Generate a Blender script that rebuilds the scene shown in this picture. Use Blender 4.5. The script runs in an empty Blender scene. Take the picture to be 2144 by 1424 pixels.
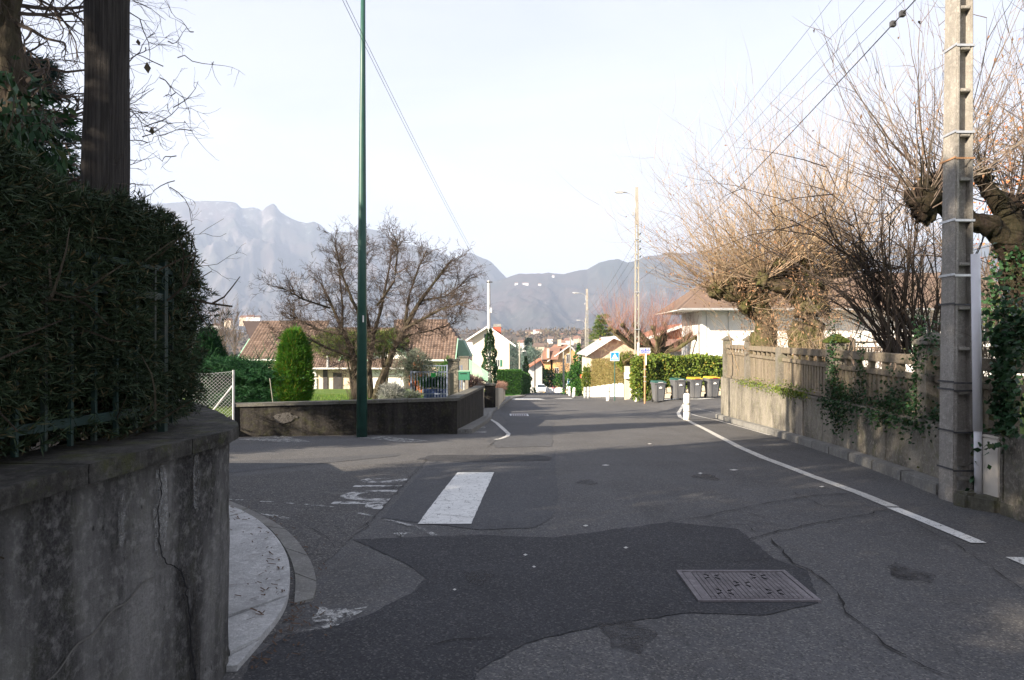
import bpy, bmesh, math, random
import numpy as np
from mathutils import Vector, Matrix, noise as mnoise

# ------------------------------------------------------------------ camera, world, sun, exposure
SC = bpy.context.scene
COL = SC.collection
R = math.radians
F = 1500.0
CAMZ = 1.6
cam = bpy.data.cameras.new('camera')
cam.sensor_width = 36.0
cam.lens = F / 2144 * 36
cam.clip_start = 0.05
cam.clip_end = 20000
camo = bpy.data.objects.new('camera', cam)
COL.objects.link(camo)
camo.location = (0, 0, CAMZ)
camo.rotation_euler = (R(90.3), 0, 0)
SC.camera = camo

SUN_EL, SUN_AZ = 23.0, 233.0            # direction the sun stands in, clockwise from +Y
W = bpy.data.worlds.new('World')
SC.world = W
W.use_nodes = True
wn, wl = W.node_tree.nodes, W.node_tree.links
sky = wn.new('ShaderNodeTexSky')
sky.sky_type = 'NISHITA'
sky.sun_disc = False
sky.sun_elevation = R(SUN_EL)
sky.sun_rotation = R(SUN_AZ)
sky.altitude = 300
sky.air_density = 1.0
sky.dust_density = 2.5
sky.ozone_density = 1.0
# thin high cloud veil over the whole sky
tc = wn.new('ShaderNodeTexCoord')
mp = wn.new('ShaderNodeMapping')
mp.inputs['Scale'].default_value = (1.0, 1.0, 4.0)
mp.inputs['Rotation'].default_value = (0.0, 0.25, 0.3)
nz = wn.new('ShaderNodeTexNoise')
nz.inputs['Scale'].default_value = 1.6
nz.inputs['Detail'].default_value = 7
nz.inputs['Roughness'].default_value = 0.6
nz.inputs['Distortion'].default_value = 0.6
rp = wn.new('ShaderNodeValToRGB')
rp.color_ramp.elements[0].position = 0.30
rp.color_ramp.elements[0].color = (0.64, 0.64, 0.64, 1)
rp.color_ramp.elements[1].position = 0.72
rp.color_ramp.elements[1].color = (0.92, 0.92, 0.92, 1)
mxs = wn.new('ShaderNodeMixRGB')
sx = wn.new('ShaderNodeSeparateXYZ')
er = wn.new('ShaderNodeValToRGB')            # the veil pales toward the horizon, as hazy winter skies do, all the way round
er.color_ramp.elements[0].position = 0.0
er.color_ramp.elements[0].color = (1.02, 1.0, 1.03, 1)
er.color_ramp.elements[1].position = 0.55
er.color_ramp.elements[1].color = (0.52, 0.535, 0.64, 1)
em = wn.new('ShaderNodeVectorMath')
em.operation = 'SCALE'
em.inputs['Scale'].default_value = 7.7
wl.new(tc.outputs['Generated'], sx.inputs[0])
wl.new(sx.outputs[2], er.inputs[0])
wl.new(er.outputs[0], em.inputs[0])
wl.new(em.outputs[0], mxs.inputs[2])
wl.new(tc.outputs['Generated'], mp.inputs[0])
wl.new(mp.outputs[0], nz.inputs['Vector'])
wl.new(nz.outputs['Fac'], rp.inputs[0])
wl.new(rp.outputs[0], mxs.inputs[0])
wl.new(sky.outputs[0], mxs.inputs[1])
wl.new(mxs.outputs[0], wn['Background'].inputs[0])
wn['Background'].inputs[1].default_value = 0.062

sl = bpy.data.lights.new('sun', 'SUN')
sl.energy = 5.0
sl.angle = R(0.5)
sl.color = (1.0, 0.86, 0.68)
so = bpy.data.objects.new('sun', sl)
COL.objects.link(so)
_sd = Vector((math.sin(R(SUN_AZ)) * math.cos(R(SUN_EL)), math.cos(R(SUN_AZ)) * math.cos(R(SUN_EL)), math.sin(R(SUN_EL))))
so.rotation_euler = (-_sd).to_track_quat('-Z', 'Y').to_euler()
so.location = _sd * 60

SC.view_settings.view_transform = 'Standard'
SC.view_settings.look = 'None'
SC.view_settings.exposure = 1.76
SC.view_settings.gamma = 1.0
SC.view_settings.use_curve_mapping = False
SC.render.engine = 'CYCLES'
SC.cycles.use_denoising = True
SC.cycles.max_bounces = 6
SC.cycles.diffuse_bounces = 3
SC.cycles.transparent_max_bounces = 8

RNG = random.Random(7)
NR = np.random.RandomState(5)

# ------------------------------------------------------------------ helpers
def X(px, y): return (px - 1072.0) / F * y
def Z(py, y): return CAMZ + (720.0 - py) / F * y

ZK = [(-60, 1.5), (0, 1.6), (5, 1.6), (10, 1.72), (16, 2.05), (23.7, 2.53), (35, 3.05), (43, 3.42), (60, 4.5),
      (80, 5.78), (100, 6.95), (127, 8.65), (150, 10.2), (180, 12.6), (240, 18.0), (400, 26.0), (4000, 30.0)]
def _zs(y):
    for i in range(len(ZK) - 1):
        if ZK[i][0] <= y <= ZK[i + 1][0]:
            t = (y - ZK[i][0]) / (ZK[i + 1][0] - ZK[i][0])
            return ZK[i][1] * (1 - t) + ZK[i + 1][1] * t
    return ZK[-1][1]
_ys = [float(k) for k in range(-20, 61)] + [float(k) for k in range(65, 401, 5)]
_zv = [sum(_zs(y + d) for d in (-2, -1, 0, 1, 2)) / 5 if y < 400 else _zs(y) for y in _ys]
def gbase(y):
    return CAMZ - float(np.interp(y, _ys, _zv))
def sst(t):
    t = max(0.0, min(1.0, t))
    return t * t * (3 - 2 * t)
def rise(x, y):
    return (0.32 * sst((x - 5.8) / 2.4) + 0.05 * max(0, min(x, 30) - 8.2)) * sst((y - 26) / 5.0) * (1 - sst((y - 48) / 20.0))
def gz(x, y):
    return gbase(y) + (rise(x, y) if x > 5.8 else 0.0)
def gp(px, py):
    lo, hi = 1.0, 75.0
    for _ in range(50):
        m = (lo + hi) / 2
        if 720 + F * (CAMZ - gbase(m)) / m > py: lo = m
        else: hi = m
    return (X(px, lo), lo)

def tag(o, label=None, cat=None, group=None, kind=None):
    if label: o['label'] = label
    if cat: o['category'] = cat
    if group: o['group'] = group
    if kind: o['kind'] = kind
    return o
def root(name, label, cat, loc, rz=0.0, group=None):
    o = bpy.data.objects.new(name, None)
    o.empty_display_size = 0.2
    o.location = loc
    o.rotation_euler = (0, 0, rz)
    COL.objects.link(o)
    return tag(o, label, cat, group)
def kids(o): return [c for c in bpy.data.objects if c.parent == o]
def copy_tree(o, parent=None):
    c = o.copy()
    COL.objects.link(c)
    if parent: c.parent = parent
    for ch in kids(o): copy_tree(ch, c)
    return c

class MB:
    def __init__(s): s.v = []; s.f = []; s.sm = False
    def quad(s, a, b, c, d):
        n = len(s.v); s.v += [a, b, c, d]; s.f.append((n, n + 1, n + 2, n + 3)); return s
    def tri(s, a, b, c):
        n = len(s.v); s.v += [a, b, c]; s.f.append((n, n + 1, n + 2)); return s
    def box(s, x0, x1, y0, y1, z0, z1):
        return s.hexa([(x0, y0, z0), (x1, y0, z0), (x1, y1, z0), (x0, y1, z0)], [(x0, y0, z1), (x1, y0, z1), (x1, y1, z1), (x0, y1, z1)])
    def hexa(s, b, t):
        n = len(s.v); s.v += list(b) + list(t); k = len(b)
        s.f.append(tuple(n + i for i in reversed(range(k))))
        s.f.append(tuple(n + k + i for i in range(k)))
        for i in range(k):
            j = (i + 1) % k
            s.f.append((n + i, n + j, n + k + j, n + k + i))
        return s
    def seg(s, a, b, w, z0a, z1a, z0b=None, z1b=None):
        """upright slab from a to b (xy), width w centred"""
        if z0b is None: z0b, z1b = z0a, z1a
        dx, dy = b[0] - a[0], b[1] - a[1]
        L = math.hypot(dx, dy) or 1
        nx, ny = -dy / L * w / 2, dx / L * w / 2
        bt = [(a[0] - nx, a[1] - ny, z0a), (b[0] - nx, b[1] - ny, z0b), (b[0] + nx, b[1] + ny, z0b), (a[0] + nx, a[1] + ny, z0a)]
        tp = [(a[0] - nx, a[1] - ny, z1a), (b[0] - nx, b[1] - ny, z1b), (b[0] + nx, b[1] + ny, z1b), (a[0] + nx, a[1] + ny, z1a)]
        return s.hexa(bt, tp)
    def tube(s, pts, rads, n=6, cap=True):
        base = len(s.v); m = len(pts); v = s.v; f = s.f
        cs = [(math.cos(2 * math.pi * k / n), math.sin(2 * math.pi * k / n)) for k in range(n)]
        for i, p in enumerate(pts):
            q0 = pts[max(i - 1, 0)]; q1 = pts[min(i + 1, m - 1)]
            tx, ty, tz = q1[0] - q0[0], q1[1] - q0[1], q1[2] - q0[2]
            l = math.sqrt(tx * tx + ty * ty + tz * tz) or 1; tx /= l; ty /= l; tz /= l
            if abs(tz) < 0.9: ax, ay, az = -ty, tx, 0.0
            else: ax, ay, az = 0.0, -tz, ty
            l = math.sqrt(ax * ax + ay * ay + az * az) or 1; ax /= l; ay /= l; az /= l
            bx, by, bz = ty * az - tz * ay, tz * ax - tx * az, tx * ay - ty * ax
            r = rads[i] if not isinstance(rads, (int, float)) else rads
            for c, d in cs:
                v.append((p[0] + r * (ax * c + bx * d), p[1] + r * (ay * c + by * d), p[2] + r * (az * c + bz * d)))
        for i in range(m - 1):
            a = base + i * n; b = a + n
            for k in range(n):
                k2 = (k + 1) % n
                f.append((a + k, a + k2, b + k2, b + k))
        if cap and n > 2:
            f.append(tuple(base + k for k in reversed(range(n))))
            f.append(tuple(base + (m - 1) * n + k for k in range(n)))
        return s
    def lathe(s, c, prof, n=16, ax=None):
        base = len(s.v)
        for r, z in prof:
            for k in range(n):
                a = 2 * math.pi * k / n
                s.v.append((c[0] + r * math.cos(a), c[1] + r * math.sin(a), c[2] + z))
        for i in range(len(prof) - 1):
            for k in range(n):
                k2 = (k + 1) % n
                s.f.append((base + i * n + k, base + i * n + k2, base + (i + 1) * n + k2, base + (i + 1) * n + k))
        s.f.append(tuple(base + k for k in reversed(range(n))))
        s.f.append(tuple(base + (len(prof) - 1) * n + k for k in range(n)))
        return s
    def build(s, name, m, parent=None, loc=None, smooth=False, bevel=0, local=False):
        off = (0, 0, 0)
        if not local:
            if parent is not None:
                off = parent.location
                if parent.parent is not None: off = Vector(off) + parent.parent.location
            elif loc is not None: off = loc
        me = bpy.data.meshes.new(name)
        vs = [(a - off[0], b - off[1], c - off[2]) for a, b, c in s.v]
        me.from_pydata(vs, [], s.f)
        if smooth: me.polygons.foreach_set('use_smooth', [True] * len(me.polygons))
        me.materials.append(m)
        o = bpy.data.objects.new(name, me)
        if parent is not None: o.parent = parent
        elif loc is not None: o.location = loc
        COL.objects.link(o)
        if bevel:
            bm = bmesh.new(); bm.from_mesh(me)
            bmesh.ops.bevel(bm, geom=[e for e in bm.edges if len(e.link_faces) == 2 and e.calc_face_angle(0) > 0.5], offset=bevel, segments=2, affect='EDGES', clamp_overlap=True)
            bm.to_mesh(me); bm.free()
        return o

def npmesh(name, verts, faces4, m, parent=None, loc=(0, 0, 0)):
    me = bpy.data.meshes.new(name)
    off = np.array(parent.location if parent is not None else loc, dtype=np.float32)
    vv = (verts - off).astype(np.float32)
    k = faces4.shape[1]
    me.vertices.add(len(vv)); me.vertices.foreach_set('co', vv.ravel())
    me.loops.add(faces4.size); me.loops.foreach_set('vertex_index', faces4.astype(np.int32).ravel())
    me.polygons.add(len(faces4)); me.polygons.foreach_set('loop_start', np.arange(0, faces4.size, k, dtype=np.int32))
    me.polygons.foreach_set('loop_total', np.full(len(faces4), k, dtype=np.int32))
    me.update(calc_edges=True)
    me.materials.append(m)
    o = bpy.data.objects.new(name, me)
    if parent is not None: o.parent = parent
    else: o.location = loc
    COL.objects.link(o)
    return o

def unit(a):
    return a / np.maximum(np.linalg.norm(a, axis=1, keepdims=True), 1e-6)
def leaves(P, D, L, Wd, rs, fold=0.0):
    """diamond leaves: base P, direction D, length L, width Wd -> verts, quads"""
    n = len(P)
    D = unit(D)
    S = unit(np.cross(D, rs.normal(size=(n, 3))))
    N = np.cross(D, S)
    L = np.broadcast_to(np.asarray(L, dtype=float), (n,))[:, None]
    Wd = np.broadcast_to(np.asarray(Wd, dtype=float), (n,))[:, None]
    mid = P + D * L * 0.45
    v = np.stack([P, mid + S * Wd / 2 + N * L * fold, P + D * L, mid - S * Wd / 2 + N * L * fold], 1).reshape(-1, 3)
    return v, np.arange(4 * n).reshape(n, 4)
def sprays(P, D, L, Wd, rs, k=5, spread=0.7, droop=0.0):
    """little fronds: k blades fanned round each direction"""
    n = len(P)
    PP = np.repeat(P, k, 0)
    DD = unit(np.repeat(unit(D), k, 0) + rs.normal(size=(n * k, 3)) * spread)
    DD[:, 2] -= droop
    off = rs.rand(n * k, 1) * 0.7
    LL = np.repeat(np.broadcast_to(np.asarray(L, dtype=float), (n,)), k)
    PP = PP + np.repeat(unit(D), k, 0) * LL[:, None] * off
    return leaves(PP, DD, LL * (0.6 + 0.5 * rs.rand(n * k)), Wd, rs)

# ------------------------------------------------------------------ materials
class NT:
    def __init__(s, name, rough=0.8, spec=0.3, metal=0.0):
        s.m = bpy.data.materials.new(name); s.m.use_nodes = True
        s.n = s.m.node_tree.nodes; s.l = s.m.node_tree.links
        s.b = s.n['Principled BSDF']
        s.b.inputs['Roughness'].default_value = rough
        s.b.inputs['Specular IOR Level'].default_value = spec
        s.b.inputs['Metallic'].default_value = metal
        s.g = s.n.new('ShaderNodeNewGeometry')
    def pos(s, sc=(1, 1, 1), rot=(0, 0, 0)):
        if sc == (1, 1, 1): return s.g.outputs['Position']
        m = s.n.new('ShaderNodeMapping'); m.inputs['Scale'].default_value = sc; m.inputs['Rotation'].default_value = rot
        s.l.new(s.g.outputs['Position'], m.inputs[0]); return m.outputs[0]
    def noise(s, scale, detail=4, rough=0.55, sc=(1, 1, 1), dist=0.0):
        t = s.n.new('ShaderNodeTexNoise'); t.inputs['Scale'].default_value = scale; t.inputs['Detail'].default_value = detail
        t.inputs['Roughness'].default_value = rough; t.inputs['Distortion'].default_value = dist
        s.l.new(s.pos(sc), t.inputs['Vector']); return t.outputs['Fac']
    def voro(s, scale, feat='F1', sc=(1, 1, 1), out='Distance', vec=None):
        t = s.n.new('ShaderNodeTexVoronoi'); t.feature = feat; t.inputs['Scale'].default_value = scale
        s.l.new(vec if vec is not None else s.pos(sc), t.inputs['Vector']); return t.outputs[out]
    def warp(s, amt, scale):
        t = s.n.new('ShaderNodeTexNoise'); t.inputs['Scale'].default_value = scale; t.inputs['Detail'].default_value = 4
        s.l.new(s.pos(), t.inputs['Vector'])
        a = s.n.new('ShaderNodeMixRGB'); a.blend_type = 'ADD'; a.inputs[0].default_value = amt
        s.l.new(s.pos(), a.inputs[1]); s.l.new(t.outputs['Color'], a.inputs[2]); return a.outputs[0]
    def rng(s, x, a, b, c=0.0, d=1.0):
        t = s.n.new('ShaderNodeMapRange'); t.inputs[1].default_value = a; t.inputs[2].default_value = b
        t.inputs[3].default_value = c; t.inputs[4].default_value = d
        s.l.new(x, t.inputs[0]); return t.outputs[0]
    def mul(s, a, b, op='MULTIPLY'):
        t = s.n.new('ShaderNodeMath'); t.operation = op; t.use_clamp = True
        for i, q in enumerate((a, b)):
            if isinstance(q, (int, float)): t.inputs[i].default_value = q
            else: s.l.new(q, t.inputs[i])
        return t.outputs[0]
    def mix(s, f, a, b, mode='MIX'):
        t = s.n.new('ShaderNodeMixRGB'); t.blend_type = mode
        for i, q in enumerate((f, a, b)):
            if isinstance(q, (int, float)): t.inputs[i].default_value = q
            elif isinstance(q, tuple): t.inputs[i].default_value = (*q, 1)
            else: s.l.new(q, t.inputs[i])
        return t.outputs[0]
    def island(s): return s.g.outputs['Random Per Island']
    def z(s):
        t = s.n.new('ShaderNodeSeparateXYZ'); s.l.new(s.g.outputs['Position'], t.inputs[0]); return t.outputs[2]
    def nz(s):
        t = s.n.new('ShaderNodeSeparateXYZ'); s.l.new(s.g.outputs['True Normal'], t.inputs[0]); return t.outputs[2]
    def col(s, c):
        if isinstance(c, tuple): s.b.inputs['Base Color'].default_value = (*c, 1)
        else: s.l.new(c, s.b.inputs['Base Color'])
        return s
    def bump(s, h, st=0.3, d=0.01):
        t = s.n.new('ShaderNodeBump'); t.inputs['Strength'].default_value = st; t.inputs['Distance'].default_value = d
        s.l.new(h, t.inputs['Height']); s.l.new(t.outputs[0], s.b.inputs['Normal']); return s

def plain(name, c, rough=0.6, var=0.12, sc=6.0, bump=0.0, metal=0.0, dirt=None):
    t = NT(name, rough, metal=metal)
    k = t.mix(t.rng(t.noise(sc, 5), 0.3, 0.7), tuple(q * (1 - var) for q in c), tuple(min(1, q * (1 + var)) for q in c))
    if dirt: k = t.mix(t.rng(t.noise(sc * 0.35, 6, 0.65, sc=(1, 1, 0.35)), 0.48, 0.72, 0, 0.75), k, dirt)
    t.col(k)
    if bump: t.bump(t.noise(sc * 12, 3), bump, 0.01)
    return t.m
def leafmat(name, cs, rough=0.55, trans=0.0):
    t = NT(name, rough, 0.12)
    i = t.island()
    k = t.mix(t.rng(i, 0.0, 0.75), cs[0], cs[1])
    k = t.mix(t.rng(i, 0.86, 0.93), k, cs[2])
    k = t.mix(t.rng(t.noise(1.8, 3), 0.35, 0.65, 0, 0.6), k, cs[0])
    t.col(k)
    if trans:
        d = t.n.new('ShaderNodeBsdfTranslucent'); mx = t.n.new('ShaderNodeMixShader'); mx.inputs[0].default_value = trans
        t.l.new(k, d.inputs[0]); t.l.new(t.b.outputs[0], mx.inputs[1]); t.l.new(d.outputs[0], mx.inputs[2])
        t.l.new(mx.outputs[0], t.n['Material Output'].inputs['Surface'])
    return t.m

def asphalt(name, base, speck=0.5, worn=0.0, crackle=0.0, brown=0.3):
    t = NT(name, 0.85, 0.25)
    lo = tuple(q * 0.72 for q in base); hi = tuple(q * 1.25 for q in base)
    k = t.mix(t.rng(t.noise(0.9, 6, 0.65), 0.32, 0.7), lo, hi)
    k = t.mix(t.rng(t.noise(5, 5, 0.7), 0.45, 0.75, 0, brown), k, tuple(q * w for q, w in zip(base, (1.35, 1.15, 0.9))))
    k = t.mix(t.rng(t.noise(1.6, 5, 0.6, sc=(1.3, .12, 1)), 0.35, 0.68, 0, 0.45), k, tuple(q * 1.35 for q in base))
    k = t.mix(t.rng(t.noise(0.45, 6, 0.7), 0.52, 0.66, 0, 0.35), k, tuple(q * 0.62 for q in base))
    g = t.noise(150, 2, 0.7)
    k = t.mix(t.rng(g, 0.36, 0.46, 0.55, 0), k, tuple(q * 0.3 for q in base))
    c = t.voro(95, out='Color'); sep = t.n.new('ShaderNodeSeparateXYZ'); t.l.new(c, sep.inputs[0])
    k = t.mix(t.mul(t.rng(sep.outputs[0], 0.72, 0.99), speck), k, (0.26, 0.245, 0.22))
    k = t.mix(t.rng(sep.outputs[1], 0.55, 1.0, 0, 0.65), k, tuple(q * 0.35 for q in base))
    k = t.mix(t.mul(t.rng(t.noise(2.2, 6, 0.7), 0.6, 0.72), 0.25 + worn), k, (0.16, 0.155, 0.15))
    h = g
    if crackle:
        v = t.voro(5.5, 'DISTANCE_TO_EDGE', vec=t.warp(0.22, 7))
        cr = t.mul(t.rng(v, 0.0, 0.028, 1, 0), t.rng(t.noise(0.9, 3), 0.42, 0.6, 0, crackle))
        k = t.mix(cr, k, (0.012, 0.012, 0.013))
    t.col(k); t.bump(h, 0.55, 0.006)
    return t.m

M = {}
M['asphalt'] = asphalt('asphalt', (0.084, 0.084, 0.086), 0.5, 0.1)
M['asphalt_dark'] = asphalt('asphalt dark', (0.036, 0.037, 0.041), 0.25, 0.0, brown=0.1)
M['asphalt_worn'] = asphalt('asphalt worn', (0.071, 0.070, 0.070), 0.75, 0.25, 0.9, 0.4)
M['asphalt_blue'] = asphalt('asphalt patch', (0.070, 0.072, 0.077), 0.3, 0.05, 0.3, 0.1)
M['crack'] = plain('crack', (0.016, 0.015, 0.014), 0.95, 0.3, 40)
def paint(name, c, lo, hi, under=(0.07, 0.067, 0.063)):
    t = NT(name, 0.6, 0.3)
    n1 = t.noise(9, 8, 0.75, dist=0.4)
    k = t.mix(t.rng(t.noise(60, 3), 0.35, 0.6), tuple(q * 0.82 for q in c), c)
    k = t.mix(t.mul(t.rng(t.noise(3, 5), 0.45, 0.7), 0.35), k, tuple(q * 0.6 for q in c))
    t.col(k); t.bump(t.noise(120, 2), 0.3, 0.004)
    n2 = t.noise(70, 4, 0.7)
    a = t.mul(t.mul(t.rng(n1, lo, hi), t.rng(n2, lo * .75, lo * .75 + .12)), t.rng(t.voro(7, 'DISTANCE_TO_EDGE', vec=t.warp(0.3, 6)), 0.003, 0.016))
    d = t.n.new('ShaderNodeBsdfTransparent'); mx = t.n.new('ShaderNodeMixShader')
    t.l.new(a, mx.inputs[0]); t.l.new(d.outputs[0], mx.inputs[1]); t.l.new(t.b.outputs[0], mx.inputs[2]); t.l.new(mx.outputs[0], t.n['Material Output'].inputs['Surface'])
    return t.m
M['paint'] = paint('road paint', (0.66, 0.66, 0.63), 0.18, 0.34)
M['paint_line'] = paint('line paint', (0.55, 0.54, 0.50), 0.22, 0.42)
M['oil'] = paint('oil stain', (0.022, 0.021, 0.022), 0.36, 0.72)
M['paint_worn'] = paint('worn road paint', (0.42, 0.42, 0.40), 0.46, 0.56)

def concrete(name, c, stain, mossy=0.0, pits=0.0, streak=0.7, lo=0.42, hi=0.68, top=None, ssc=(1.6, 1.6, 0.22)):
    t = NT(name, 0.9, 0.2)
    k = t.mix(t.rng(t.noise(3, 7, 0.65), 0.3, 0.7), tuple(q * 0.75 for q in c), tuple(q * 1.2 for q in c))
    s1 = t.noise(2.6, 6, 0.65, sc=ssc, dist=0.3)
    k = t.mix(t.mul(t.rng(s1, lo, hi), streak), k, stain)
    s2 = t.noise(1.3, 5, 0.6)
    k = t.mix(t.rng(s2, 0.5, 0.72, 0, 0.5), k, tuple((a + b) / 2 for a, b in zip(c, stain)))
    if top is not None:
        zz = t.mul(t.rng(t.z(), top - 0.45, top, 0, 1), t.rng(t.noise(3.5, 5, 0.6, sc=(1.5, 1.5, 0.3)), 0.35, 0.6), 'MULTIPLY')
        k = t.mix(t.mul(zz, 0.85), k, tuple(q * 0.8 for q in stain))
    if mossy:
        k = t.mix(t.mul(t.rng(t.noise(6, 6, 0.7), 0.5, 0.62), mossy), k, (0.075, 0.085, 0.018))
    g = t.noise(90, 3, 0.6)
    if pits:
        p = t.mul(t.rng(t.voro(26, sc=(1, 1, 0.6)), 0.12, 0.2, 1, 0), t.rng(t.noise(2.5, 3), 0.45, 0.6, 0, pits))
        k = t.mix(p, k, (0.01, 0.01, 0.01))
    k = t.mix(t.rng(g, 0.4, 0.6, 0, 0.45), k, tuple(q * 0.5 for q in c))
    k = t.mix(t.rng(t.noise(22, 6, 0.7), 0.5, 0.66, 0, 0.4), k, tuple(min(1, q * 1.5) for q in c))
    t.col(k); t.bump(t.noise(38, 8, 0.75), 0.8, 0.018)
    return t.m
M['near_wall'] = concrete('stained wall', (0.20, 0.195, 0.185), (0.026, 0.025, 0.025), 0.12, 0.95, 0.95, 0.38, 0.60, top=1.15)
M['cap'] = concrete('wall cap', (0.10, 0.095, 0.085), (0.022, 0.021, 0.018), 0.5, 0.5, 0.9, 0.32, 0.55)
M['low_wall'] = concrete('black stained wall', (0.060, 0.055, 0.050), (0.010, 0.009, 0.008), 0.2, 0.2, 0.95, 0.28, 0.55)
M['low_cap'] = concrete('grey cap', (0.15, 0.145, 0.13), (0.05, 0.048, 0.042), 0.45, 0.2, 0.6)
M['right_wall'] = concrete('cream wall', (0.29, 0.265, 0.22), (0.055, 0.05, 0.043), 0.45, 0.2, 0.9, 0.42, 0.62, top=0.62, ssc=(.7, .45, .33))
M['balustrade'] = concrete('weathered balustrade', (0.25, 0.21, 0.16), (0.07, 0.06, 0.046), 0.4, 0.15, 0.7)
M['post_conc'] = concrete('post concrete', (0.20, 0.185, 0.16), (0.055, 0.05, 0.04), 0.55, 0.15, 0.8)
M['kerb'] = concrete('kerb', (0.24, 0.235, 0.22), (0.08, 0.075, 0.065), 0.15, 0.1, 0.4)
M['pave'] = concrete('pavement', (0.50, 0.50, 0.49), (0.13, 0.13, 0.125), 0.05, 0.1, 0.3)
M['pole_conc'] = concrete('pole concrete', (0.36, 0.34, 0.31), (0.11, 0.10, 0.09), 0.1, 0.5, 0.5)
M['pole_light'] = concrete('pale pole concrete', (0.34, 0.33, 0.29), (0.17, 0.16, 0.13), 0.15, 0.1, 0.5)
M['pillar'] = concrete('gate pillar', (0.26, 0.235, 0.20), (0.09, 0.08, 0.07), 0.2, 0.1, 0.6)
M['gravel_edge'] = concrete('stone edging', (0.13, 0.125, 0.10), (0.06, 0.055, 0.04), 0.6, 0.1, 0.5)
M['band'] = plain('steel band', (0.55, 0.56, 0.57), 0.4, 0.15, 20, metal=0.7)
M['dark_band'] = plain('dark band', (0.06, 0.06, 0.065), 0.6, 0.3, 20)
M['galv'] = plain('galvanised', (0.42, 0.43, 0.44), 0.45, 0.12, 10, metal=0.4)
M['green_pole'] = plain('green pole paint', (0.024, 0.078, 0.062), 0.4, 0.12, 5, dirt=(0.06, 0.10, 0.085))
M['green_iron'] = plain('green iron', (0.016, 0.036, 0.031), 0.6, 0.25, 14, dirt=(0.05, 0.035, 0.025))
M['green_metal'] = plain('green sheet', (0.035, 0.16, 0.10), 0.5, 0.1, 5)
M['pale_green'] = plain('pale green paint', (0.27, 0.48, 0.34), 0.6, 0.1, 4)
M['blue_iron'] = plain('blue grey iron', (0.15, 0.18, 0.25), 0.5, 0.12, 12)
M['blue_box'] = plain('blue planter', (0.035, 0.06, 0.17), 0.55, 0.12, 6)
M['white_pvc'] = plain('white pvc', (0.60, 0.60, 0.63), 0.45, 0.05, 5, dirt=(0.42, 0.41, 0.40))
M['white'] = plain('white paint', (0.78, 0.78, 0.76), 0.6, 0.04, 4)
M['white_trim'] = plain('white trim', (0.72, 0.72, 0.70), 0.6, 0.05, 4)
M['cream'] = plain('cream render', (0.62, 0.52, 0.40), 0.85, 0.05, 1.5, 0.1)
M['pale_wall'] = plain('pale render', (0.66, 0.58, 0.48), 0.85, 0.05, 1.5, 0.1)
M['yellow_wall'] = plain('yellow render', (0.60, 0.40, 0.17), 0.85, 0.1, 1.0, 0.1, dirt=(0.35, 0.17, 0.09))
M['white_wall'] = plain('white render', (0.80, 0.79, 0.77), 0.85, 0.03, 1.0, 0.05)
M['grey_wall'] = plain('grey render', (0.42, 0.42, 0.42), 0.85, 0.08, 1.0, 0.05)
M['orange_wall'] = plain('orange render', (0.55, 0.19, 0.10), 0.85, 0.08, 1.0, 0.05)
M['ochre_wall'] = plain('stone render', (0.52, 0.46, 0.36), 0.9, 0.1, 1.5, 0.1, dirt=(0.30, 0.25, 0.17))
M['grey_roof'] = plain('grey roof', (0.34, 0.33, 0.33), 0.8, 0.1, 3, 0.2)
M['wood_dark'] = plain('brown eaves wood', (0.10, 0.055, 0.035), 0.8, 0.2, 8)
M['brick'] = plain('red brick', (0.35, 0.09, 0.055), 0.85, 0.2, 6, 0.2)
def tiles(name, a, b, c):
    t = NT(name, 0.85, 0.2)
    k = t.mix(t.rng(t.island(), 0, 1), a, b)
    k = t.mix(t.rng(t.noise(0.8, 5), 0.45, 0.7, 0, 0.6), k, c)
    t.col(k); t.bump(t.noise(60, 3), 0.3, 0.01); return t.m
M['tile_brown'] = tiles('brown tile', (0.115, 0.078, 0.060), (0.19, 0.135, 0.105), (0.10, 0.078, 0.066))
M['tile_dark'] = tiles('dark tile', (0.06, 0.045, 0.042), (0.09, 0.065, 0.055), (0.05, 0.04, 0.04))  # roof deck, and right hips whose shade is put into the colour
M['tile_red'] = tiles('red tile', (0.29, 0.115, 0.075), (0.36, 0.16, 0.105), (0.23, 0.11, 0.08))
M['tile_rose'] = tiles('rose tile', (0.22, 0.115, 0.085), (0.28, 0.16, 0.12), (0.17, 0.12, 0.09))
g = NT('glass', 0.1, 0.6); g.col((0.03, 0.04, 0.05)); M['glass'] = g.m
g = NT('lamp glass', 0.2, 0.5); g.col((0.62, 0.63, 0.62)); M['lampglass'] = g.m
M['dark_door'] = plain('dark door', (0.05, 0.045, 0.045), 0.6, 0.2, 8)
M['bin_grey'] = plain('bin grey', (0.10, 0.105, 0.115), 0.45, 0.08, 5, dirt=(0.16, 0.155, 0.15))
M['bin_green'] = plain('bin green', (0.02, 0.085, 0.065), 0.4, 0.1, 5)
M['bin_yellow'] = plain('bin yellow', (0.58, 0.40, 0.03), 0.4, 0.06, 5)
M['rubber'] = plain('rubber', (0.02, 0.02, 0.02), 0.8, 0.2, 8)
M['sign_blue'] = plain('sign blue', (0.01, 0.22, 0.72), 0.35, 0.04, 5)
M['plate_blue'] = plain('plate blue', (0.035, 0.06, 0.42), 0.35, 0.05, 5)
M['red'] = plain('red paint', (0.55, 0.03, 0.03), 0.4, 0.05, 5)
M['black'] = plain('black paint', (0.02, 0.02, 0.022), 0.5, 0.1, 5)
M['rust_post'] = plain('rusty post', (0.42, 0.23, 0.12), 0.8, 0.25, 9, 0.2)
M['cabinet'] = plain('cream cabinet', (0.52, 0.48, 0.42), 0.55, 0.06, 6, dirt=(0.30, 0.27, 0.22))
M['car'] = plain('car paint', (0.80, 0.80, 0.80), 0.2, 0.01, 2)
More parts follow.
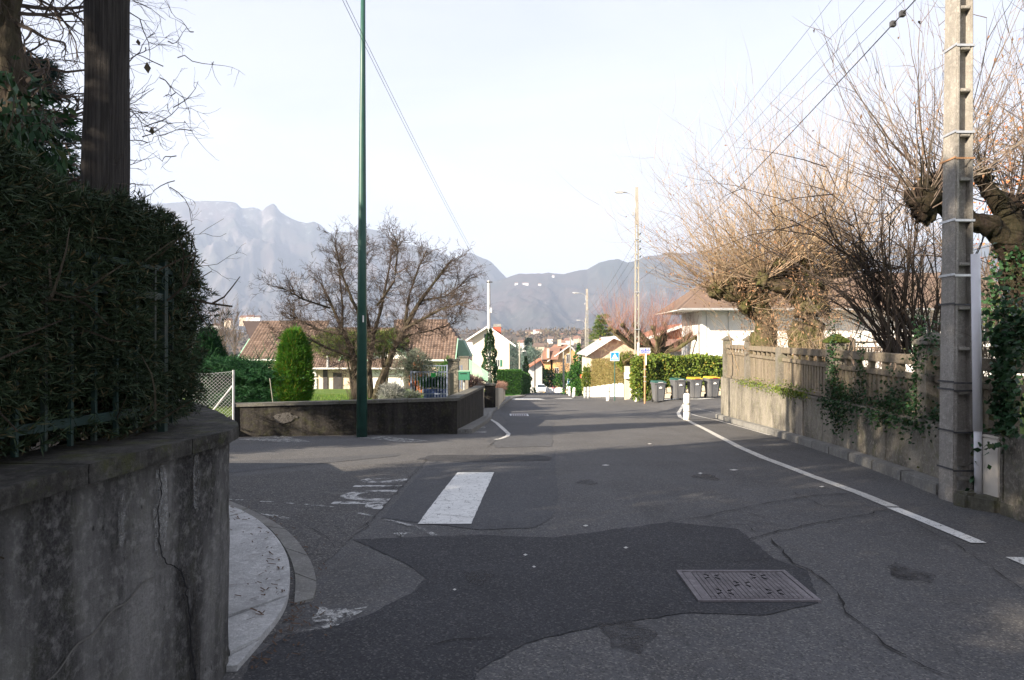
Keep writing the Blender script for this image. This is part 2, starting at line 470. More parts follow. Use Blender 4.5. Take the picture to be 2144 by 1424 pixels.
M['iron_lid'] = concrete('cast iron', (0.24, 0.22, 0.225), (0.08, 0.075, 0.08), 0, 0.1, 0.5)
M['iron_dark'] = plain('iron recess', (0.045, 0.042, 0.045), 0.85, 0.3, 30)  # lid gaps between studs: darker iron stands in for their shade
M['slot'] = plain('slot', (0.006, 0.006, 0.007), 0.9, 0.1, 30)
def bark(name, a, b, moss=None, sc=(6, 6, 0.8), ma=0.6):
    t = NT(name, 0.9, 0.15)
    n = t.noise(4, 8, 0.7, sc=sc)
    k = t.mix(t.rng(n, 0.35, 0.65), a, b)
    if moss: k = t.mix(t.mul(t.rng(t.noise(2.0, 6, 0.7), 0.42, 0.58), ma), k, moss)
    t.col(k); t.bump(n, 0.9, 0.03); return t.m
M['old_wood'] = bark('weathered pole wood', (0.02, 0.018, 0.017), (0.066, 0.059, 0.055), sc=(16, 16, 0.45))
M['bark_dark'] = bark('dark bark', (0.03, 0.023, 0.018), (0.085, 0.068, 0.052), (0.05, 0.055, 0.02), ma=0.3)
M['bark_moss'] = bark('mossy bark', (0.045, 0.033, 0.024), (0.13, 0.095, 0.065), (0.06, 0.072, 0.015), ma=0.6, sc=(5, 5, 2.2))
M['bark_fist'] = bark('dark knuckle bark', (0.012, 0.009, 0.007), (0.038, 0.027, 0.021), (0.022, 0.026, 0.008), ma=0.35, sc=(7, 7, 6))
def twig(name, a, b, c):
    t = NT(name, 0.75, 0.2)
    i = t.island()
    k = t.mix(t.rng(i, 0, 1), a, b); k = t.mix(t.rng(t.noise(1.3, 2), 0.4, 0.65), k, c)
    t.col(k); return t.m
M['twig_dark'] = twig('dark twigs', (0.040, 0.031, 0.027), (0.09, 0.07, 0.056), (0.06, 0.046, 0.038))
M['twig_orange'] = twig('straw brown shoots', (0.21, 0.145, 0.09), (0.39, 0.30, 0.19), (0.23, 0.17, 0.12))
M['twig_red'] = twig('red shoots', (0.20, 0.11, 0.085), (0.31, 0.22, 0.17), (0.25, 0.12, 0.10))
M['twig_grey'] = twig('grey brown shoots', (0.085, 0.068, 0.054), (0.18, 0.15, 0.12), (0.13, 0.095, 0.08))
M['leaf_dead'] = leafmat('dry leaves', [(0.20, 0.12, 0.075), (0.32, 0.20, 0.12), (0.36, 0.17, 0.08)], 0.7)
M['leaf_hedge'] = leafmat('dark juniper leaves', [(0.018, 0.030, 0.017), (0.044, 0.066, 0.032), (0.11, 0.085, 0.042)], 0.6)
M['leaf_juniper'] = leafmat('juniper leaves', [(0.012, 0.045, 0.018), (0.02, 0.075, 0.025), (0.03, 0.09, 0.03)], 0.6)
M['leaf_cypress'] = leafmat('cypress leaves', [(0.035, 0.115, 0.016), (0.09, 0.21, 0.02), (0.25, 0.20, 0.03)], 0.6, 0.2)
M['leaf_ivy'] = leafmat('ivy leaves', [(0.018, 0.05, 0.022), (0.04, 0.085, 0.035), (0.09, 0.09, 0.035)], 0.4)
M['leaf_ivylit'] = leafmat('bright ivy leaves', [(0.07, 0.12, 0.02), (0.18, 0.23, 0.045), (0.38, 0.30, 0.06)], 0.45, 0.15)  # brighter copy of the ivy leaves, with sunlight put into the colour
M['leaf_brownhedge'] = leafmat('brown hedge leaves', [(0.16, 0.14, 0.05), (0.24, 0.20, 0.08), (0.30, 0.19, 0.09)], 0.7)
M['leaf_box'] = leafmat('green hedge leaves', [(0.02, 0.07, 0.012), (0.045, 0.13, 0.02), (0.10, 0.18, 0.03)], 0.6)
M['leaf_spruce'] = leafmat('spruce needles', [(0.018, 0.038, 0.032), (0.035, 0.065, 0.055), (0.06, 0.09, 0.07)], 0.6)
M['leaf_blue'] = leafmat('blue cedar needles', [(0.08, 0.13, 0.11), (0.14, 0.20, 0.17), (0.18, 0.24, 0.19)], 0.7)
M['leaf_pine'] = leafmat('pine needles', [(0.03, 0.075, 0.02), (0.13, 0.17, 0.03), (0.28, 0.26, 0.04)], 0.6)
M['leaf_olive'] = leafmat('olive leaves', [(0.10, 0.13, 0.10), (0.17, 0.19, 0.14), (0.22, 0.22, 0.18)], 0.6)
M['leaf_grey'] = leafmat('lavender leaves', [(0.16, 0.17, 0.16), (0.24, 0.25, 0.24), (0.28, 0.28, 0.24)], 0.8)
M['leaf_orange'] = leafmat('russet leaves', [(0.40, 0.13, 0.05), (0.55, 0.22, 0.09), (0.50, 0.28, 0.12)], 0.7)
t = NT('grass', 0.9, 0.1)
k = t.mix(t.rng(t.noise(1.2, 6, 0.6), 0.35, 0.65), (0.07, 0.13, 0.025), (0.16, 0.22, 0.05))
t.col(t.mix(t.rng(t.noise(40, 3), 0.35, 0.65, 0, 0.5), k, (0.05, 0.09, 0.02))); t.bump(t.noise(70, 3), 0.8, 0.03); M['grass'] = t.m
M['blade'] = leafmat('grass blades', [(0.06, 0.13, 0.02), (0.12, 0.21, 0.035), (0.25, 0.24, 0.08)], 0.7, 0.2)
M['soil'] = plain('soil', (0.06, 0.045, 0.03), 0.95, 0.3, 5, 0.5)
M['land'] = plain('land', (0.13, 0.13, 0.08), 0.95, 0.3, 0.05, 0.2)
t = NT('hillside', 0.95, 0.05)
k = t.mix(t.rng(t.noise(0.02, 6), 0.35, 0.65), (0.10, 0.075, 0.055), (0.16, 0.12, 0.10))
k = t.mix(t.rng(t.noise(0.09, 6, 0.7), 0.5, 0.62), k, (0.05, 0.065, 0.045))
t.col(k); M['hill'] = t.m
t = NT('mountain', 0.95, 0.05)
k = t.mix(t.rng(t.noise(0.0016, 8, 0.65), 0.38, 0.64), (0.045, 0.052, 0.045), (0.095, 0.062, 0.062))
k = t.mix(t.rng(t.noise(0.02, 6, 0.7), 0.35, 0.65, 0, 0.55), k, (0.035, 0.045, 0.035))
rock = t.mul(t.rng(t.nz(), 0.82, 0.60), t.rng(t.noise(0.009, 9, 0.75, sc=(1, 1, 0.5)), 0.50, 0.64, 0, .5))
k = t.mix(rock, k, (0.26, 0.23, 0.23))
k = t.mix(t.mul(t.rng(t.noise(0.0045, 9, 0.75, sc=(1, 1, 0.5)), 0.62, 0.68), 0.7), k, (0.34, 0.31, 0.28))
snow = t.mul(t.rng(t.z(), 700, 1150, 0, .6), t.rng(t.noise(0.014, 9, 0.8), 0.55, 0.65))
k = t.mix(snow, k, (0.75, 0.76, 0.80))
t.col(k); M['mountain'] = t.m

# ------------------------------------------------------------------ terrain, road and paint
def sheet(name, poly, lift, m, parent=None, kind='structure', step=1.0, zf=None):
    bm = bmesh.new()
    vs = [bm.verts.new((p[0], p[1], 0)) for p in poly]
    bm.faces.new(vs)
    ys = [p[1] for p in poly]; xs = [p[0] for p in poly]
    for k in _ys:
        if min(ys) < k < max(ys):
            bmesh.ops.bisect_plane(bm, geom=bm.verts[:] + bm.edges[:] + bm.faces[:], plane_co=(0, k, 0), plane_no=(0, 1, 0))
    if max(xs) > 5.8:
        for k in (5.8, 6.4, 7.0, 7.6, 8.2, 12, 20):
            if min(xs) < k < max(xs):
                bmesh.ops.bisect_plane(bm, geom=bm.verts[:] + bm.edges[:] + bm.faces[:], plane_co=(k, 0, 0), plane_no=(1, 0, 0))
    bmesh.ops.triangulate(bm, faces=bm.faces[:])
    for v in bm.verts:
        v.co.z = (zf(v.co.x, v.co.y) if zf else gz(v.co.x, v.co.y)) + lift
    bm.normal_update()
    for f in bm.faces:
        if f.normal.z < 0: f.normal_flip()
    me = bpy.data.meshes.new(name); bm.to_mesh(me); bm.free()
    me.materials.append(m)
    o = bpy.data.objects.new(name, me); COL.objects.link(o)
    if parent: o.parent = parent
    if kind: o['kind'] = kind
    return o

# wide ground, reaching the foot of the mountains
gx = sorted(set([-6000, -3000, -1500, -700, -300, -150, -80, -40, -20, -10, -4, 0, 2, 4, 5.8, 6.4, 7, 7.6, 8.2, 12, 20, 40, 80, 150, 300, 700, 1500, 3000, 6000]))
gy = [-200.0, -60.0] + _ys + [450.0, 520.0, 600.0, 800.0, 1200.0, 2000.0, 3000.0, 5200.0]
gm = MB()
for j, yy in enumerate(gy):
    for xx in gx:
        gm.v.append((xx, yy, gz(xx, max(-20, min(yy, 400))) - 0.06 - (0.0 if yy < 160 else 0.5)))
nx = len(gx)
for j in range(len(gy) - 1):
    for i in range(nx - 1):
        gm.f.append((j * nx + i, j * nx + i + 1, (j + 1) * nx + i + 1, (j + 1) * nx + i))
tag(gm.build('ground', M['land']), kind='structure')

road_poly = [(-45, -18), (1.2, -18), (7.33, 25.2), (45, 27.2), (45, 37.5), (7.9, 38.6), (7.4, 43), (6.7, 60), (6.9, 85), (8.6, 127), (12, 180),
             (6.5, 180), (3.2, 127), (0.7, 83), (-0.35, 50), (-1.15, 31), (-1.15, 24.5), (-1.35, 16.8), (-6.3, 15.6), (-45, 14), (-45, 4)]
road = sheet('road', road_poly, 0.0, M['asphalt'])
def smooth_poly(pp, n=4, amp=0.03, seed=1, close=True):
    rr = random.Random(seed); out = []
    k = len(pp)
    for i in range(k if close else k - 1):
        a, b = pp[i], pp[(i + 1) % k]
        L = math.hypot(b[0] - a[0], b[1] - a[1])
        m = max(1, int(min(n * 3, L / 0.06)))
        for j in range(m):
            t = j / m
            out.append((a[0] + (b[0] - a[0]) * t + (rr.uniform(-amp, amp) * .6 if j else 0), a[1] + (b[1] - a[1]) * t + (rr.uniform(-amp, amp) * .6 if j else 0)))
    if not close: out.append(pp[-1])
    return out
def pxs(l): return [gp(*p) for p in l]
def patch(name, px, lift, m, amp=0.03, seed=1, n=5):
    return sheet(name, smooth_poly(pxs(px), n, amp, seed), lift, m, road, kind=None)

patch('worn_asphalt', [(300, 1290), (330, 1050), (470, 1000), (640, 985), (895, 962), (800, 1065), (735, 1128), (620, 1230), (600, 1300), (560, 1345)], 0.004, M['asphalt_worn'], 0.03, 2, 9)
patch('dark_patch', [(738, 1130), (1000, 1120), (1160, 1126), (1400, 1093), (1545, 1108), (1620, 1170), (1690, 1195), (1712, 1262), (1600, 1288), (1450, 1283), (1250, 1310),
                     (1100, 1347), (1000, 1405), (960, 1560), (380, 1600), (540, 1370), (600, 1330), (650, 1322), (770, 1288), (860, 1243), (892, 1212), (850, 1180), (790, 1152)], 0.004, M['asphalt_dark'], 0.02, 3, 7)
patch('dark_patch', [(872, 962), (905, 953), (1120, 952), (1158, 958), (1150, 965), (1000, 968), (900, 966)], 0.004, M['asphalt_dark'], 0.05, 4)
patch('blue_patch', [(1050, 852), (1130, 852), (1150, 866), (1128, 876), (1160, 884), (1155, 935), (1040, 938), (1020, 925), (1062, 884), (1045, 868)], 0.004, M['asphalt_blue'], 0.06, 5)
patch('smooth_patch', [(1163, 942), (1163, 985), (1170, 1040), (1155, 1085), (1120, 1105), (1010, 1110), (800, 1085), (900, 970), (920, 966), (1150, 970)], 0.004, M['asphalt_blue'], 0.02, 6)
patch('dark_patch', [(470, 966), (640, 960), (840, 950), (830, 956), (640, 974), (470, 992)], 0.004, M['asphalt_blue'], 0.03, 7)

def ribbon(name, pts, w, lift, m, seed=1, jit=0.0, parent=None, wj=0.0):
    rr = random.Random(seed)
    if jit:
        out = []
        for i in range(len(pts) - 1):
            a, b = pts[i], pts[i + 1]; L = math.hypot(b[0] - a[0], b[1] - a[1]); m_ = max(1, int(L / 0.09))
            for j in range(m_):
                t = j / m_; out.append((a[0] + (b[0] - a[0]) * t + rr.gauss(0, jit), a[1] + (b[1] - a[1]) * t + rr.gauss(0, jit)))
        out.append(pts[-1]); pts = out
    l, r_ = [], []
    for i, p in enumerate(pts):
        a = pts[max(i - 1, 0)]; b = pts[min(i + 1, len(pts) - 1)]
        dx, dy = b[0] - a[0], b[1] - a[1]; L = math.hypot(dx, dy) or 1
        ww = w / 2 * (1 + rr.uniform(-wj, wj))
        if jit and i in (0, len(pts) - 1): ww *= 0.2
        l.append((p[0] - dy / L * ww, p[1] + dx / L * ww)); r_.append((p[0] + dy / L * ww, p[1] - dx / L * ww))
    mb = MB()
    # split at knots so the ribbon hugs the slope
    for i in range(len(pts) - 1):
        ya, yb = pts[i][1], pts[i + 1][1]
        n = max(1, int(abs(yb - ya) / 0.5) + 1)
        for j in range(n):
            t0, t1 = j / n, (j + 1) / n
            q = []
            for (A, t) in ((l, t0), (l, t1), (r_, t1), (r_, t0)):
                x = A[i][0] * (1 - t) + A[i + 1][0] * t; y = A[i][1] * (1 - t) + A[i + 1][1] * t
                q.append((x, y, gz(x, y) + lift))
            mb.quad(*q[::-1])
    o = mb.build(name, m, parent or road)
    return o
LP = 0.008
ribbon('edge_line', pxs([(1432, 858), (1420, 866), (1424, 874), (1440, 881), (1470, 896), (1500, 912), (1550, 938), (1600, 960), (1700, 998), (1800, 1034), (1868, 1062)]), 0.13, LP, M['paint_line'], wj=0.05)
ribbon('edge_line', pxs([(1868, 1064), (1950, 1097), (2048, 1138)]), 0.125, LP, M['paint'], wj=0.03)
ribbon('edge_line', pxs([(2122, 1168), (2260, 1228), (2400, 1290)]), 0.125, LP, M['paint'])
ribbon('pavement_line', pxs([(1446, 868), (1500, 880), (1560, 897), (1612, 912)]), 0.06, LP, M['paint_line'])
ribbon('pavement_line', pxs([(1440, 862), (1500, 868), (1560, 872)]), 0.07, LP, M['paint_worn'])
sheet('stop_bar', smooth_poly(pxs([(958, 990), (1035, 990), (987, 1098), (875, 1098)]), 14, 0.006, 8), LP, M['paint'], road, None)
for a in ([(470, 1046), (520, 1049)], [(545, 1051), (575, 1052)], [(590, 1053), (700, 1063)], [(748, 1075), (780, 1081)], [(806, 1088), (862, 1102)], [(873, 1104), (912, 1122)]):
    ribbon('dotted_line', pxs(a), 0.045, LP, M['paint_worn'], wj=0.3)
for i, a in enumerate([[(640, 1322), (672, 1268), (690, 1278), (770, 1272), (740, 1292), (690, 1318)], [(500, 921), (530, 918), (590, 912), (650, 926), (600, 927)],
          [(750, 917), (800, 914), (900, 924), (850, 927)], [(878, 904), (925, 904), (938, 910), (900, 909)], [(540, 1076), (580, 1080), (630, 1090), (600, 1090)], [(820, 1118), (870, 1115), (850, 1126)]]):
    patch('worn_paint', a, LP, M['paint_worn'], 0.02, 20 + i, 8)
for i, (px_, py_, w_, h_) in enumerate([(1268, 975, 9, 1.5), (1536, 985, 10, 1.5), (1466, 992, 5, 1.5), (1100, 1163, 5, 2), (1118, 1188, 4, 2), (1226, 1102, 6, 2), (1360, 930, 5, 1), (952, 1236, 4, 2), (1310, 1148, 5, 2), (1720, 1020, 6, 1.5)]):
    patch('paint_fleck', [(px_ - w_, py_), (px_, py_ - h_), (px_ + w_, py_), (px_, py_ + h_)], LP, M['paint_line'], 0.004, 60 + i, 3)
for i, (px_, py_, r_) in enumerate([(1000, 1210, .10), (1310, 1330, .14), (820, 1020, .12), (1900, 1200, .13), (1230, 1010, .12), (1480, 1000, .15)]):
    c_ = gp(px_, py_); sheet('oil_stain', [(c_[0] + r_ * math.cos(a) * (1 + .3 * math.sin(a * 3 + i)), c_[1] + 1.6 * r_ * math.sin(a) * (1 + .2 * math.cos(a * 5))) for a in [k * math.pi / 12 for k in range(24)]], LP, M['oil'], road, None)
ribbon('curved_line', pxs([(1024, 876), (1040, 886), (1052, 897), (1065, 909), (1062, 914), (1048, 919), (1038, 921)]), 0.10, LP, M['paint_line'], wj=0.2)
for i, a in enumerate([[(985, 885), (1015, 884), (1010, 888), (980, 889)], [(975, 894), (1020, 893), (1015, 897), (970, 898)], [(965, 904), (1020, 903), (1018, 907), (960, 908)]]):
    patch('faded_bar', a, LP, M['paint_worn'], 0.02, 30 + i, 6)
sheet('hump_marking', [(-0.45, 47), (2.2, 47.0), (1.9, 53.5), (0.2, 53.5)], LP + 0.01, M['paint'], road, None)
sheet('hump_marking', [(2.9, 51), (4.3, 50.4), (4.6, 56), (4.2, 56.6)], LP + 0.01, M['paint_line'], road, None)
sheet('hump_marking', [(7.2, 36.2), (9.0, 33.9), (9.8, 34.4), (8.2, 36.4)], LP + 0.008, M['paint'], road, None)

# worn STOP lettering, read from the side street (turned a quarter), its tops cut off by the newer patch
def textmesh(body, size, sx=1.0, sy=1.0, ext=0.0, align='CENTER', bold=0.0):
    cu = bpy.data.curves.new('t', 'FONT'); cu.body = body; cu.size = size; cu.extrude = ext; cu.offset = bold
    cu.align_x = align; cu.align_y = 'CENTER'
    o = bpy.data.objects.new('t', cu); COL.objects.link(o)
    dg = bpy.context.evaluated_depsgraph_get()
    me = bpy.data.meshes.new_from_object(o.evaluated_get(dg))
    bpy.data.objects.remove(o)
    for v in me.vertices: v.co.x *= sx; v.co.y *= sy
    return me
me = textmesh('STOP', 0.75, 1.0, 1.75, 0.0, bold=0.02)
bm = bmesh.new(); bm.from_mesh(me)
for v in bm.verts:
    tx, ty = v.co.x, v.co.y
    v.co.x, v.co.y = -1.46 + ty * 0.95, 8.1 - tx * 1.08
a, b = gp(893, 962), gp(790, 1078)
nrm = Vector((b[1] - a[1], -(b[0] - a[0]), 0))
if nrm.x < 0: nrm = -nrm
bmesh.ops.bisect_plane(bm, geom=bm.verts[:] + bm.edges[:] + bm.faces[:], plane_co=(a[0], a[1], 0), plane_no=nrm, clear_outer=True)
for k in range(4, 14): bmesh.ops.bisect_plane(bm, geom=bm.verts[:] + bm.edges[:] + bm.faces[:], plane_co=(0, k, 0), plane_no=(0, 1, 0))
for v in bm.verts: v.co.z = gz(v.co.x, v.co.y) + LP
bm.normal_update()
for f in bm.faces:
    if f.normal.z < 0: f.normal_flip()
bm.to_mesh(me); bm.free(); me.materials.append(paint('worn letter paint', (0.50, 0.50, 0.48), 0.43, 0.55))
o = bpy.data.objects.new('stop_lettering', me); o.parent = road; COL.objects.link(o)

CR = [[(895, 966), (860, 1000), (830, 1035), (795, 1070), (752, 1120)], [(1400, 1094), (1480, 1082), (1540, 1068), (1600, 1056), (1700, 1038), (1790, 1034)],
      [(1558, 1132), (1650, 1108), (1750, 1090), (1860, 1068)], [(1615, 1130), (1640, 1160), (1655, 1180), (1700, 1195), (1740, 1230), (1790, 1300), (1850, 1350), (1940, 1396), (2060, 1440)],
      [(1022, 936), (1040, 922), (1062, 908)], [(470, 993), (560, 986), (640, 975), (760, 962), (835, 953)], [(1500, 1092), (1540, 1088), (1600, 1098), (1660, 1102)],
      [(1480, 1086), (1520, 1100), (1560, 1100), (1590, 1118)], [(1560, 1075), (1600, 1085), (1680, 1078)], [(1655, 1180), (1600, 1172), (1540, 1178), (1500, 1172)],
      [(760, 1132), (800, 1129), (850, 1131)], [(1000, 1100), (1040, 1112), (1080, 1122)], [(905, 1078), (940, 1080), (990, 1086)], [(910, 1075), (900, 1082), (880, 1090)],
      [(1860, 1068), (1900, 1090), (1980, 1130), (2060, 1180), (2144, 1240)], 
      [(640, 1100), (690, 1130), (700, 1150)], [(780, 1108), (830, 1112), (840, 1128)], [(560, 1140), (620, 1165), (700, 1160)], [(880, 1360), (960, 1340), (1100, 1338)],
      [(1660, 1030), (1720, 1060), (1800, 1062)], [(1290, 930), (1400, 928), (1500, 936)], [(470, 938), (640, 936), (900, 944), (1040, 946), (1240, 958)]]
for i, c in enumerate(CR):
    ribbon('crack', pxs(c), 0.009 if i in (1, 2, 3, 4) else 0.005, LP + 0.003, M['crack'], seed=i, jit=0.012, wj=0.9)

# ------------------------------------------------------------------ manhole cover
mh = root('manhole_cover', 'rectangular cast iron chamber cover with gridded lid set in the dark patch of road', 'manhole cover', (1.54, 4.76, gz(1.5, 4.8)))
zt = gz(1.5, 4.8) + 0.006
x0, x1, y0, y1 = 1.17, 1.912, 4.475, 5.05
b = MB()
for q in ((x0 - 0.012, x1 + 0.012, y0 - 0.012, y0 + 0.018), (x0 - 0.012, x1 + 0.012, y1 - 0.018, y1 + 0.012), (x0 - 0.012, x0 + 0.018, y0 + 0.018, y1 - 0.018), (x1 - 0.018, x1 + 0.012, y0 + 0.018, y1 - 0.018)):
    b.box(*q, zt - 0.03, zt + 0.012)
b.build('frame', M['iron_lid'], mh)
lid = MB().box(x0 + 0.022, x1 - 0.022, y0 + 0.022, y1 - 0.022, zt - 0.03, zt + 0.004).build('lid', M['iron_dark'], mh)
b = MB(); gxn, gyn = 20, 21
for i in range(gxn):
    for j in range(gyn):
        cx = x0 + 0.085 + (i + 0.5) * 0.0305; cy = y0 + 0.035 + (j + 0.5) * 0.0238
        if cx > x1 - 0.06: continue
        b.box(cx - 0.0125, cx + 0.0125, cy - 0.0085, cy + 0.0085, zt + 0.004, zt + 0.010)
b.box(x0 + 0.024, x0 + 0.080, y0 + 0.03, y1 - 0.03, zt + 0.004, zt + 0.009); b.box(x1 - 0.056, x1 - 0.026, y0 + 0.03, y1 - 0.03, zt + 0.004, zt + 0.009)
g = b.build('grid_studs', M['iron_lid'], lid); g['kind'] = 'stuff'
for (cx, cy) in ((1.37, 4.92), (1.69, 4.92), (1.53, 4.77), (1.37, 4.62), (1.69, 4.62)):
    for k in range(4):
        a = R(35 + 90 * k); s_ = MB()
        px_, py_ = cx + 0.05 * math.cos(a), cy + 0.045 * math.sin(a); ux, uy = math.cos(a) * 0.02, math.sin(a) * 0.02; wx, wy = -math.sin(a) * 0.006, math.cos(a) * 0.006
        s_.hexa([(px_ - ux - wx, py_ - uy - wy, zt + 0.002), (px_ + ux - wx, py_ + uy - wy, zt + 0.002), (px_ + ux + wx, py_ + uy + wy, zt + 0.002), (px_ - ux + wx, py_ - uy + wy, zt + 0.002)],
                [(px_ - ux - wx, py_ - uy - wy, zt + 0.0125), (px_ + ux - wx, py_ + uy - wy, zt + 0.0125), (px_ + ux + wx, py_ + uy + wy, zt + 0.0125), (px_ - ux + wx, py_ - uy + wy, zt + 0.0125)])
        s_.build('slot', M['slot'], lid)
mh2 = root('manhole_cover', 'pale rectangular iron grate far down the left lane of the road', 'manhole cover', (0, 26.5, gz(0, 26.5)))
zz = gz(0.2, 26.5)
b = MB(); b.hexa([(-0.05, 26.1, zz - .01), (0.62, 26.1, zz - .01), (0.6, 27.5, gz(0, 27.5) - .01), (-0.1, 27.5, gz(0, 27.5) - .01)], [(-0.05, 26.1, zz + .02), (0.62, 26.1, zz + .02), (0.6, 27.5, gz(0, 27.5) + .02), (-0.1, 27.5, gz(0, 27.5) + .02)])
b.build('frame', M['galv'], mh2)
for k in range(7):
    MB().box(-0.02 + k * 0.085, 0.035 + k * 0.085, 26.25, 27.3, zz - 0.03, zz + 0.024).build('bar', M['iron_lid'], mh2)

def onx(y): return float(np.interp(y, [3, 3.6, 4.1, 4.75, 5.7, 7.2, 9], [-1.4, -1.42, -1.6, -2.05, -2.75, -3.6, -4.5]))
M['leaf_dead_dark'] = plain('dark litter', (.09, .055, .035), .9, .5, 60)
# ------------------------------------------------------------------ corner pavement and kerb, near left
def zcorner(x, y): return 0.11
arc_in = [(-4.2, 9.2), (-3.4, 7.6), (-2.75, 6.75), (-2.2, 6.15), (-1.78, 5.5), (-1.52, 4.95), (-1.34, 4.35), (-1.25, 3.95), (-1.27, 3.6), (-1.34, 3.2)]
wallline = [(-4.5, 9.0), (-3.6, 7.2), (-2.75, 5.7), (-2.05, 4.75), (-1.6, 4.1), (-1.45, 3.3)]
pv = bpy.data.objects.new('pavement', None); COL.objects.link(pv); pv['kind'] = 'structure'
def slab(name, poly, z1, m, parent, bev=0.008):
    b = MB(); b.hexa([(x, y, gz(x, y) - 0.05) for x, y in poly], [(x, y, gz(x, y) + z1) for x, y in poly])
    return b.build(name, m, parent, bevel=bev)
def lerp2(a, b, t): return (a[0] + (b[0] - a[0]) * t, a[1] + (b[1] - a[1]) * t)
def catmull(p, n=6):
    out = []
    for i in range(len(p) - 1):
        a, b, c, d = p[max(i - 1, 0)], p[i], p[i + 1], p[min(i + 2, len(p) - 1)]
        for k in range(n):
            t = k / n
            out.append(tuple(.5 * (2 * b[j] + (c[j] - a[j]) * t + (2 * a[j] - 5 * b[j] + 4 * c[j] - d[j]) * t * t + (3 * b[j] - a[j] - 3 * c[j] + d[j]) * t ** 3) for j in (0, 1)))
    return out + [p[-1]]
outer = catmull([(-4.35, 9.1)] + pxs([(400, 1040), (475, 1067), (530, 1092), (574, 1130), (600, 1172), (608, 1215), (603, 1262), (583, 1303), (545, 1350), (497, 1405)]))
inner = []
def slabband(i0, i1, inn, z1):
    oo = outer[i0:i1 + 1]; oo = [lerp2(oo[0], oo[1], .12)] + oo[1:-1] + [lerp2(oo[-1], oo[-2], .12)]
    b = MB(); poly = oo[::-1] + inn
    n = len(poly); b.v = [(x, y, gz(x, y) - .05) for x, y in poly] + [(x, y, gz(x, y) + z1) for x, y in poly]
    for i in range(n): b.f.append((i, (i + 1) % n, n + (i + 1) % n, n + i))
    b.f.append(tuple(n + i for i in range(n)))
    o = b.build('paving_slab', M['pave'], pv)
    bm = bmesh.new(); bm.from_mesh(o.data); bmesh.ops.recalc_face_normals(bm, faces=bm.faces[:]); bmesh.ops.triangulate(bm, faces=[f for f in bm.faces if len(f.verts) > 4]); bm.to_mesh(o.data); bm.free()
slabband(0, 16, [(-4.45, 8.8), (-3.55, 7.05), (-2.9, 5.95)], .055)
slabband(16, 42, [(-2.88, 5.92), (-2.0, 4.65), (-1.66, 4.08)], .05)
slabband(42, 54, [(-1.64, 4.04), (-1.43, 3.64)], .045)
slabband(54, 60, [(-1.43, 3.60), (-1.44, 3.5)], .03)
kin = catmull(pxs([(440, 1048), (505, 1074), (560, 1106), (598, 1152), (618, 1205), (617, 1268)])); kout = catmull(pxs([(440, 1036), (520, 1068), (598, 1112), (645, 1168), (663, 1222), (656, 1258)]))
for i in range(0, 30, 6):
    for j in range(i, i + 6):
        slab('kerb_stone', [kin[j + 1] if j < i + 5 else lerp2(kin[j + 1], kin[j], .15), kin[j], kout[j], kout[j + 1] if j < i + 5 else lerp2(kout[j + 1], kout[j], .15)], .018, M['kerb'], pv, 0)
rr = random.Random(44); b = MB()
for k in range(420):
    j = rr.randint(6, 58); p = outer[j]; q = .05 + abs(rr.gauss(0, .12)); x_ = p[0] + q * rr.choice([.8, .8, -.9]); y_ = p[1] + rr.uniform(-.15, .15) - q * .2
    if x_ < onx(y_) + .1: continue
    a = rr.uniform(0, 3.14); L = rr.uniform(.005, .03); w = rr.uniform(.002, .006); z_ = gz(x_, y_) + (.058 if x_ < p[0] else .012)
    c, d = math.cos(a), math.sin(a)
    b.quad((x_ - c * L - d * w, y_ - d * L + c * w, z_), (x_ + c * L - d * w, y_ + d * L + c * w, z_ + .004), (x_ + c * L + d * w, y_ + d * L - c * w, z_ + .006), (x_ - c * L + d * w, y_ - d * L - c * w, z_ + .002))
tag(b.build('leaf_litter', M['leaf_dead_dark']), 'scattered twigs and dead leaf bits along the corner kerb', 'litter', kind='stuff')
gut = [(-1.27, 4.33), (-1.22, 3.95), (-1.25, 3.55), (-1.33, 3.1), (-1.28, 3.1), (-1.18, 3.55), (-1.14, 3.95), (-1.2, 4.33)]

# left property soil
sheet('soil', [(-45, -18), (-1.75, -18), (-1.7, 3.2), (-1.95, 4.4), (-3.2, 6.4), (-4.8, 9), (-45, 9.5)], 0.95, M['soil'], zf=lambda x, y: 0.0)

# ------------------------------------------------------------------ near left wall
nw = root('retaining_wall', 'grey streaked concrete garden wall with projecting cap and dark vertical crack, near left', 'wall', (-1.45, 2.0, 0))
WL = [(-1.62, -18), (-1.52, 0.5), (-1.49, 1.6), (-1.455, 2.4), (-1.40, 3.05), (-1.37, 3.35), (-1.40, 3.55), (-1.50, 3.78), (-1.70, 4.1), (-2.1, 4.72), (-2.8, 5.7), (-3.65, 7.15), (-4.6, 9.0)]
def offs(line, d):
    out = []
    for i, p in enumerate(line):
        a = line[max(i - 1, 0)]; b = line[min(i + 1, len(line) - 1)]
        dx, dy = b[0] - a[0], b[1] - a[1]; L = math.hypot(dx, dy)
        out.append((p[0] + dy / L * d, p[1] - dx / L * d))
    return out
def refine(line, step):
    out = []
    for a, b in zip(line, line[1:]):
        n = max(1, int(math.hypot(b[0] - a[0], b[1] - a[1]) / step))
        out += [lerp2(a, b, k / n) for k in range(n)]
    return out + [line[-1]]
WLr = refine(WL[1:-1], 0.12)
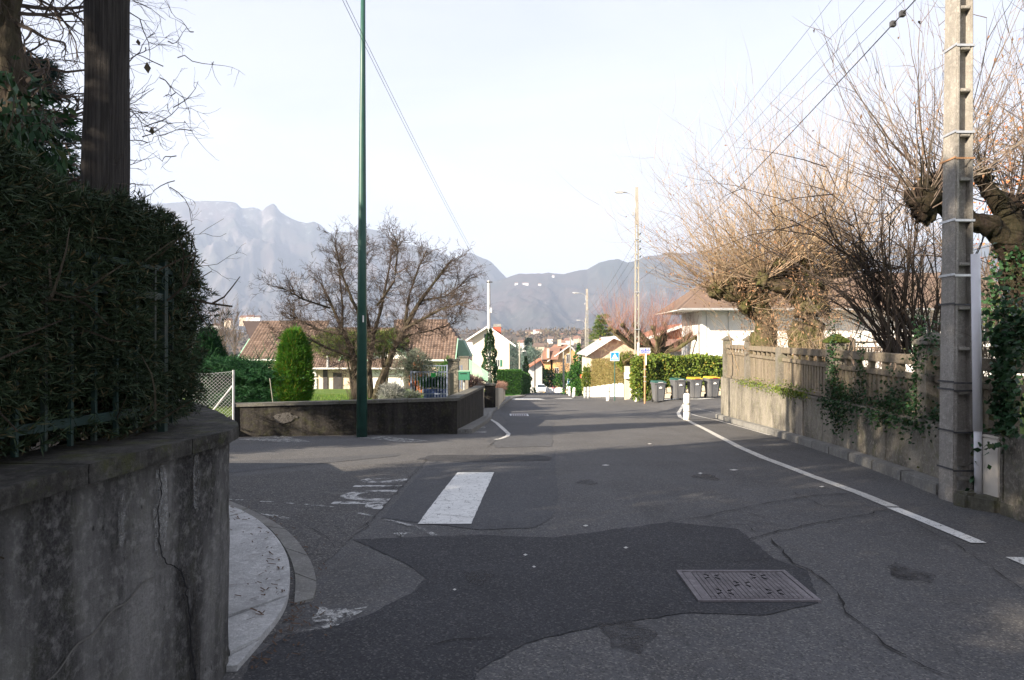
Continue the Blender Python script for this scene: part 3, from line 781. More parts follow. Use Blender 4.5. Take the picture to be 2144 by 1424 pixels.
def wallstrip(name, line, thick, z0f, z1f, m, parent, rows=8, amp=0.006, scl=3.0, off=0.0):
    f_ = offs(line, off); bk = offs(line, off - thick)
    b = MB(); n = len(line)
    for i in range(n):
        z0, z1 = z0f(*f_[i]), z1f(*f_[i])
        for r_ in range(rows + 1):
            t = r_ / rows; z = z0 + (z1 - z0) * t
            d = mnoise.noise((f_[i][0] * scl, f_[i][1] * scl, z * scl)) * amp + mnoise.noise((f_[i][0] * scl * 5, f_[i][1] * scl * 5, z * scl * 5)) * amp * 0.4
            # outward = direction front-back
            ox, oy = f_[i][0] - bk[i][0], f_[i][1] - bk[i][1]; L = math.hypot(ox, oy)
            b.v.append((f_[i][0] + ox / L * d, f_[i][1] + oy / L * d, z + (d * 0.5 if r_ == rows else 0)))
        b.v.append((bk[i][0], bk[i][1], z1)); b.v.append((bk[i][0], bk[i][1], z0))
    k = rows + 3
    for i in range(n - 1):
        for r_ in range(k):
            r2 = (r_ + 1) % k
            b.f.append((i * k + r_, (i + 1) * k + r_, (i + 1) * k + r2, i * k + r2))
    b.f.append(tuple(range(k))); b.f.append(tuple(reversed([(n - 1) * k + q for q in range(k)])))
    return b.build(name, m, parent)
wallstrip('wall_face', WLr, 0.3, lambda x, y: -0.05, lambda x, y: 1.13, M['near_wall'], nw, 14, 0.010, 2.2)
WLc = refine(WL[1:-1], 0.10)
cuts = [0, int(len(WLc) * .16), int(len(WLc) * .27), int(len(WLc) * .36), int(len(WLc) * .55), int(len(WLc) * .8), len(WLc) - 1]
for a, c in zip(cuts, cuts[1:]):
    seg_ = WLc[a:c + 1]
    seg_[-1] = lerp2(seg_[-1], seg_[-2], 0.08)
    wallstrip('coping_stone', seg_, 0.42, lambda x, y: 1.132, lambda x, y: 1.195 + 0.004 * math.sin(y * 3), M['cap'], nw, 3, 0.010, 7.0, off=0.045)
# the crack and its damp patch, following the wall face
def onwall(py, z):
    for a, b in zip(WL, WL[1:]):
        if a[1] <= py <= b[1]:
            t = (py - a[1]) / (b[1] - a[1]); return (a[0] + (b[0] - a[0]) * t, py, z)
crk = [(2.86, 1.10), (2.87, 1.0), (2.85, 0.93), (2.86, 0.84), (2.87, 0.76), (2.92, 0.71), (2.97, 0.68), (3.02, 0.64), (3.06, 0.56), (3.08, 0.45), (3.10, 0.3), (3.13, 0.15), (3.12, 0.0)]
rr = random.Random(3); b = MB(); prev = None
fine = []
for (a, za), (c, zc) in zip(crk, crk[1:]):
    for k in range(5): t = k / 5; fine.append((a + (c - a) * t + rr.gauss(0, .004), za + (zc - za) * t + rr.gauss(0, .003)))
for i, (yy, zz) in enumerate(fine):
    w = 0.002 + 0.004 * (i / len(fine)) + rr.uniform(0, 0.002)
    p, q = onwall(yy - w, zz), onwall(yy + w, zz)
    cur = ((p[0] + 0.011, p[1], p[2]), (q[0] + 0.011, q[1], q[2]))
    if prev: b.quad(prev[0], prev[1], cur[1], cur[0])
    prev = cur
b.build('crack', M['slot'], nw)
prev = None; b = MB()
for k in range(26):
    t = k / 25; yy = 2.15 + 0.68 * t; zz = 0.50 + 0.19 * t ** 0.7 + 0.01 * math.sin(t * 23)
    p = onwall(yy, zz); cur = ((p[0] + 0.010, p[1], zz - 0.004), (p[0] + 0.010, p[1], zz + 0.003))
    if prev: b.quad(prev[0], cur[0], cur[1], prev[1])
    prev = cur
b.build('filled_crack', plain('pale filler', (0.115, 0.11, 0.10), 0.9, 0.2, 20), nw)

# lime bloom beside the crack, damp round it
def wallpatch(name, m, yc, zc, ry, rz, seed, d=0.010):
    b = MB(); rr = random.Random(seed); n = 26; c = onwall(yc, zc); ring = []
    for k in range(n):
        a = 2 * math.pi * k / n; q = 1 + .25 * mnoise.noise((math.cos(a) * 2, math.sin(a) * 2, seed))
        p = onwall(yc + ry * math.cos(a) * q, zc + rz * math.sin(a) * q); ring.append((p[0] + d, p[1], p[2]))
    n0 = len(b.v); b.v.append((c[0] + d, c[1], c[2])); b.v += ring
    for k in range(n): b.f.append((n0, n0 + 1 + k, n0 + 1 + (k + 1) % n))
    b.build(name, m, nw)
M['lime'] = paint('lime bloom', (0.26, 0.26, 0.25), 0.42, 0.68)
M['damp'] = paint('damp stain', (0.045, 0.043, 0.04), 0.36, 0.66)
wallpatch('lime_bloom', M['lime'], 2.87, .92, .05, .20, 1); wallpatch('lime_bloom', M['lime'], 3.14, 1.0, .03, .13, 2, .011); wallpatch('lime_bloom', M['lime'], 2.62, .97, .02, .12, 5, .011)
wallpatch('damp_stain', M['damp'], 3.04, .58, .045, .09, 3, .0105); wallpatch('damp_stain', M['damp'], 3.14, .25, .035, .28, 4, .0105)

# iron fence on the wall
fe = root('iron_fence', 'dark green iron railing overgrown by the juniper hedge on the near wall', 'fence', (-1.6, 2.0, 1.2))
fl = refine([(-1.70, 0.6), (-1.665, 2.4), (-1.60, 3.2), (-1.64, 3.45)], 0.118)
def flr(z0, z1, w, nm, mm=M['green_iron']):
    b = MB()
    for a, c in zip(fl, fl[1:]): b.seg(a, c, w, z0, z1)
    b.build(nm, mm, fe)
flr(1.29, 1.325, 0.012, 'rail'); flr(1.80, 1.83, 0.012, 'rail'); flr(1.93, 1.955, 0.012, 'rail')
for i, p in enumerate(fl):
    big = i % 9 == 4
    r_ = 0.016 if big else 0.008
    MB().box(p[0] - r_, p[0] + r_, p[1] - r_, p[1] + r_, 1.19 if big else 1.22, 1.99 if big else 1.94).build('post' if big else 'bar', M['green_iron'], fe)
for i in range(2, len(fl) - 1, 2):
    p = fl[i]; pts = [(p[0] + 0.012, p[1] + 0.05 * math.cos(a) * (1 - a / 9), 1.88 + 0.045 * math.sin(a) * (1 - a / 9)) for a in [k * 0.5 for k in range(14)]]
    MB().tube(pts, 0.004, 5).build('scroll', M['green_iron'], fe)

# ------------------------------------------------------------------ vegetation builders
def rvec(rng): 
    return Vector((rng.gauss(0, 1), rng.gauss(0, 1), rng.gauss(0, 1)))
def shoot(mb, p, d, L, r0, rng, nseg=7, up=0.05, wig=0.10, subs=0, sublen=0.3, n=3, tips=None):
    p = Vector(p); d = Vector(d).normalized(); pts = [tuple(p)]; rad = [r0]; st = L / nseg
    for i in range(nseg):
        d = (d + rvec(rng) * wig + Vector((0, 0, up))).normalized()
        p = p + d * st
        pts.append(tuple(p)); rad.append(r0 * (1 - 0.85 * (i + 1) / nseg))
        if subs and i >= 1 and rng.random() < subs:
            sd = (d + rvec(rng) * 0.55).normalized()
            shoot(mb, p, sd, L * sublen * (0.5 + rng.random() * 0.8), r0 * 0.45, rng, 4, up, wig * 1.2, 0, 0.3, 3, tips)
    mb.tube(pts, rad, n, cap=False)
    if tips is not None: tips.append(tuple(p))
def grow(mb, p, d, L, r, lvl, rng, up=0.03, wig=0.16, nk=(3, 5), ang=0.75, ratio=0.62, minr=0.003):
    nseg = 5 if lvl > 0 else 3
    p = Vector(p); d = Vector(d).normalized(); pts = [tuple(p)]; rad = [r]; st = L / nseg; nodes = []
    for i in range(nseg):
        d = (d + rvec(rng) * wig + Vector((0, 0, up))).normalized(); p = p + d * st
        pts.append(tuple(p)); rad.append(max(minr * .6, r * (1 - 0.6 * (i + 1) / nseg))); nodes.append((p.copy(), d.copy()))
    mb.tube(pts, rad, 5 if r > 0.03 else 3, cap=False)
    if lvl <= 0: return
    for _ in range(rng.randint(*nk)):
        q, dd = nodes[rng.randint(0, nseg - 1)]
        nd = (dd + rvec(rng).normalized() * ang).normalized()
        grow(mb, q, nd, L * ratio * rng.uniform(0.7, 1.2), max(minr, r * 0.5), lvl - 1, rng, up, wig, nk, ang, ratio, minr)
def bumpytube(mb, pts, rads, n, amp, seed):
    """a limb with knots: subdivided and displaced"""
    P = []; Q = []; n = n * 2 if n > 8 else n
    if n > 8:
        rr_ = random.Random(seed); W_ = []; R_ = []
        for i in range(len(pts) - 1):
            for k in range(3):
                t = k / 3; W_.append(tuple(pts[i][j] * (1 - t) + pts[i + 1][j] * t + (rr_.gauss(0, rads[i] * .16) if k else 0) for j in range(3))); R_.append((rads[i] * (1 - t) + rads[i + 1] * t) * rr_.uniform(.86, 1.14))
        pts = W_ + [tuple(pts[-1])]; rads = R_ + [rads[-1]]
    for i in range(len(pts) - 1):
        for k in range(4):
            t = k / 4; P.append(tuple(pts[i][j] * (1 - t) + pts[i + 1][j] * t for j in range(3))); Q.append(rads[i] * (1 - t) + rads[i + 1] * t)
    P.append(tuple(pts[-1])); Q.append(rads[-1])
    s0 = len(mb.v); mb.tube(P, Q, n)
    for i in range(s0, len(mb.v)):
        v = Vector(mb.v[i]); c = Vector(P[min(len(P) - 1, (i - s0) // n)])
        d = v - c; k = 1 + amp * mnoise.noise(v * 3.1 + Vector((seed, 0, 0))) * 1.4 + amp * 0.9 * mnoise.noise(v * 10 + Vector((seed, 0, 0))) + amp * 0.5 * mnoise.noise(v * 27)
        mb.v[i] = tuple(c + d * k)
def blob(mb, c, r, seed, n=10, amp=0.35, sc=(1, 1, 1)):
    n = n * 2 if n == 12 else n
    prof = []; base = len(mb.v); m = 8 if n < 20 else 16
    for i in range(m + 1):
        a = math.pi * i / m
        for k in range(n):
            b_ = 2 * math.pi * k / n
            d = Vector((math.sin(a) * math.cos(b_) * sc[0], math.sin(a) * math.sin(b_) * sc[1], -math.cos(a) * sc[2]))
            q = 1 + amp * mnoise.noise(d * 2.5 + Vector((seed, seed, 0))) * 1.6 + (amp * .8 * mnoise.noise(d * 8 + Vector((seed, 0, 0))) if n >= 20 else 0)
            mb.v.append((c[0] + d.x * r * q, c[1] + d.y * r * q, c[2] + d.z * r * q))
    for i in range(m):
        for k in range(n):
            k2 = (k + 1) % n
            mb.f.append((base + i * n + k, base + i * n + k2, base + (i + 1) * n + k2, base + (i + 1) * n + k))

def boxsurf(rs, n, x0, x1, y0, y1, z0, z1, depth=0.25, faces=None, lump=0.12):
    """points in the shell of a box with outward directions"""
    P = []; D = []
    ar = {'x-': (y1 - y0) * (z1 - z0), 'x+': (y1 - y0) * (z1 - z0), 'y-': (x1 - x0) * (z1 - z0), 'y+': (x1 - x0) * (z1 - z0), 'z+': (x1 - x0) * (y1 - y0)}
    faces = faces or list(ar)
    tot = sum(ar[f] for f in faces)
    for f in faces:
        k = int(n * ar[f] / tot); u = rs.rand(k, 3); dd = rs.rand(k) ** 1.5 * depth
        p = np.stack([x0 + u[:, 0] * (x1 - x0), y0 + u[:, 1] * (y1 - y0), z0 + u[:, 2] * (z1 - z0)], 1)
        d = np.zeros((k, 3)); a = 'xyz'.index(f[0]); s = 1 if f[1] == '+' else -1
        p[:, a] = (x1, y1, z1)[a] - dd if s > 0 else (x0, y0, z0)[a] + dd
        d[:, a] = s
        P.append(p); D.append(d)
    P = np.concatenate(P); D = np.concatenate(D)
    if lump:
        w = np.sin(P[:, 0] * 3.1 + P[:, 2] * 2.3) + np.sin(P[:, 1] * 2.7 + 1.3 + P[:, 2] * 3.7) + np.sin(P[:, 0] * 7.1 + P[:, 1] * 6.3)
        P = P + D * (w * lump / 3)[:, None]
    return P, D
def foliage(name, P, D, L, Wd, m, parent=None, seed=1, k=4, spread=0.6, up=0.0, loc=(0, 0, 0)):
    rs = np.random.RandomState(seed)
    D = D.copy(); D[:, 2] += up
    D = unit(D + rs.normal(size=D.shape) * 0.35)
    LL = L * (0.6 + 0.8 * rs.rand(len(P)))
    v, f = sprays(P, D, LL, Wd, rs, k, spread)
    return npmesh(name, v, f, m, parent, loc)
def ellip(rs, n, c, r, shell=0.5, zmin=-1.0):
    d = unit(rs.normal(size=(n, 3))); d[:, 2] = np.maximum(d[:, 2], zmin)
    q = 1 - shell * rs.rand(n) ** 1.6
    w = 1 + 0.12 * np.sin(d[:, 0] * 7 + d[:, 2] * 5 + c[0]) + 0.08 * np.sin(d[:, 1] * 11 + d[:, 2] * 9)
    return np.array(c) + d * np.array(r) * (q * w)[:, None], d
def leafy(name, label, cat, loc, c, r, n, L, Wd, m, seed=1, k=4, shell=0.5, up=0.3, zmin=-1, trunkr=0.05, core=None, group=None, spread=0.6):
    """a bush: stem + foliage"""
    t = root(name, label, cat, loc, 0, group)
    rs = np.random.RandomState(seed)
    P, D = ellip(rs, n, c, r, shell, zmin)
    rg = random.Random(seed)
    b = MB()
    for j in range(7):
        q = (c[0] + rg.uniform(-.5, .5) * r[0], c[1] + rg.uniform(-.5, .5) * r[1], c[2] + rg.uniform(0, .5) * r[2])
        b.tube([loc, tuple((loc[i] + q[i]) / 2 + rg.uniform(-.05, .05) for i in range(3)), q], [trunkr, trunkr * .6, trunkr * .2], 5, cap=False)
    b.build('stem', M['bark_dark'], t)
    foliage('foliage', P, D, L, Wd, m, t, seed + 1, k, spread, up)
    return t
def conifer(name, label, loc, h, rad, m, seed=1, n=9000, droop=0.25, group=None, whorls=26, L=0.22):
    t = root(name, label, 'tree', loc, 0, group)
    rg = random.Random(seed); rs = np.random.RandomState(seed)
    b = MB(); b.tube([loc, (loc[0], loc[1], loc[2] + h * .5), (loc[0], loc[1], loc[2] + h * .98)], [h * .018, h * .012, .01], 8)
    b.build('trunk', M['bark_dark'], t)
    b = MB(); P = []; D = []
    per = max(4, n // (whorls * 7))
    for w in range(whorls):
        f = 0.08 + 0.9 * (w + rg.uniform(-.3, .3)) / whorls
        z = loc[2] + h * f; rr_ = rad * (1 - f) ** 0.85 + 0.12
        for k in range(7):
            a = rg.uniform(0, 2 * math.pi); rl = rr_ * rg.uniform(0.65, 1.12)
            pts = []
            for q in range(5):
                s_ = q / 4; pts.append((loc[0] + math.cos(a) * rl * s_, loc[1] + math.sin(a) * rl * s_, z - droop * rl * s_ * (1.6 - s_) + rg.uniform(-.03, .03)))
            b.tube(pts, [0.028, .022, .016, .01, .004], 3, cap=False)
            s_ = rs.rand(per) ** 0.7; pa = np.array(pts)
            idx = np.minimum((s_ * 4).astype(int), 3); fr = (s_ * 4 - idx)[:, None]
            pp = pa[idx] * (1 - fr) + pa[idx + 1] * fr
            lat = rs.normal(size=(per, 1)) * (0.05 + 0.14 * rl * (1 - s_))[:, None]
            pp = pp + np.array([[-math.sin(a), math.cos(a), 0]]) * lat; pp[:, 2] -= np.abs(lat[:, 0]) * .25
            dd = np.array([[math.cos(a), math.sin(a), -0.25]]) + np.array([[-math.sin(a), math.cos(a), 0]]) * np.sign(lat) * .8
            P.append(pp); D.append(np.repeat(dd, 1, 0) if dd.shape[0] == per else dd)
    b.build('branches', M['bark_dark'], t)
    foliage('foliage', np.concatenate(P), np.concatenate(D), L, L * .11, m, t, seed, 4, 0.45)
    return t

# near left hedge, growing through the railing
hd = root('juniper_hedge', 'tall ragged dark juniper hedge bursting through the railing above the near left wall', 'hedge', (-2.2, 2.5, 1.1))
rs = np.random.RandomState(11)
Ps, Ds = [], []
P1, D1 = boxsurf(rs, 46000, -2.9, -1.585, 1.0, 3.75, 1.24, 2.2, 0.28, ['x+', 'y+', 'z+'], 0.12)
ok = P1[:, 1] < 3.75 - 0.35 * np.clip((P1[:, 2] - 1.9) / .4, 0, 1)
ok &= (P1[:, 2] > 1.40) | (rs.rand(len(P1)) < .35)
Ps.append(P1[ok]); Ds.append(D1[ok])
P2, D2 = ellip(rs, 3800, (-2.15, 3.35, 1.72), (0.52, 0.58, 0.62), .35); Ps.append(P2); Ds.append(D2)
P3, D3 = ellip(rs, 3200, (-2.5, 3.9, 1.9), (0.8, 0.6, 0.42), .35); Ps.append(P3); Ds.append(D3)
P4, D4 = ellip(rs, 2600, (-2.4, 2.6, 2.05), (0.75, 0.9, 0.30), .35); Ps.append(P4); Ds.append(D4)
P5, D5 = ellip(rs, 2400, (-2.75, 1.9, 2.1), (0.8, 0.8, 0.30), .35); Ps.append(P5); Ds.append(D5)
P6, D6 = ellip(rs, 1900, (-1.88, 3.42, 1.40), (0.32, 0.42, 0.20), .4)
P7, D7 = ellip(rs, 3000, (-2.0, 3.55, 1.68), (0.40, 0.48, 0.50), .35); Ps.append(P7); Ds.append(D7); Ps.append(P6); Ds.append(D6)
foliage('foliage', np.concatenate(Ps), np.concatenate(Ds), 0.042, 0.0054, M['leaf_hedge'], hd, 3, 9, 0.8, 0.15)
# inner mass of the hedge: dense short branches
b = MB(); rg = random.Random(5)
for k in range(420):
    p = (rg.uniform(-2.7, -1.85), rg.uniform(0.9, 3.6), rg.uniform(1.05, 1.9))
    grow(b, p, (rg.uniform(-.3, 1), rg.uniform(-.3, .3), rg.uniform(.1, 1)), rg.uniform(.25, .5), .012, 1, rg, .05, .2, (3, 4), .8, .6, .002)
b.build('branches', M['bark_dark'], hd)
b = MB()
for k in range(26):
    b.v and None
    y0_ = rg.uniform(1.0, 3.7); blob(b, (rg.uniform(-2.6, -2.1), y0_, rg.uniform(1.25, 1.8)), rg.uniform(.28, .38), k, 8, .4)
b.build('inner_foliage', M['leaf_hedge'], hd)
b = MB()
for (p, d, L) in [((-1.75, 2.4, 1.95), (.05, .8, .25), .35), ((-1.66, 2.6, 1.78), (.05, -1, .15), .35), ((-1.8, 3.45, 1.98), (.25, .3, .8), .28), ((-1.68, 2.2, 1.85), (.1, 1, .4), .35)]:
    shoot(b, p, d, L, .006, rg, 6, .02, .13, .5, .4, 5)
b.build('bare_twigs', M['twig_grey'], hd)['kind'] = 'stuff'

# weathered wooden pole behind the hedge
P_ = (-2.86, 5.05, 0)
b = MB(); pts = []; rad = []
for k in range(40):
    z = -0.2 + k * 0.2; pts.append((P_[0] - 0.002 * z + .01 * math.sin(z * 2), P_[1], z)); rad.append(0.147 - 0.0012 * z + (0.010 if 4.0 < z < 4.4 else 0) + .003 * math.sin(z * 5))
b.tube(pts, rad, 40)
for i in range(len(b.v)):
    v = b.v[i]; a = math.atan2(v[1] - P_[1], v[0] - P_[0]); d = 0.0055 * mnoise.noise((a * 9, v[2] * 0.35, 3)) + 0.006 * mnoise.noise((a * 2.5, v[2] * .6, 1))
    b.v[i] = (v[0] + d * math.cos(a) * 2, v[1] + d * math.sin(a) * 2, v[2])
wp = b.build('wooden_pole', M['old_wood'], None, P_, smooth=True)
tag(wp, 'thick weathered grey wooden telegraph pole rising out of the juniper hedge', 'pole')

# dark ivy clad trunk at the left edge, its bare branches, and a blue spruce behind
tr = root('ivy_clad_tree', 'dark bare tree trunk with drooping evergreen climber at the left edge of the view', 'tree', (-5.05, 7.2, 0.9))
b = MB(); bumpytube(b, [(-5.2, 7.2, 0.5), (-5.12, 7.2, 2), (-5.08, 7.25, 3.5), (-5.1, 7.2, 5.2), (-5.0, 7.2, 7.5)], [.2, .17, .15, .13, .06], 10, .3, 4)
b.build('trunk', M['bark_dark'], tr)
b = MB(); rg = random.Random(12)
for k in range(34):
    z = rg.uniform(2.6, 6.6); a = rg.uniform(-1.2, 1.6)
    grow(b, (-5.08, 7.2, z), (math.cos(a), math.sin(a) * .8, rg.uniform(-.25, .7)), rg.uniform(.6, 1.25), rg.uniform(.012, .03), 3, rg, rg.uniform(-.05, .05), .24, (2, 4), .9, .62, .0035)
b.build('crown', M['twig_dark'], tr)
rs = np.random.RandomState(2)
Pp, Dd = ellip(rs, 420, (-4.6, 6.6, 3.55), (.5, .5, .55), .7); 
v, f = leaves(Pp, Dd * .5 + np.array([0, 0, -.8]) + rs.normal(size=Dd.shape) * .35, 0.13 + .05 * rs.rand(len(Pp)), 0.055, rs, .12)
npmesh('leaves', v, f, M['leaf_ivy'], tr)
Pp, Dd = ellip(rs, 1500, (-5.2, 7.0, 3.1), (.85, .7, 1.2), .9)
v, f = leaves(Pp, Dd * .6 + rs.normal(size=Dd.shape) * .5 + np.array([0, 0, -.3]), 0.09, 0.05, rs, .12)
npmesh('ivy_leaves', v, f, M['leaf_ivy'], tr)
conifer('spruce_tree', 'blue green spruce behind the wooden pole at the far left', (-7.9, 11.5, 0.2), 6.4, 2.3, M['leaf_spruce'], 4, 9000, .18)
vn = root('vine', 'thin leafless vine tendrils trailing in loops from the wooden pole', 'vine', (-2.85, 5.05, 3.0))
b = MB(); rg = random.Random(8)
for k in range(22):
    z = rg.choice([2.35, 2.6, 2.75, 3.2, 3.5, 3.7, 3.85, 3.95, 4.05, 4.1, 4.2, 2.9]) + rg.uniform(-.1, .1)
    big = k % 4 == 0
    shoot(b, (-2.74, 5.0 + rg.uniform(-.05, .2), z), (1, rg.uniform(-.5, .6), rg.uniform(-.2, .5)), rg.uniform(.42, .68) if big else rg.uniform(.1, .32), .0022, rg, 14, -.05 if big else -.02, .2, .5 if not big else .08, .4, 3)
for k in range(40):
    z = rg.uniform(2.2, 4.9)
    grow(b, (-2.95 - rg.random() * .5, 5.25 + rg.random() * 2, z), (rg.choice([-1, -1, .6]), rg.uniform(-.5, .6), rg.uniform(-.4, .5)), rg.uniform(.25, .5), .006, 2, rg, -.01, .3, (2, 3), .9, .65, .002)
b.build('tendrils', M['twig_dark'], vn)['kind'] = 'stuff'
for (px_, py_, s_) in [(306, 128, .085), (316, 265, .06), (287, 80, .05)]:
    c = (X(px_, 5.0), 5.0, Z(py_, 5.0)); b = MB()
    b.quad(c, (c[0] + s_ * .28, c[1] + .01, c[2] - s_ * .5), (c[0] + .01, c[1], c[2] - s_), (c[0] - s_ * .2, c[1] - .01, c[2] - s_ * .55)); b.build('dead_leaf', M['bark_dark'], vn)

# ------------------------------------------------------------------ green lamp column, low wall, lawn
gp0 = (-3.27, 15.62); zb = gz(*gp0)
lc = root('lamp_column', 'tall dark green tapering steel lamp column standing before the low black wall', 'lamp post', (gp0[0], gp0[1], zb))
b = MB(); b.tube([(gp0[0], gp0[1], zb - .1), (gp0[0], gp0[1], zb + 4), (gp0[0] + .01, gp0[1], zb + 8.2), (gp0[0] + .015, gp0[1], zb + 10.5)], [.118, .092, .058, .045], 14)
b.build('shaft', M['green_pole'], lc, smooth=True)
MB().tube([(gp0[0] - .02, gp0[1] - .112, zb + .45), (gp0[0] - .02, gp0[1] - .112, zb + .95)], .004, 4).build('door_seam', M['slot'], lc)
MB().box(gp0[0] + .035, gp0[0] + .06, gp0[1] - .115, gp0[1] - .095, Z(675, 15.6), Z(661, 15.6)).build('label', M['white'], lc)
MB().tube([(gp0[0] + .015, gp0[1], zb + 10.4), (gp0[0] + .2, gp0[1], zb + 10.9), (gp0[0] + 1.1, gp0[1], zb + 11.1)], [.045, .04, .03], 8).build('arm', M['green_pole'], lc)
b = MB(); b.hexa([(gp0[0] + 1.0, gp0[1] - .12, zb + 11.02), (gp0[0] + 1.6, gp0[1] - .12, zb + 11.06), (gp0[0] + 1.6, gp0[1] + .12, zb + 11.06), (gp0[0] + 1.0, gp0[1] + .12, zb + 11.02)], [(gp0[0] + 1.05, gp0[1] - .09, zb + 11.16), (gp0[0] + 1.55, gp0[1] - .09, zb + 11.16), (gp0[0] + 1.55, gp0[1] + .09, zb + 11.16), (gp0[0] + 1.05, gp0[1] + .09, zb + 11.16)])
b.build('lamp_head', M['galv'], lc)

lw = root('low_wall', 'low black stained rendered wall turning the corner into the main street', 'wall', (-1.25, 16.6, gz(-1.25, 16.6)))
A_, B_, C_ = (-6.15, 15.75), (-1.28, 16.6), (-0.98, 24.6)
def topz(y): return Z(833, 16.6) if y < 17 else Z(833, 16.6) + (y - 16.6) / 8.0 * (Z(808, 24.5) - Z(833, 16.6))
ll = refine([A_, B_], .3) 
def tA(x, y): return Z(846, 15.7) + (x + 6.15) / 4.87 * (Z(834, 16.5) - Z(846, 15.7))
wallstrip('wall_face', ll, .22, lambda x, y: gz(x, y) - .1, lambda x, y: tA(x, y) - .07, M['low_wall'], lw, 8, .012, 2)
l2 = refine([(-1.28, 16.62), C_], .3)
wallstrip('wall_face', l2, .22, lambda x, y: gz(x, y) - .1, lambda x, y: topz(y) - .07, M['low_wall'], lw, 8, .012, 2)
for (a, c, tf) in [(A_, (-3.9, 16.14), tA), ((-3.88, 16.145), (-2.4, 16.4), tA), ((-2.38, 16.405), (-1.20, 16.62), tA)]:
    wallstrip('coping_stone', refine([a, c], .25), .32, lambda x, y: tA(x, y) - .068, lambda x, y: tA(x, y), M['low_cap'], lw, 2, .008, 6, off=.04)
for (a, c) in [((-1.275, 16.95), (-1.13, 20.5)), ((-1.13, 20.53), (-0.98, 24.6))]:
    wallstrip('coping_stone', refine([a, c], .25), .32, lambda x, y: topz(y) - .068, lambda x, y: topz(y), M['low_cap'], lw, 2, .008, 6, off=.04)
b = MB(); rr = random.Random(2); b.v.append((-5.05, 15.922, tA(-5.05, 15.9) - .34))
for k in range(22):
    a = 2 * math.pi * k / 22; q = 1 + rr.uniform(-.18, .18); x_ = -5.05 + .24 * math.cos(a) * q; b.v.append((x_, 15.75 + (x_ + 6.15) / 4.87 * .85 - .020, tA(-5.05, 15.9) - .34 + .11 * math.sin(a) * q)); b.f.append((0, 1 + k, 1 + (k + 1) % 22))
b.build('bare_plaster_patch', paint('bare plaster', (0.085, 0.08, 0.075), 0.32, 0.5), lw)
# kerb and pavement strip along the low wall
pv2 = bpy.data.objects.new('pavement', None); COL.objects.link(pv2); pv2['kind'] = 'structure'
kl = [(-0.93, 16.75), (-0.85, 18.6), (-0.78, 20.6), (-0.72, 22.6), (-0.70, 24.6), (-0.74, 27), (-0.72, 30), (-0.5, 34), (-0.3, 39), (-.1, 45), (.15, 52), (.7, 62), (1.5, 76)]
for a, c in zip(kl, kl[1:]):
    for k in range(2):
        p, q = lerp2(a, c, k / 2), lerp2(a, c, k / 2 + .495)
        slab('kerb_stone', [(p[0] - .15, p[1]), p, q, (q[0] - .15, q[1])], .11, M['kerb'], pv2, .01)
        slab('paving_slab', [(p[0] - .9, p[1]), (p[0] - .16, p[1]), (q[0] - .16, q[1]), (q[0] - .9, q[1])], .10, M['kerb'], pv2, 0)

def zlawn(x, y):
    return float(np.interp(y, [14, 16.5, 20, 25, 45, 60, 90], [Z(893, 15), 0.03, -0.12, -0.32, -1.24, -2.3, -5.6]))
sheet('lawn', [(-45, 14.9), (-6.3, 15.8), (-6.1, 16.05), (-1.5, 16.85), (-1.25, 24.6), (-1.45, 31), (-1.3, 45), (-1.0, 80), (-60, 80)], 0.0, M['grass'], zf=zlawn)
MB().hexa([(-9, 14.95, gz(-9, 15) - .1), (-6.2, 15.42, gz(-6, 15.4) - .1), (-6.2, 15.62, gz(-6, 15.6) - .1), (-9, 15.15, gz(-9, 15) - .1)],
          [(-9, 14.95, Z(895, 15)), (-6.2, 15.42, Z(895, 15.4)), (-6.2, 15.62, Z(895, 15.4)), (-9, 15.15, Z(895, 15))]).build('kerb_edging', M['gravel_edge'])['kind'] = 'structure'
rs = np.random.RandomState(4)
n = 9000
Pg = np.stack([rs.uniform(-9, -1.6, n), rs.uniform(15.6, 30, n), np.zeros(n)], 1)
Pg = Pg[(Pg[:, 1] > 17.0) | (Pg[:, 0] < -6.4)]
Pg[:, 2] = [zlawn(p[0], p[1]) - 0.005 for p in Pg]
v, f = leaves(Pg, rs.normal(size=(len(Pg), 3)) * .3 + np.array([0, 0, 1]), .07 + .05 * rs.rand(len(Pg)), .012, rs)
tag(npmesh('grass', v, f, M['blade']), 'short green lawn grass behind the low wall and fence', 'grass', kind='stuff')

# chain link fence
cf = root('chain_link_fence', 'sagging chain link fence with grey post left of the low black wall', 'fence', (-6.2, 15.5, zlawn(-6.2, 15.5)))
fy = 15.72
def cx(px): return X(px, fy)
MB().tube([(cx(489), fy, Z(905, fy)), (cx(489), fy, Z(775, fy))], .028, 8).build('post', M['galv'], cf)
MB().tube([(cx(486), fy + .05, Z(808, fy)), (cx(430), fy + .1, Z(876, fy))], .022, 6).build('brace', M['galv'], cf)
b = MB(); xl, xr = cx(330), cx(487); zt0, zb0 = Z(778, fy), Z(882, fy); st = .085
nn = int((xr - xl) / st)
for k in range(-14, nn + 1):
    for s_ in (1, -1):
        pts = []
        for q in range(0, 15):
            x = xl + (k + q if s_ > 0 else k + 14 - q) * st; z = zb0 + (zt0 - zb0) * q / 14
            z -= .05 * (1 - ((x - xl) / (xr - xl)) ** 2) * q / 14
            if xl <= x <= xr: pts.append((x + .012 * math.sin(z * 9), fy + .02 * math.sin(x * 3), z))
        if len(pts) > 1: b.tube(pts, .0032, 3, cap=False)
mesh_ = b.build('wire_mesh', M['galv'], cf); mesh_['kind'] = 'stuff'
b = MB(); b.tube([(xl, fy, zt0 - .06), (cx(440), fy, zt0 - .05), (cx(487), fy, zt0)], .004, 4); b.build('top_wire', M['galv'], cf)
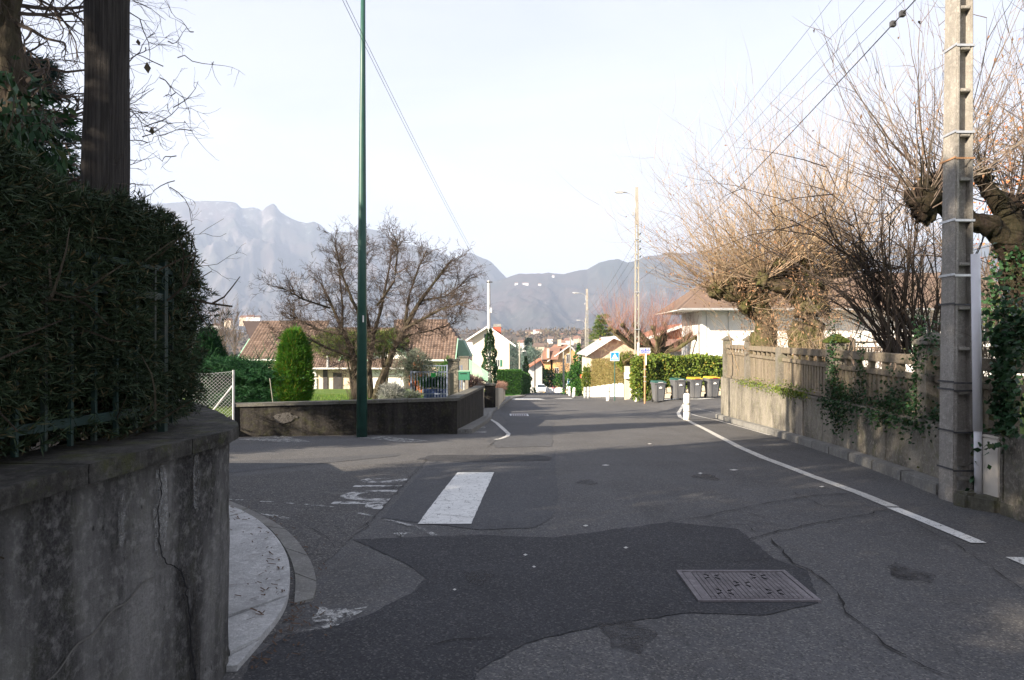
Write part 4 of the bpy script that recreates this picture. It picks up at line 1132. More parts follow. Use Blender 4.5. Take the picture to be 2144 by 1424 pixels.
tag(MB().tube([(X(566, 17), 17.2, Z(845, 17)), (X(559, 17), 17.2, Z(793, 17))], .01, 5).build('plant_stake', M['pole_light'], None, (X(563, 17), 17.2, 0)), 'thin pale garden stake leaning behind the low wall', 'stake')

# cypress, junipers, shrubs on the lawn
def columnar(name, label, x, y, zb_, h, w, m, n, seed, cat='shrub', L=.16):
    t = root(name, label, cat, (x, y, zb_)); rs = np.random.RandomState(seed)
    u = rs.rand(n); prof = np.interp(u, [0, .1, .35, .7, .9, 1], [.75, .95, 1, .78, .42, .04])
    a = rs.rand(n) * 2 * math.pi; rr_ = w / 2 * prof * (1 - .3 * rs.rand(n) ** 2) * (1 + .10 * np.sin(a * 5 + u * 9) + .06 * np.sin(a * 11 + u * 3))
    P = np.stack([x + np.cos(a) * rr_, y + np.sin(a) * rr_, zb_ + u * h], 1)
    D = np.stack([np.cos(a) * .55, np.sin(a) * .55, np.ones(n)], 1)
    MB().tube([(x, y, zb_ - .05), (x, y, zb_ + h * .8)], [.06, .015], 6).build('stem', M['bark_dark'], t)
    foliage('foliage', P, D, L, L * .10, m, t, seed, 6, .33)
    b = MB()
    for k in range(7): blob(b, (x, y, zb_ + h * (.1 + k * .12)), w * .30 * np.interp(k / 7, [0, .4, 1], [.9, 1, .55]), k, 8, .4, (1, 1, 1.3))
    b.build('inner_foliage', m, t)
    return t
columnar('cypress_shrub', 'bright green columnar conifer shrub behind the low wall', X(616, 18.3), 18.3, Z(845, 18.3), (845 - 703) / F * 18.3, .70, M['leaf_cypress'], 9000, 3)
columnar('conifer_shrub', 'dark olive columnar shrub beside the big hedge, left of the junipers', X(436, 19), 19, Z(850, 19), (850 - 700) / F * 19, .8, M['leaf_juniper'], 3500, 4)
jn = root('juniper_bush', 'wide spreading dark green juniper with layered branches behind the low wall', 'bush', (X(510, 18.6), 18.8, zlawn(-7, 18.8)))
rs = np.random.RandomState(9); Ps, Ds = [], []
for k in range(90):
    px_ = rs.uniform(450, 582); lim = np.interp(px_, [440, 470, 520, 560, 590], [752, 752, 757, 775, 802]); py_ = lim + (845 - lim) * rs.rand() ** 1.3
    y = 18.6 + rs.uniform(-.5, 1.2); c = np.array([X(px_, y), y, Z(py_, y)])
    n = 130; q = rs.normal(size=(n, 3)) * np.array([.30, .25, .035]); Ps.append(c + q); dd = np.tile(np.array([[rs.choice([-1, 1]) * .8, -.8, .12]]), (n, 1)); Ds.append(dd)
foliage('foliage', np.concatenate(Ps), np.concatenate(Ds), .15, .012, M['leaf_juniper'], jn, 5, 4, .4)
b = MB(); rg = random.Random(2)
for k in range(16): grow(b, (X(510, 18.9), 19, zlawn(0, 19)), (rg.uniform(-1, 1), rg.uniform(-.5, .5), rg.uniform(.3, .8)), 1.1, .035, 2, rg)
for k in range(26): blob(b, (X(rg.uniform(455, 570), 19.4), 19.5, Z(rg.uniform(800, 845), 19.4)), .28, k, 7, .4, (1.5, 1, .7))
b.build('branches', M['leaf_juniper'], jn)
leafy('lavender_bush', 'silvery grey lavender bush behind the low wall near the bare tree', 'bush', (X(820, 18.2), 18.4, -.05), (X(820, 18.3), 18.4, Z(826, 18.3)), (.30, .3, .22), 1500, .10, .008, M['leaf_grey'], 5, 4, .7, .5)
leafy('lavender_bush', 'low dull green edging plants between lavender and blue gate', 'bush', (X(850, 19), 19.2, -.1), (X(853, 19), 19.2, Z(831, 19)), (.35, .2, .1), 600, .08, .01, M['leaf_olive'], 6, 4, .7, .5)
leafy('olive_tree', 'small grey green olive tree beside the blue railing gate', 'tree', (X(868, 24), 24, zlawn(0, 24)), (X(868, 24), 24, Z(765, 24)), (.60, .5, .48), 2300, .11, .012, M['leaf_olive'], 7, 4, .8, .2, trunkr=.035)
leafy('russet_shrub', 'shrub of dry orange leaves behind the blue railing gate', 'shrub', (X(873, 27), 27.5, zlawn(0, 27)), (X(873, 27), 27.5, Z(792, 27)), (.28, .3, .62), 1400, .08, .03, M['leaf_orange'], 8, 4, .8, .2)
leafy('topiary_bush', 'rounded olive green topiary dome behind the gate pillar', 'bush', (X(940, 29), 29, zlawn(0, 29)), (X(942, 29), 29, Z(800, 29)), (.62, .6, .85), 3500, .10, .02, M['leaf_box'], 9, 4, .4, .2)
leafy('pine_tree', 'yellow green pine behind the bare tree in front of the brown roofs', 'tree', (X(735, 28), 28.5, zlawn(0, 28)), (X(722, 28), 28.5, Z(722, 28)), (1.55, .9, .5), 3600, .17, .012, M['leaf_pine'], 10, 5, .8, .2, trunkr=.08)
leafy('pine_tree', 'dark green pine tuft behind the bare tree near the white gable', 'tree', (X(800, 28), 28.7, zlawn(0, 28)), (X(806, 28), 28.7, Z(718, 28)), (.72, .7, .42), 1800, .17, .012, M['leaf_pine'], 12, 5, .8, .2, trunkr=.06)

# the spreading bare tree
bt = root('bare_tree', 'leafless spreading multi stemmed tree behind the low wall and green lamp column', 'tree', (X(770, 21), 21, zlawn(0, 21)))
rg = random.Random(21); TD = 21.0
limbs = [([(748, 836), (744, 790), (740, 748), (716, 700), (690, 645), (662, 590)], .15, .4), ([(785, 836), (800, 790), (822, 738), (846, 690), (880, 630), (918, 580), (945, 545)], .16, 0),
         ([(776, 834), (770, 770), (776, 700), (790, 640), (800, 570), (806, 520)], .11, .9), ([(846, 690), (890, 668), (930, 650), (975, 640)], .07, -.9), ([(716, 700), (665, 690), (625, 672), (605, 660)], .06, .3),
         ([(740, 748), (700, 732), (655, 708), (612, 700)], .06, -.8), ([(776, 700), (745, 640), (722, 575), (712, 520)], .07, -.5), ([(846, 690), (852, 620), (868, 560), (884, 515)], .07, .8),
         ([(790, 640), (830, 590), (840, 530), (838, 505)], .05, -.8), ([(690, 645), (650, 630), (625, 610)], .045, -1.2), ([(880, 630), (930, 620), (970, 590)], .05, .3),
         ([(822, 738), (840, 705), (900, 690), (950, 672)], .05, 1.0), ([(716, 700), (708, 640), (690, 560), (692, 520)], .06, 1.3), ([(776, 700), (760, 620), (765, 550), (755, 500)], .06, .1), ([(744, 790), (770, 740), (765, 690)], .05, -.3)]
b = MB(); tw = MB()
for pl, r0, dy in limbs:
    pts = []
    for i, (px_, py_) in enumerate(pl):
        f = i / (len(pl) - 1); yy = TD + dy * f * 1.3
        pts.append(Vector((X(px_, TD) + (0), yy, Z(py_, TD))))
    bumpytube(b, [tuple(p) for p in pts], [r0 * .8 * (1 - .82 * i / (len(pts) - 1)) for i in range(len(pts))], 7, .2, r0 * 50)
    for i in range(1, len(pts)):
        seg = pts[i] - pts[i - 1]; f = i / len(pts)
        if i == 1 and r0 > .09: continue
        for k in range(11 if i < len(pts) - 1 else 16):
            t_ = rg.random(); q = pts[i - 1] + seg * t_
            d = (seg.normalized() * 1.0 + rvec(rg).normalized() * 1.1 + Vector((q.x - X(780, TD), 0, .25)) * .22)
            grow(tw, q, d, rg.uniform(.34, .62) * (1.2 - .45 * f), .013, 4, rg, .035, .2, (2, 3), .75, .68, .0036)
b.build('trunk', M['bark_dark'], bt); tw.build('crown', M['twig_dark'], bt)
b = MB()
for k in range(90): shoot(b, (X(745, TD) + rg.uniform(-.15, .15), TD + rg.uniform(-.2, .1), zlawn(0, 21)), (rg.uniform(-.35, .15), rg.uniform(-.3, .3), 1), rg.uniform(.3, .9), .006, rg, 5, .02, .1, .4, .3)
b.build('basal_shoots', M['twig_grey'], bt)

# gate pillars, blue railings, planter, mailbox, stair railing
def pillar(name, label, px0, px1, y, pyt, zb_, grp=None):
    x0, x1 = X(px0, y), X(px1, y); zt = Z(pyt, y)
    t = root(name, label, 'pillar', ((x0 + x1) / 2, y, zb_)); d = x1 - x0
    MB().box(x0, x1, y, y + d, zb_, zt - .07).build('shaft', M['pillar'], t, bevel=.01)
    MB().box(x0 - .03, x1 + .03, y - .03, y + d + .03, zt - .068, zt).build('cap', M['low_cap'], t, bevel=.012)
pillar('gate_pillar', 'square rendered gate pillar with flat mossy cap beside the blue railing', 938, 960, 22, 752, -.95)
pillar('gate_pillar', 'darker gate pillar behind, half hidden by the first gate pillar', 962, 981, 27, 746, -1.2)
def railing(name, label, px0, px1, y, pyt, pyb, n, kink=0):
    x0, x1, z1, z0 = X(px0, y), X(px1, y), Z(pyt, y), Z(pyb, y)
    t = root(name, label, 'gate', ((x0 + x1) / 2, y, z0))
    for z in (z1, z0 + .12): MB().box(x0, x1, y - .012, y + .012, z - .03, z).build('rail', M['blue_iron'], t)
    for k in range(n + 1):
        x = x0 + (x1 - x0) * k / n; r_ = .025 if k in (0, n) else .008
        MB().box(x - r_, x + r_, y - .03 if r_ > .01 else y - .008, y + .03 if r_ > .01 else y + .008, z0, z1 + (.02 if r_ > .01 else -.03)).build('post' if r_ > .01 else 'bar', M['blue_iron'], t)
railing('railing_gate', 'grey blue metal railing gate leaf left of the first pillar', 861, 936, 21.9, 778, 832, 12)
railing('railing_gate', 'second blue railing leaf standing further back, its top higher', 886, 936, 25.5, 765, 822, 9)
railing('railing_gate', 'narrow blue railing visible between the two gate pillars', 958, 967, 26, 766, 815, 2)
tag(MB().box(X(902, 21.8), X(912, 21.8), 21.84, 21.87, Z(790, 21.8), Z(781, 21.8)).build('number_plate', M['leaf_box'] if 0 else plain('bright green plate', (.03, .35, .08), .5), None, (X(907, 21.8), 21.85, Z(785, 21.8))), 'small bright green plaque fixed on the blue railing gate', 'plaque')
pl = root('planter', 'blue rectangular planter with rosemary behind the blue railing', 'planter', (X(912, 23), 23.2, Z(832, 23)))
MB().box(X(887, 23), X(935, 23), 23.0, 23.35, Z(836, 23), Z(815, 23)).build('box', M['blue_box'], pl, bevel=.01)
rs = np.random.RandomState(3); n = 1500; Pq = np.stack([rs.uniform(X(878, 23), X(936, 23), n), rs.uniform(23.0, 23.4, n), rs.uniform(Z(818, 23), Z(800, 23), n)], 1)
foliage('rosemary', Pq, np.tile([[0, 0, 1.0]], (n, 1)), .16, .01, M['leaf_juniper'], pl, 3, 4, .35)
mbx = root('mailbox', 'dark green metal letter box on a post beside the gate pillar', 'mailbox', (X(972, 21.8), 21.8, -.8))
MB().box(X(960.5, 21.8), X(984, 21.8), 21.7, 22.0, Z(796, 21.8), Z(778, 21.8)).build('box', M['green_metal'], mbx, bevel=.01)
MB().box(X(960, 21.8) , X(984.5, 21.8), 21.68, 22.02, Z(778, 21.8) + .002, Z(777, 21.8) + .01).build('lid', M['pale_green'], mbx)
MB().box(X(964, 21.8), X(978, 21.8), 21.692, 21.699, Z(783, 21.8), Z(781.5, 21.8)).build('slot', M['slot'], mbx)
MB().tube([(X(972, 21.8), 21.85, Z(796, 21.8)), (X(972, 21.8), 21.85, -.9)], .03, 6).build('post', M['galv'], mbx)
# second wall stub with pillar end, rough third wall
sw = root('wall_pillar', 'dark moss capped wall end pillar further along the left pavement', 'wall', (-.95, 31, gz(-.9, 31)))
MB().box(X(1015, 31), X(1037, 31), 31, 31.5, gz(0, 31) - .1, Z(808, 31)).build('shaft', M['low_wall'], sw, bevel=.02)
MB().box(X(958, 31), X(1012, 31) + .03, 31.08, 31.36, gz(0, 31) - .1, Z(812, 31)).build('wall_face', M['pale_wall'], sw)
MB().box(X(957, 31), X(1039, 31), 30.95, 31.52, Z(808, 31) + .002, Z(805, 31) + .02).build('cap', M['low_cap'], sw, bevel=.01)
rw = root('garden_wall', 'short rough pale garden wall beyond the dark wall end pillar', 'wall', (-.6, 36, gz(0, 36)))
b = MB(); b.seg((X(1038, 31.6) , 31.6), (-.55, 44.5), .25, gz(0, 31.6) - .1, Z(812, 31.6), gz(0, 44.5) - .1, Z(812, 44) - .1); b.build('wall_face', M['ochre_wall'], rw)
leafy('winter_shrub', 'low reddish brown twiggy shrub on top of the rough garden wall', 'shrub', (-.75, 42, gz(0, 42) + .5), (-.75, 42, Z(811, 42)), (.4, 2.2, .25), 1500, .12, .01, M['twig_red'], 13, 4, .8, .6)
leafy('winter_shrub', 'reddish bare shrub behind the green letter box', 'shrub', (X(985, 30), 30, Z(810, 30)), (X(990, 30), 30, Z(800, 30)), (.45, .3, .2), 800, .12, .01, M['twig_red'], 14, 4, .8, .6)
sr = root('stair_railing', 'pale green panelled stair balustrade sloping down toward the ivy pole', 'railing', (X(1000, 34), 34.5, Z(790, 34)))
for k in range(16):
    px_ = 978 + k * 2.7; tp = np.interp(px_, [978, 1021], [752, 782]); bt_ = np.interp(px_, [978, 1021], [782, 800])
    MB().box(X(px_, 34), X(px_ + 2.3, 34), 34.4, 34.43, Z(bt_, 34), Z(tp + .5, 34)).build('slat', M['pale_green'], sr)
b = MB(); b.seg((X(977, 34), 34.38), (X(1022, 34), 34.38), .05, Z(752, 34), Z(749.5, 34), Z(783, 34), Z(780.5, 34)); b.build('handrail', M['pale_green'], sr)
for k in range(7):
    px_ = 990 + k * 4.6; py_ = 789 + k * 2.6
    MB().box(X(px_, 33.8), X(px_ + 9, 33.8), 33.6, 34.3, Z(py_ + 14, 33.8), Z(py_ + 1.5, 33.8)).build('step', M['ochre_wall'], sr)

# ivy clad telephone pole
ip = root('telephone_pole', 'pale galvanised telephone pole with small crossbar, its foot wrapped in ivy', 'pole', (X(1024, 40), 40, gz(-1.3, 40)))
MB().tube([(X(1025, 40), 40, gz(0, 40)), (X(1023.5, 40), 40, Z(588, 40))], [.11, .085], 8).build('shaft', M['galv'], ip)
MB().box(X(1018, 40), X(1031, 40), 39.9, 39.98, Z(592, 40), Z(590, 40)).build('crossbar', M['dark_band'], ip)
MB().box(X(1027, 40), X(1030, 40), 39.85, 40.0, Z(655, 40), Z(645, 40)).build('junction_box', M['white_pvc'], ip)
rs = np.random.RandomState(6); n = 2600; u = rs.rand(n); a = rs.rand(n) * 6.28
wd = np.interp(u, [0, .15, .6, .85, 1], [.26, .34, .30, .14, .03]) * (1 + .2 * np.sin(u * 25))
Pq = np.stack([X(1025, 40) + np.cos(a) * wd, 40 + np.sin(a) * wd, Z(805, 40) + u * (Z(688, 40) - Z(805, 40))], 1)
v, f = leaves(Pq, np.stack([np.cos(a), np.sin(a), -.5 + 0 * a], 1) + rs.normal(size=(n, 3)) * .5, .12, .10, rs, .1); npmesh('ivy', v, f, M['leaf_ivy'], ip)

# ------------------------------------------------------------------ right wall, kerb, balustrade
def xw(y): return 3.749 + 0.143 * y
def wtop(y): return 0.69 - (y - 8) * 0.0153
def rtop(y): return 1.45 + (y - 8) * 0.0077
wr = root('retaining_wall', 'long cream streaked concrete retaining wall along the right pavement', 'wall', (xw(12), 12, gz(5, 12)))
for ya, yb, dz in [(-14, -4, 0), (-4, 2, 0), (2, 6.9, .0), (6.93, 9.9, 0), (9.93, 12.9, .01), (12.93, 15.9, -.01), (15.93, 18.9, .01), (18.93, 22, 0), (22.03, 25.2, .01)]:
    ln = refine([(xw(yb), yb), (xw(ya), ya)], .25)[::-1]
    ln = [(p[0], p[1]) for p in ln][::-1]
    wallstrip('wall_panel', ln, .3, lambda x, y: gz(5, y) - .1, lambda x, y: wtop(y) + dz, M['right_wall'], wr, 9, .012, 1.6)
ln = refine([(24, 26), (7.35, 25.22)], .5)
wallstrip('wall_panel', ln, .3, lambda x, y: gz(x, y) - .1, lambda x, y: wtop(25), M['right_wall'], wr, 9, .012, 1.6)
kb = bpy.data.objects.new('kerb', None); COL.objects.link(kb); kb['kind'] = 'structure'
y = 7.9
while y < 25:
    y2 = min(y + 1.0, 25.2)
    slab('kerb_stone', [(xw(y) - .20, y), (xw(y) - .005, y), (xw(y2 - .012) - .005, y2 - .012), (xw(y2 - .012) - .20, y2 - .012)], .13, M['kerb'], kb, .015); y = y2
# bulging kerb foot in front of the concrete pole
foot = [(4.60, 7.98), (4.50, 7.60), (4.48, 7.40), (4.52, 7.20), (4.66, 6.95), (4.66, 6.60), (4.62, 6.25), (4.60, 5.7), (4.5, 5.0), (4.3, 3)]
for a, c in zip(foot[2:], foot[3:]):
    c = lerp2(c, a, .02)
    slab('kerb_stone', [(a[0] + .05, a[1]), (c[0] + .05, c[1]), (max(c[0] + .2, xw(c[1]) - .003), c[1]), (max(a[0] + .2, xw(a[1]) - .003), a[1])], .15, M['gravel_edge'], kb, .03)
ba = root('balustrade_fence', 'weathered precast concrete balustrade of posts rails and slats on the right wall', 'fence', (xw(12) + .15, 12, wtop(12)))
bs_copy = {}
def barr(name, y, w, d, z0, z1, m, xo=.15, bevel=0):
    x = xw(y) + xo; a = math.atan(.143)
    ux, uy = math.sin(a) * w / 2, math.cos(a) * w / 2; vx, vy = math.cos(a) * d / 2, -math.sin(a) * d / 2
    b = MB(); q = [(x - ux - vx, y - uy - vy), (x - ux + vx, y - uy + vy), (x + ux + vx, y + uy + vy), (x + ux - vx, y + uy - vy)]
    b.hexa([(p[0], p[1], z0) for p in q], [(p[0], p[1], z1) for p in q])
    return b.build(name, m, ba, bevel=bevel)
posts = [4.6, 6.75, 8.75, 12.6, 16.6, 20.6, 24.75]
for yp in posts:
    if yp == 6.75: continue
    capd = yp != 16.6
    h = rtop(yp) + (.13 if capd else .0)
    w = .30
    barr('post', yp, w, .28, wtop(yp) - .25 if yp < 24 else wtop(yp), h, M['post_conc'], bevel=.015)
    if capd:
        x = xw(yp) + .15; b = MB(); s = .17
        b.hexa([(x - s, yp - s, h + .001), (x + s, yp - s, h + .001), (x + s, yp + s, h + .001), (x - s, yp + s, h + .001)], [(x - s, yp - s, h + .05), (x + s, yp - s, h + .05), (x + s, yp + s, h + .05), (x - s, yp + s, h + .05)])
        b.hexa([(x - s, yp - s, h + .051), (x + s, yp - s, h + .051), (x + s, yp + s, h + .051), (x - s, yp + s, h + .051)], [(x - .03, yp - .03, h + .16), (x + .03, yp - .03, h + .16), (x + .03, yp + .03, h + .16), (x - .03, yp + .03, h + .16)])
        b.build('post_cap', plain('moss', (.055, .075, .012), .95, .3, 12, .5) if yp == 12.6 else M['post_conc'], ba, bevel=.008)
rg = random.Random(4)
for yl, yr in zip(posts, posts[1:]):
    y0_, y1_ = yl + .155, yr - .155
    n = max(1, round((y1_ - y0_) / .19)); st = (y1_ - y0_) / n
    def rail(nm, zf0, zf1, d):
        b = MB(); b.seg((xw(y0_) + .15, y0_), (xw(y1_) + .15, y1_), d, zf0(y0_), zf1(y0_), zf0(y1_), zf1(y1_)); b.build(nm, M['balustrade'], ba, bevel=.01)
    rail('top_rail', lambda y: rtop(y) - .13, lambda y: rtop(y), .15)
    rail('middle_rail', lambda y: rtop(y) - .32, lambda y: rtop(y) - .24, .12)
    if yl > 12: rail('bottom_rail', lambda y: wtop(y) + .01, lambda y: wtop(y) + .09, .13)
    for k in range(n):
        yy = y0_ + (k + .5) * st
        lo = wtop(yy) + (.091 if yl > 12 else -.02)
        barr('slat', yy + rg.uniform(-.008, .008), .115, .05, lo, rtop(yy) - .322, M['balustrade'])
        if k % 3 == 1: barr('stub', yy, .11, .07, rtop(yy) - .239, rtop(yy) - .131, M['balustrade'])
# sheet of ground behind the wall
sheet('garden_soil', [(1.6, -14), (xw(25) + .2, 24.9), (24, 25.7), (40, -14)], 0.0, M['grass'], zf=lambda x, y: wtop(max(y, 0)) - .12)
# utility hatch on wall, damp joints
uh = MB().box(0, 0, 0, 0, 0, 0); uh = MB()
a_ = (xw(14.2) - .014, 14.2); c_ = (xw(14.75) - .014, 14.75)
uh.seg(a_, c_, .02, gz(5, 14.4) + .12, gz(5, 14.4) + .85); uh.build('hatch', M['pillar'], wr, bevel=.004)

# ivy on the balustrade and wall
def ivy(name, label, spots, n, seed, m=None, loc=None, L=.055):
    rs = np.random.RandomState(seed); P = []; D = []
    for (y, z, ry, rz, k) in spots:
        kk = int(n * k); q = rs.normal(size=(kk, 2)) * np.array([ry, rz]) * .5
        yy = y + q[:, 0]; zz = z + q[:, 1]
        xx = 3.749 + .143 * yy + np.where(zz > wtop(8) - .02, .10, -.03) - rs.rand(kk) * .10
        P.append(np.stack([xx, yy, zz], 1)); D.append(np.tile([[-.8, -.3, -.3]], (kk, 1)))
    P = np.concatenate(P); D = np.concatenate(D) + rs.normal(size=P.shape) * .4
    t = root(name, label, 'ivy', loc or (xw(spots[0][0]), spots[0][0], .6))
    v, f = leaves(P, D, L * (.6 + .8 * rs.rand(len(P))), L * .85, rs, .12)
    npmesh('leaves', v, f, m or M['leaf_ivy'], t)
    b = MB(); rg = random.Random(seed)
    for (y, z, ry, rz, k) in spots:
        for q in range(3): shoot(b, (xw(y) - .02 + (.08 if z > .7 else 0), y + rg.uniform(-.5, .5) * ry, z - rz * .4), (-.05, rg.uniform(-.6, .6), 1), rz * 1.2, .006, rg, 6, 0, .2, .3, .4)
    b.build('stems', M['twig_dark'], t)['kind'] = 'stuff'
    return t
ivy('ivy_plant', 'dark ivy climbing the moss capped balustrade post and spilling over the wall', [(12.45, 1.2, .30, .8, .25), (12.1, .72, .8, .25, .25), (11.6, .55, .6, .4, .18), (11.0, 1.0, .15, .7, .1), (10.4, .72, 1.2, .22, .2), (11.9, .38, .3, .25, .05), (12.5, 1.0, .2, .7, .1)], 2100, 1, L=.045)
ivy('ivy_plant', 'dark ivy hanging in front of the slats beside the nearer balustrade post', [(9.6, .85, .8, .35, .3), (8.9, 1.2, .2, .7, .25), (8.75, 1.55, .35, .3, .2), (9.0, .68, 1.0, .15, .2), (9.9, .6, .4, .2, .06), (8.2, .8, .5, .16, .15)], 1700, 2, L=.045)
ivy('ivy_plant', 'ivy with large leaves right of the white pipe and over the cabinet', [(6.95, 1.45, .22, .7, .3), (6.95, 1.0, .25, .35, .2), (6.6, 1.72, .7, .3, .3), (7.3, .35, .05, .3, .02), (6.3, .98, .6, .10, .1), (5.8, 1.0, .9, .12, .12)], 1700, 3, L=.07)
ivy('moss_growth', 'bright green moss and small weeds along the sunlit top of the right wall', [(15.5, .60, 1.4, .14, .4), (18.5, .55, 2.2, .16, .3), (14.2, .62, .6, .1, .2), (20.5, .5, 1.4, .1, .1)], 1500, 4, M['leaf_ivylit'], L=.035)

# ------------------------------------------------------------------ near concrete pole, pipe, cabinet
CP = (4.60, 7.48); zb = gz(4.7, 7.5) - .05; H = 8.6
cp = root('concrete_pole', 'big weathered concrete utility pole with stacked recesses, right foreground', 'pole', (CP[0] + .1, CP[1] + .15, zb))
def cw(z): return .205 - .004 * (z - zb)
def cd(z): return .29 - .008 * (z - zb)
def pslab(z0, z1, xa0, xa1, xb0, xb1, ya0, ya1, yb0, yb1, nm='web', m=None, bev=0):
    b = MB(); b.hexa([(xa0, ya0, z0), (xa1, ya0, z0), (xa1, yb0, z0), (xa0, yb0, z0)], [(xb0, ya1, z1), (xb1, ya1, z1), (xb1, yb1, z1), (xb0, yb1, z1)])
    return b.build(nm, m or M['pole_conc'], cp, bevel=bev)
zt = zb + H
X0, Y0 = CP
def pxl(z): return 4.60 + .0117 * (z - zb)
def pxr(z): return 4.815 + .0035 * (z - zb)
d0, d1 = .27, .20
def pcol(xa0, xb0, xa1, xb1, ya, yb0, yb1, z0, z1, nm, bev=0):
    b = MB(); b.hexa([(xa0, ya, z0), (xb0, ya, z0), (xb0, yb0, z0), (xa0, yb0, z0)], [(xa1, ya, z1), (xb1, ya, z1), (xb1, yb1, z1), (xa1, yb1, z1)])
    return b.build(nm, M['pole_conc'], cp, bevel=bev)
pcol(pxl(zb), pxl(zb) + .045, pxl(zt), pxl(zt) + .040, Y0, Y0 + d0, Y0 + d1, zb, zt, 'flange', .012)
pcol(pxr(zb) - .030, pxr(zb), pxr(zt) - .025, pxr(zt), Y0, Y0 + d0, Y0 + d1, zb, zt, 'flange', .008)
pcol(pxl(zb) + .040, pxr(zb) - .026, pxl(zt) + .036, pxr(zt) - .022, Y0 + .085, Y0 + d0 - .07, Y0 + d1 - .05, zb + .42, zt, 'web')
for k, py_ in enumerate([1045, 1003, 905, 822, 730, 645, 553, 462, 375, 282, 188, 100, 14, -70, -160]):
    z = Z(py_, 7.5); t_ = .035 if k != 0 else .16
    MB().box(pxl(z) + .046, pxr(z) - .031, Y0 + .004, Y0 + .09, z - t_ / 2 + (.03 if k == 0 else 0), z + t_ / 2).build('rung', M['pole_conc'], cp, bevel=.006)
for py_, m_ in [(95, 'band'), (277, 'band'), (462, 'band'), (577, 'band'), (638, 'dark_band'), (802, 'dark_band'), (818, 'dark_band'), (905, 'dark_band'), (985, 'dark_band'), (332, 'rust_post')]:
    z = Z(py_, 7.5); b = MB(); o_ = .006; h = .012 if m_ == 'band' else .009
    xs0, xs1, ys0, ys1 = pxl(z) - o_, pxr(z) + o_, Y0 - o_, Y0 + d0 + o_
    b.box(xs0, xs1, ys0 - .004, ys0, z - h, z + h); b.box(xs0 - .004, xs0, ys0 - .004, ys1, z - h + .012, z + h + .012); b.box(xs1, xs1 + .004, ys0 - .004, ys1, z - h, z + h)
    b.build('steel_band', M[m_], cp)
MB().tube([(pxr(zb) + .012, Y0 + .2, zb + 2.5), (pxr(zb + 4) + .012, Y0 + .1, zb + 4), (pxr(zt) + .012, Y0 + .06, zt)], .011, 6).build('cable', M['dark_band'], cp)
wpip = root('conduit_pipe', 'tall white plastic conduit pipe standing beside the big concrete pole', 'pipe', (4.71, 7.25, zb))
MB().tube([(4.716, 7.25, zb + .10), (4.71, 7.25, zb + .85)], .037, 16).build('lower_pipe', M['white_pvc'], wpip, smooth=True)
MB().tube([(4.71, 7.25, zb + .83), (4.70, 7.26, Z(532, 7.25))], .043, 16).build('upper_pipe', M['white_pvc'], wpip, smooth=True)
ec = root('electric_cabinet', 'narrow cream electricity meter cabinet set in the right wall', 'cabinet', (4.82, 7.0, .2))
MB().box(4.735, 4.90, 6.98, 7.22, gz(5, 7) + .08, Z(921, 7.0)).build('body', M['cabinet'], ec, bevel=.01)
MB().box(4.73, 4.905, 6.972, 7.225, Z(921, 7.0) + .002, Z(915, 7.0)).build('lid', M['cabinet'], ec, bevel=.008)
MB().tube([(4.815, 6.982, .52), (4.815, 6.972, .52)], .022, 12).build('lock', M['ochre_wall'], ec)

# ------------------------------------------------------------------ pollarded trees on the right
def pollard(name, label, loc, limbs, heads, sh, subs, L, m_sh, m_b, seed, r0=.012, up=.05, wig=.07, bias=(0, 0, .3), spreadz=(-.2, 1), dead=0, deadsp=.6, headsc=1, sublen=.32, epi=0):
    t = root(name, label, 'tree', loc); rg = random.Random(seed)
    b = MB()
    for pts, rads in limbs: bumpytube(b, pts, rads, 10, .28, seed)
    for c, r in heads: blob(b, c, r * headsc, seed + c[0], 12, .38)
    b.build('trunk', m_b, t, smooth=True)
    b = MB(); tips = []
    for c, r in heads:
        k = max(3, int(sh * r))
        for _ in range(k):
            a = rg.uniform(0, 2 * math.pi); z = rg.uniform(*spreadz); q = math.sqrt(max(0, 1 - z * z))
            d = Vector((q * math.cos(a) + bias[0], q * math.sin(a) + bias[1], z + bias[2])).normalized()
            p = Vector(c) + d * r * .75
            shoot(b, p, d, rg.uniform(*L), r0 * rg.uniform(.5, 1.1), rg, 8, up, wig, subs, sublen, 3, tips)
    if epi:
        for pts, rads in limbs[:1]:
            for _ in range(epi):
                q = rg.randint(0, len(pts) - 2); f_ = rg.random(); a = rg.uniform(0, 6.28)
                p = [pts[q][j] * (1 - f_) + pts[q + 1][j] * f_ for j in range(3)]; r_ = rads[q] * .95
                p[0] += math.cos(a) * r_; p[1] += math.sin(a) * r_
                shoot(b, p, (math.cos(a), math.sin(a), rg.uniform(-.6, 1.6)), rg.uniform(.25, 1.1), r0 * .55, rg, 6, rg.uniform(-.06, .08), .16, .6, .45, 3, tips)
    b.build('crown', m_sh, t)
    if dead:
        rs = np.random.RandomState(seed); T = np.array(b.v)
        hc = np.array([h[0] for h in heads]).mean(0)
        pr = np.exp(-np.linalg.norm(T - hc, axis=1) / deadsp) + .004; pr /= pr.sum()
        P = T[rs.choice(len(T), dead, p=pr)]
        v, f = leaves(P, rs.normal(size=P.shape) * .6 + np.array([0, 0, -.7]), .07 * (.5 + rs.rand(dead)), .035, rs, .2)
        npmesh('dry_leaves', v, f, M['leaf_dead'], t)
    return t
GZ = .5
def PX(px_, py_, y): return (X(px_, y), y, Z(py_, y))
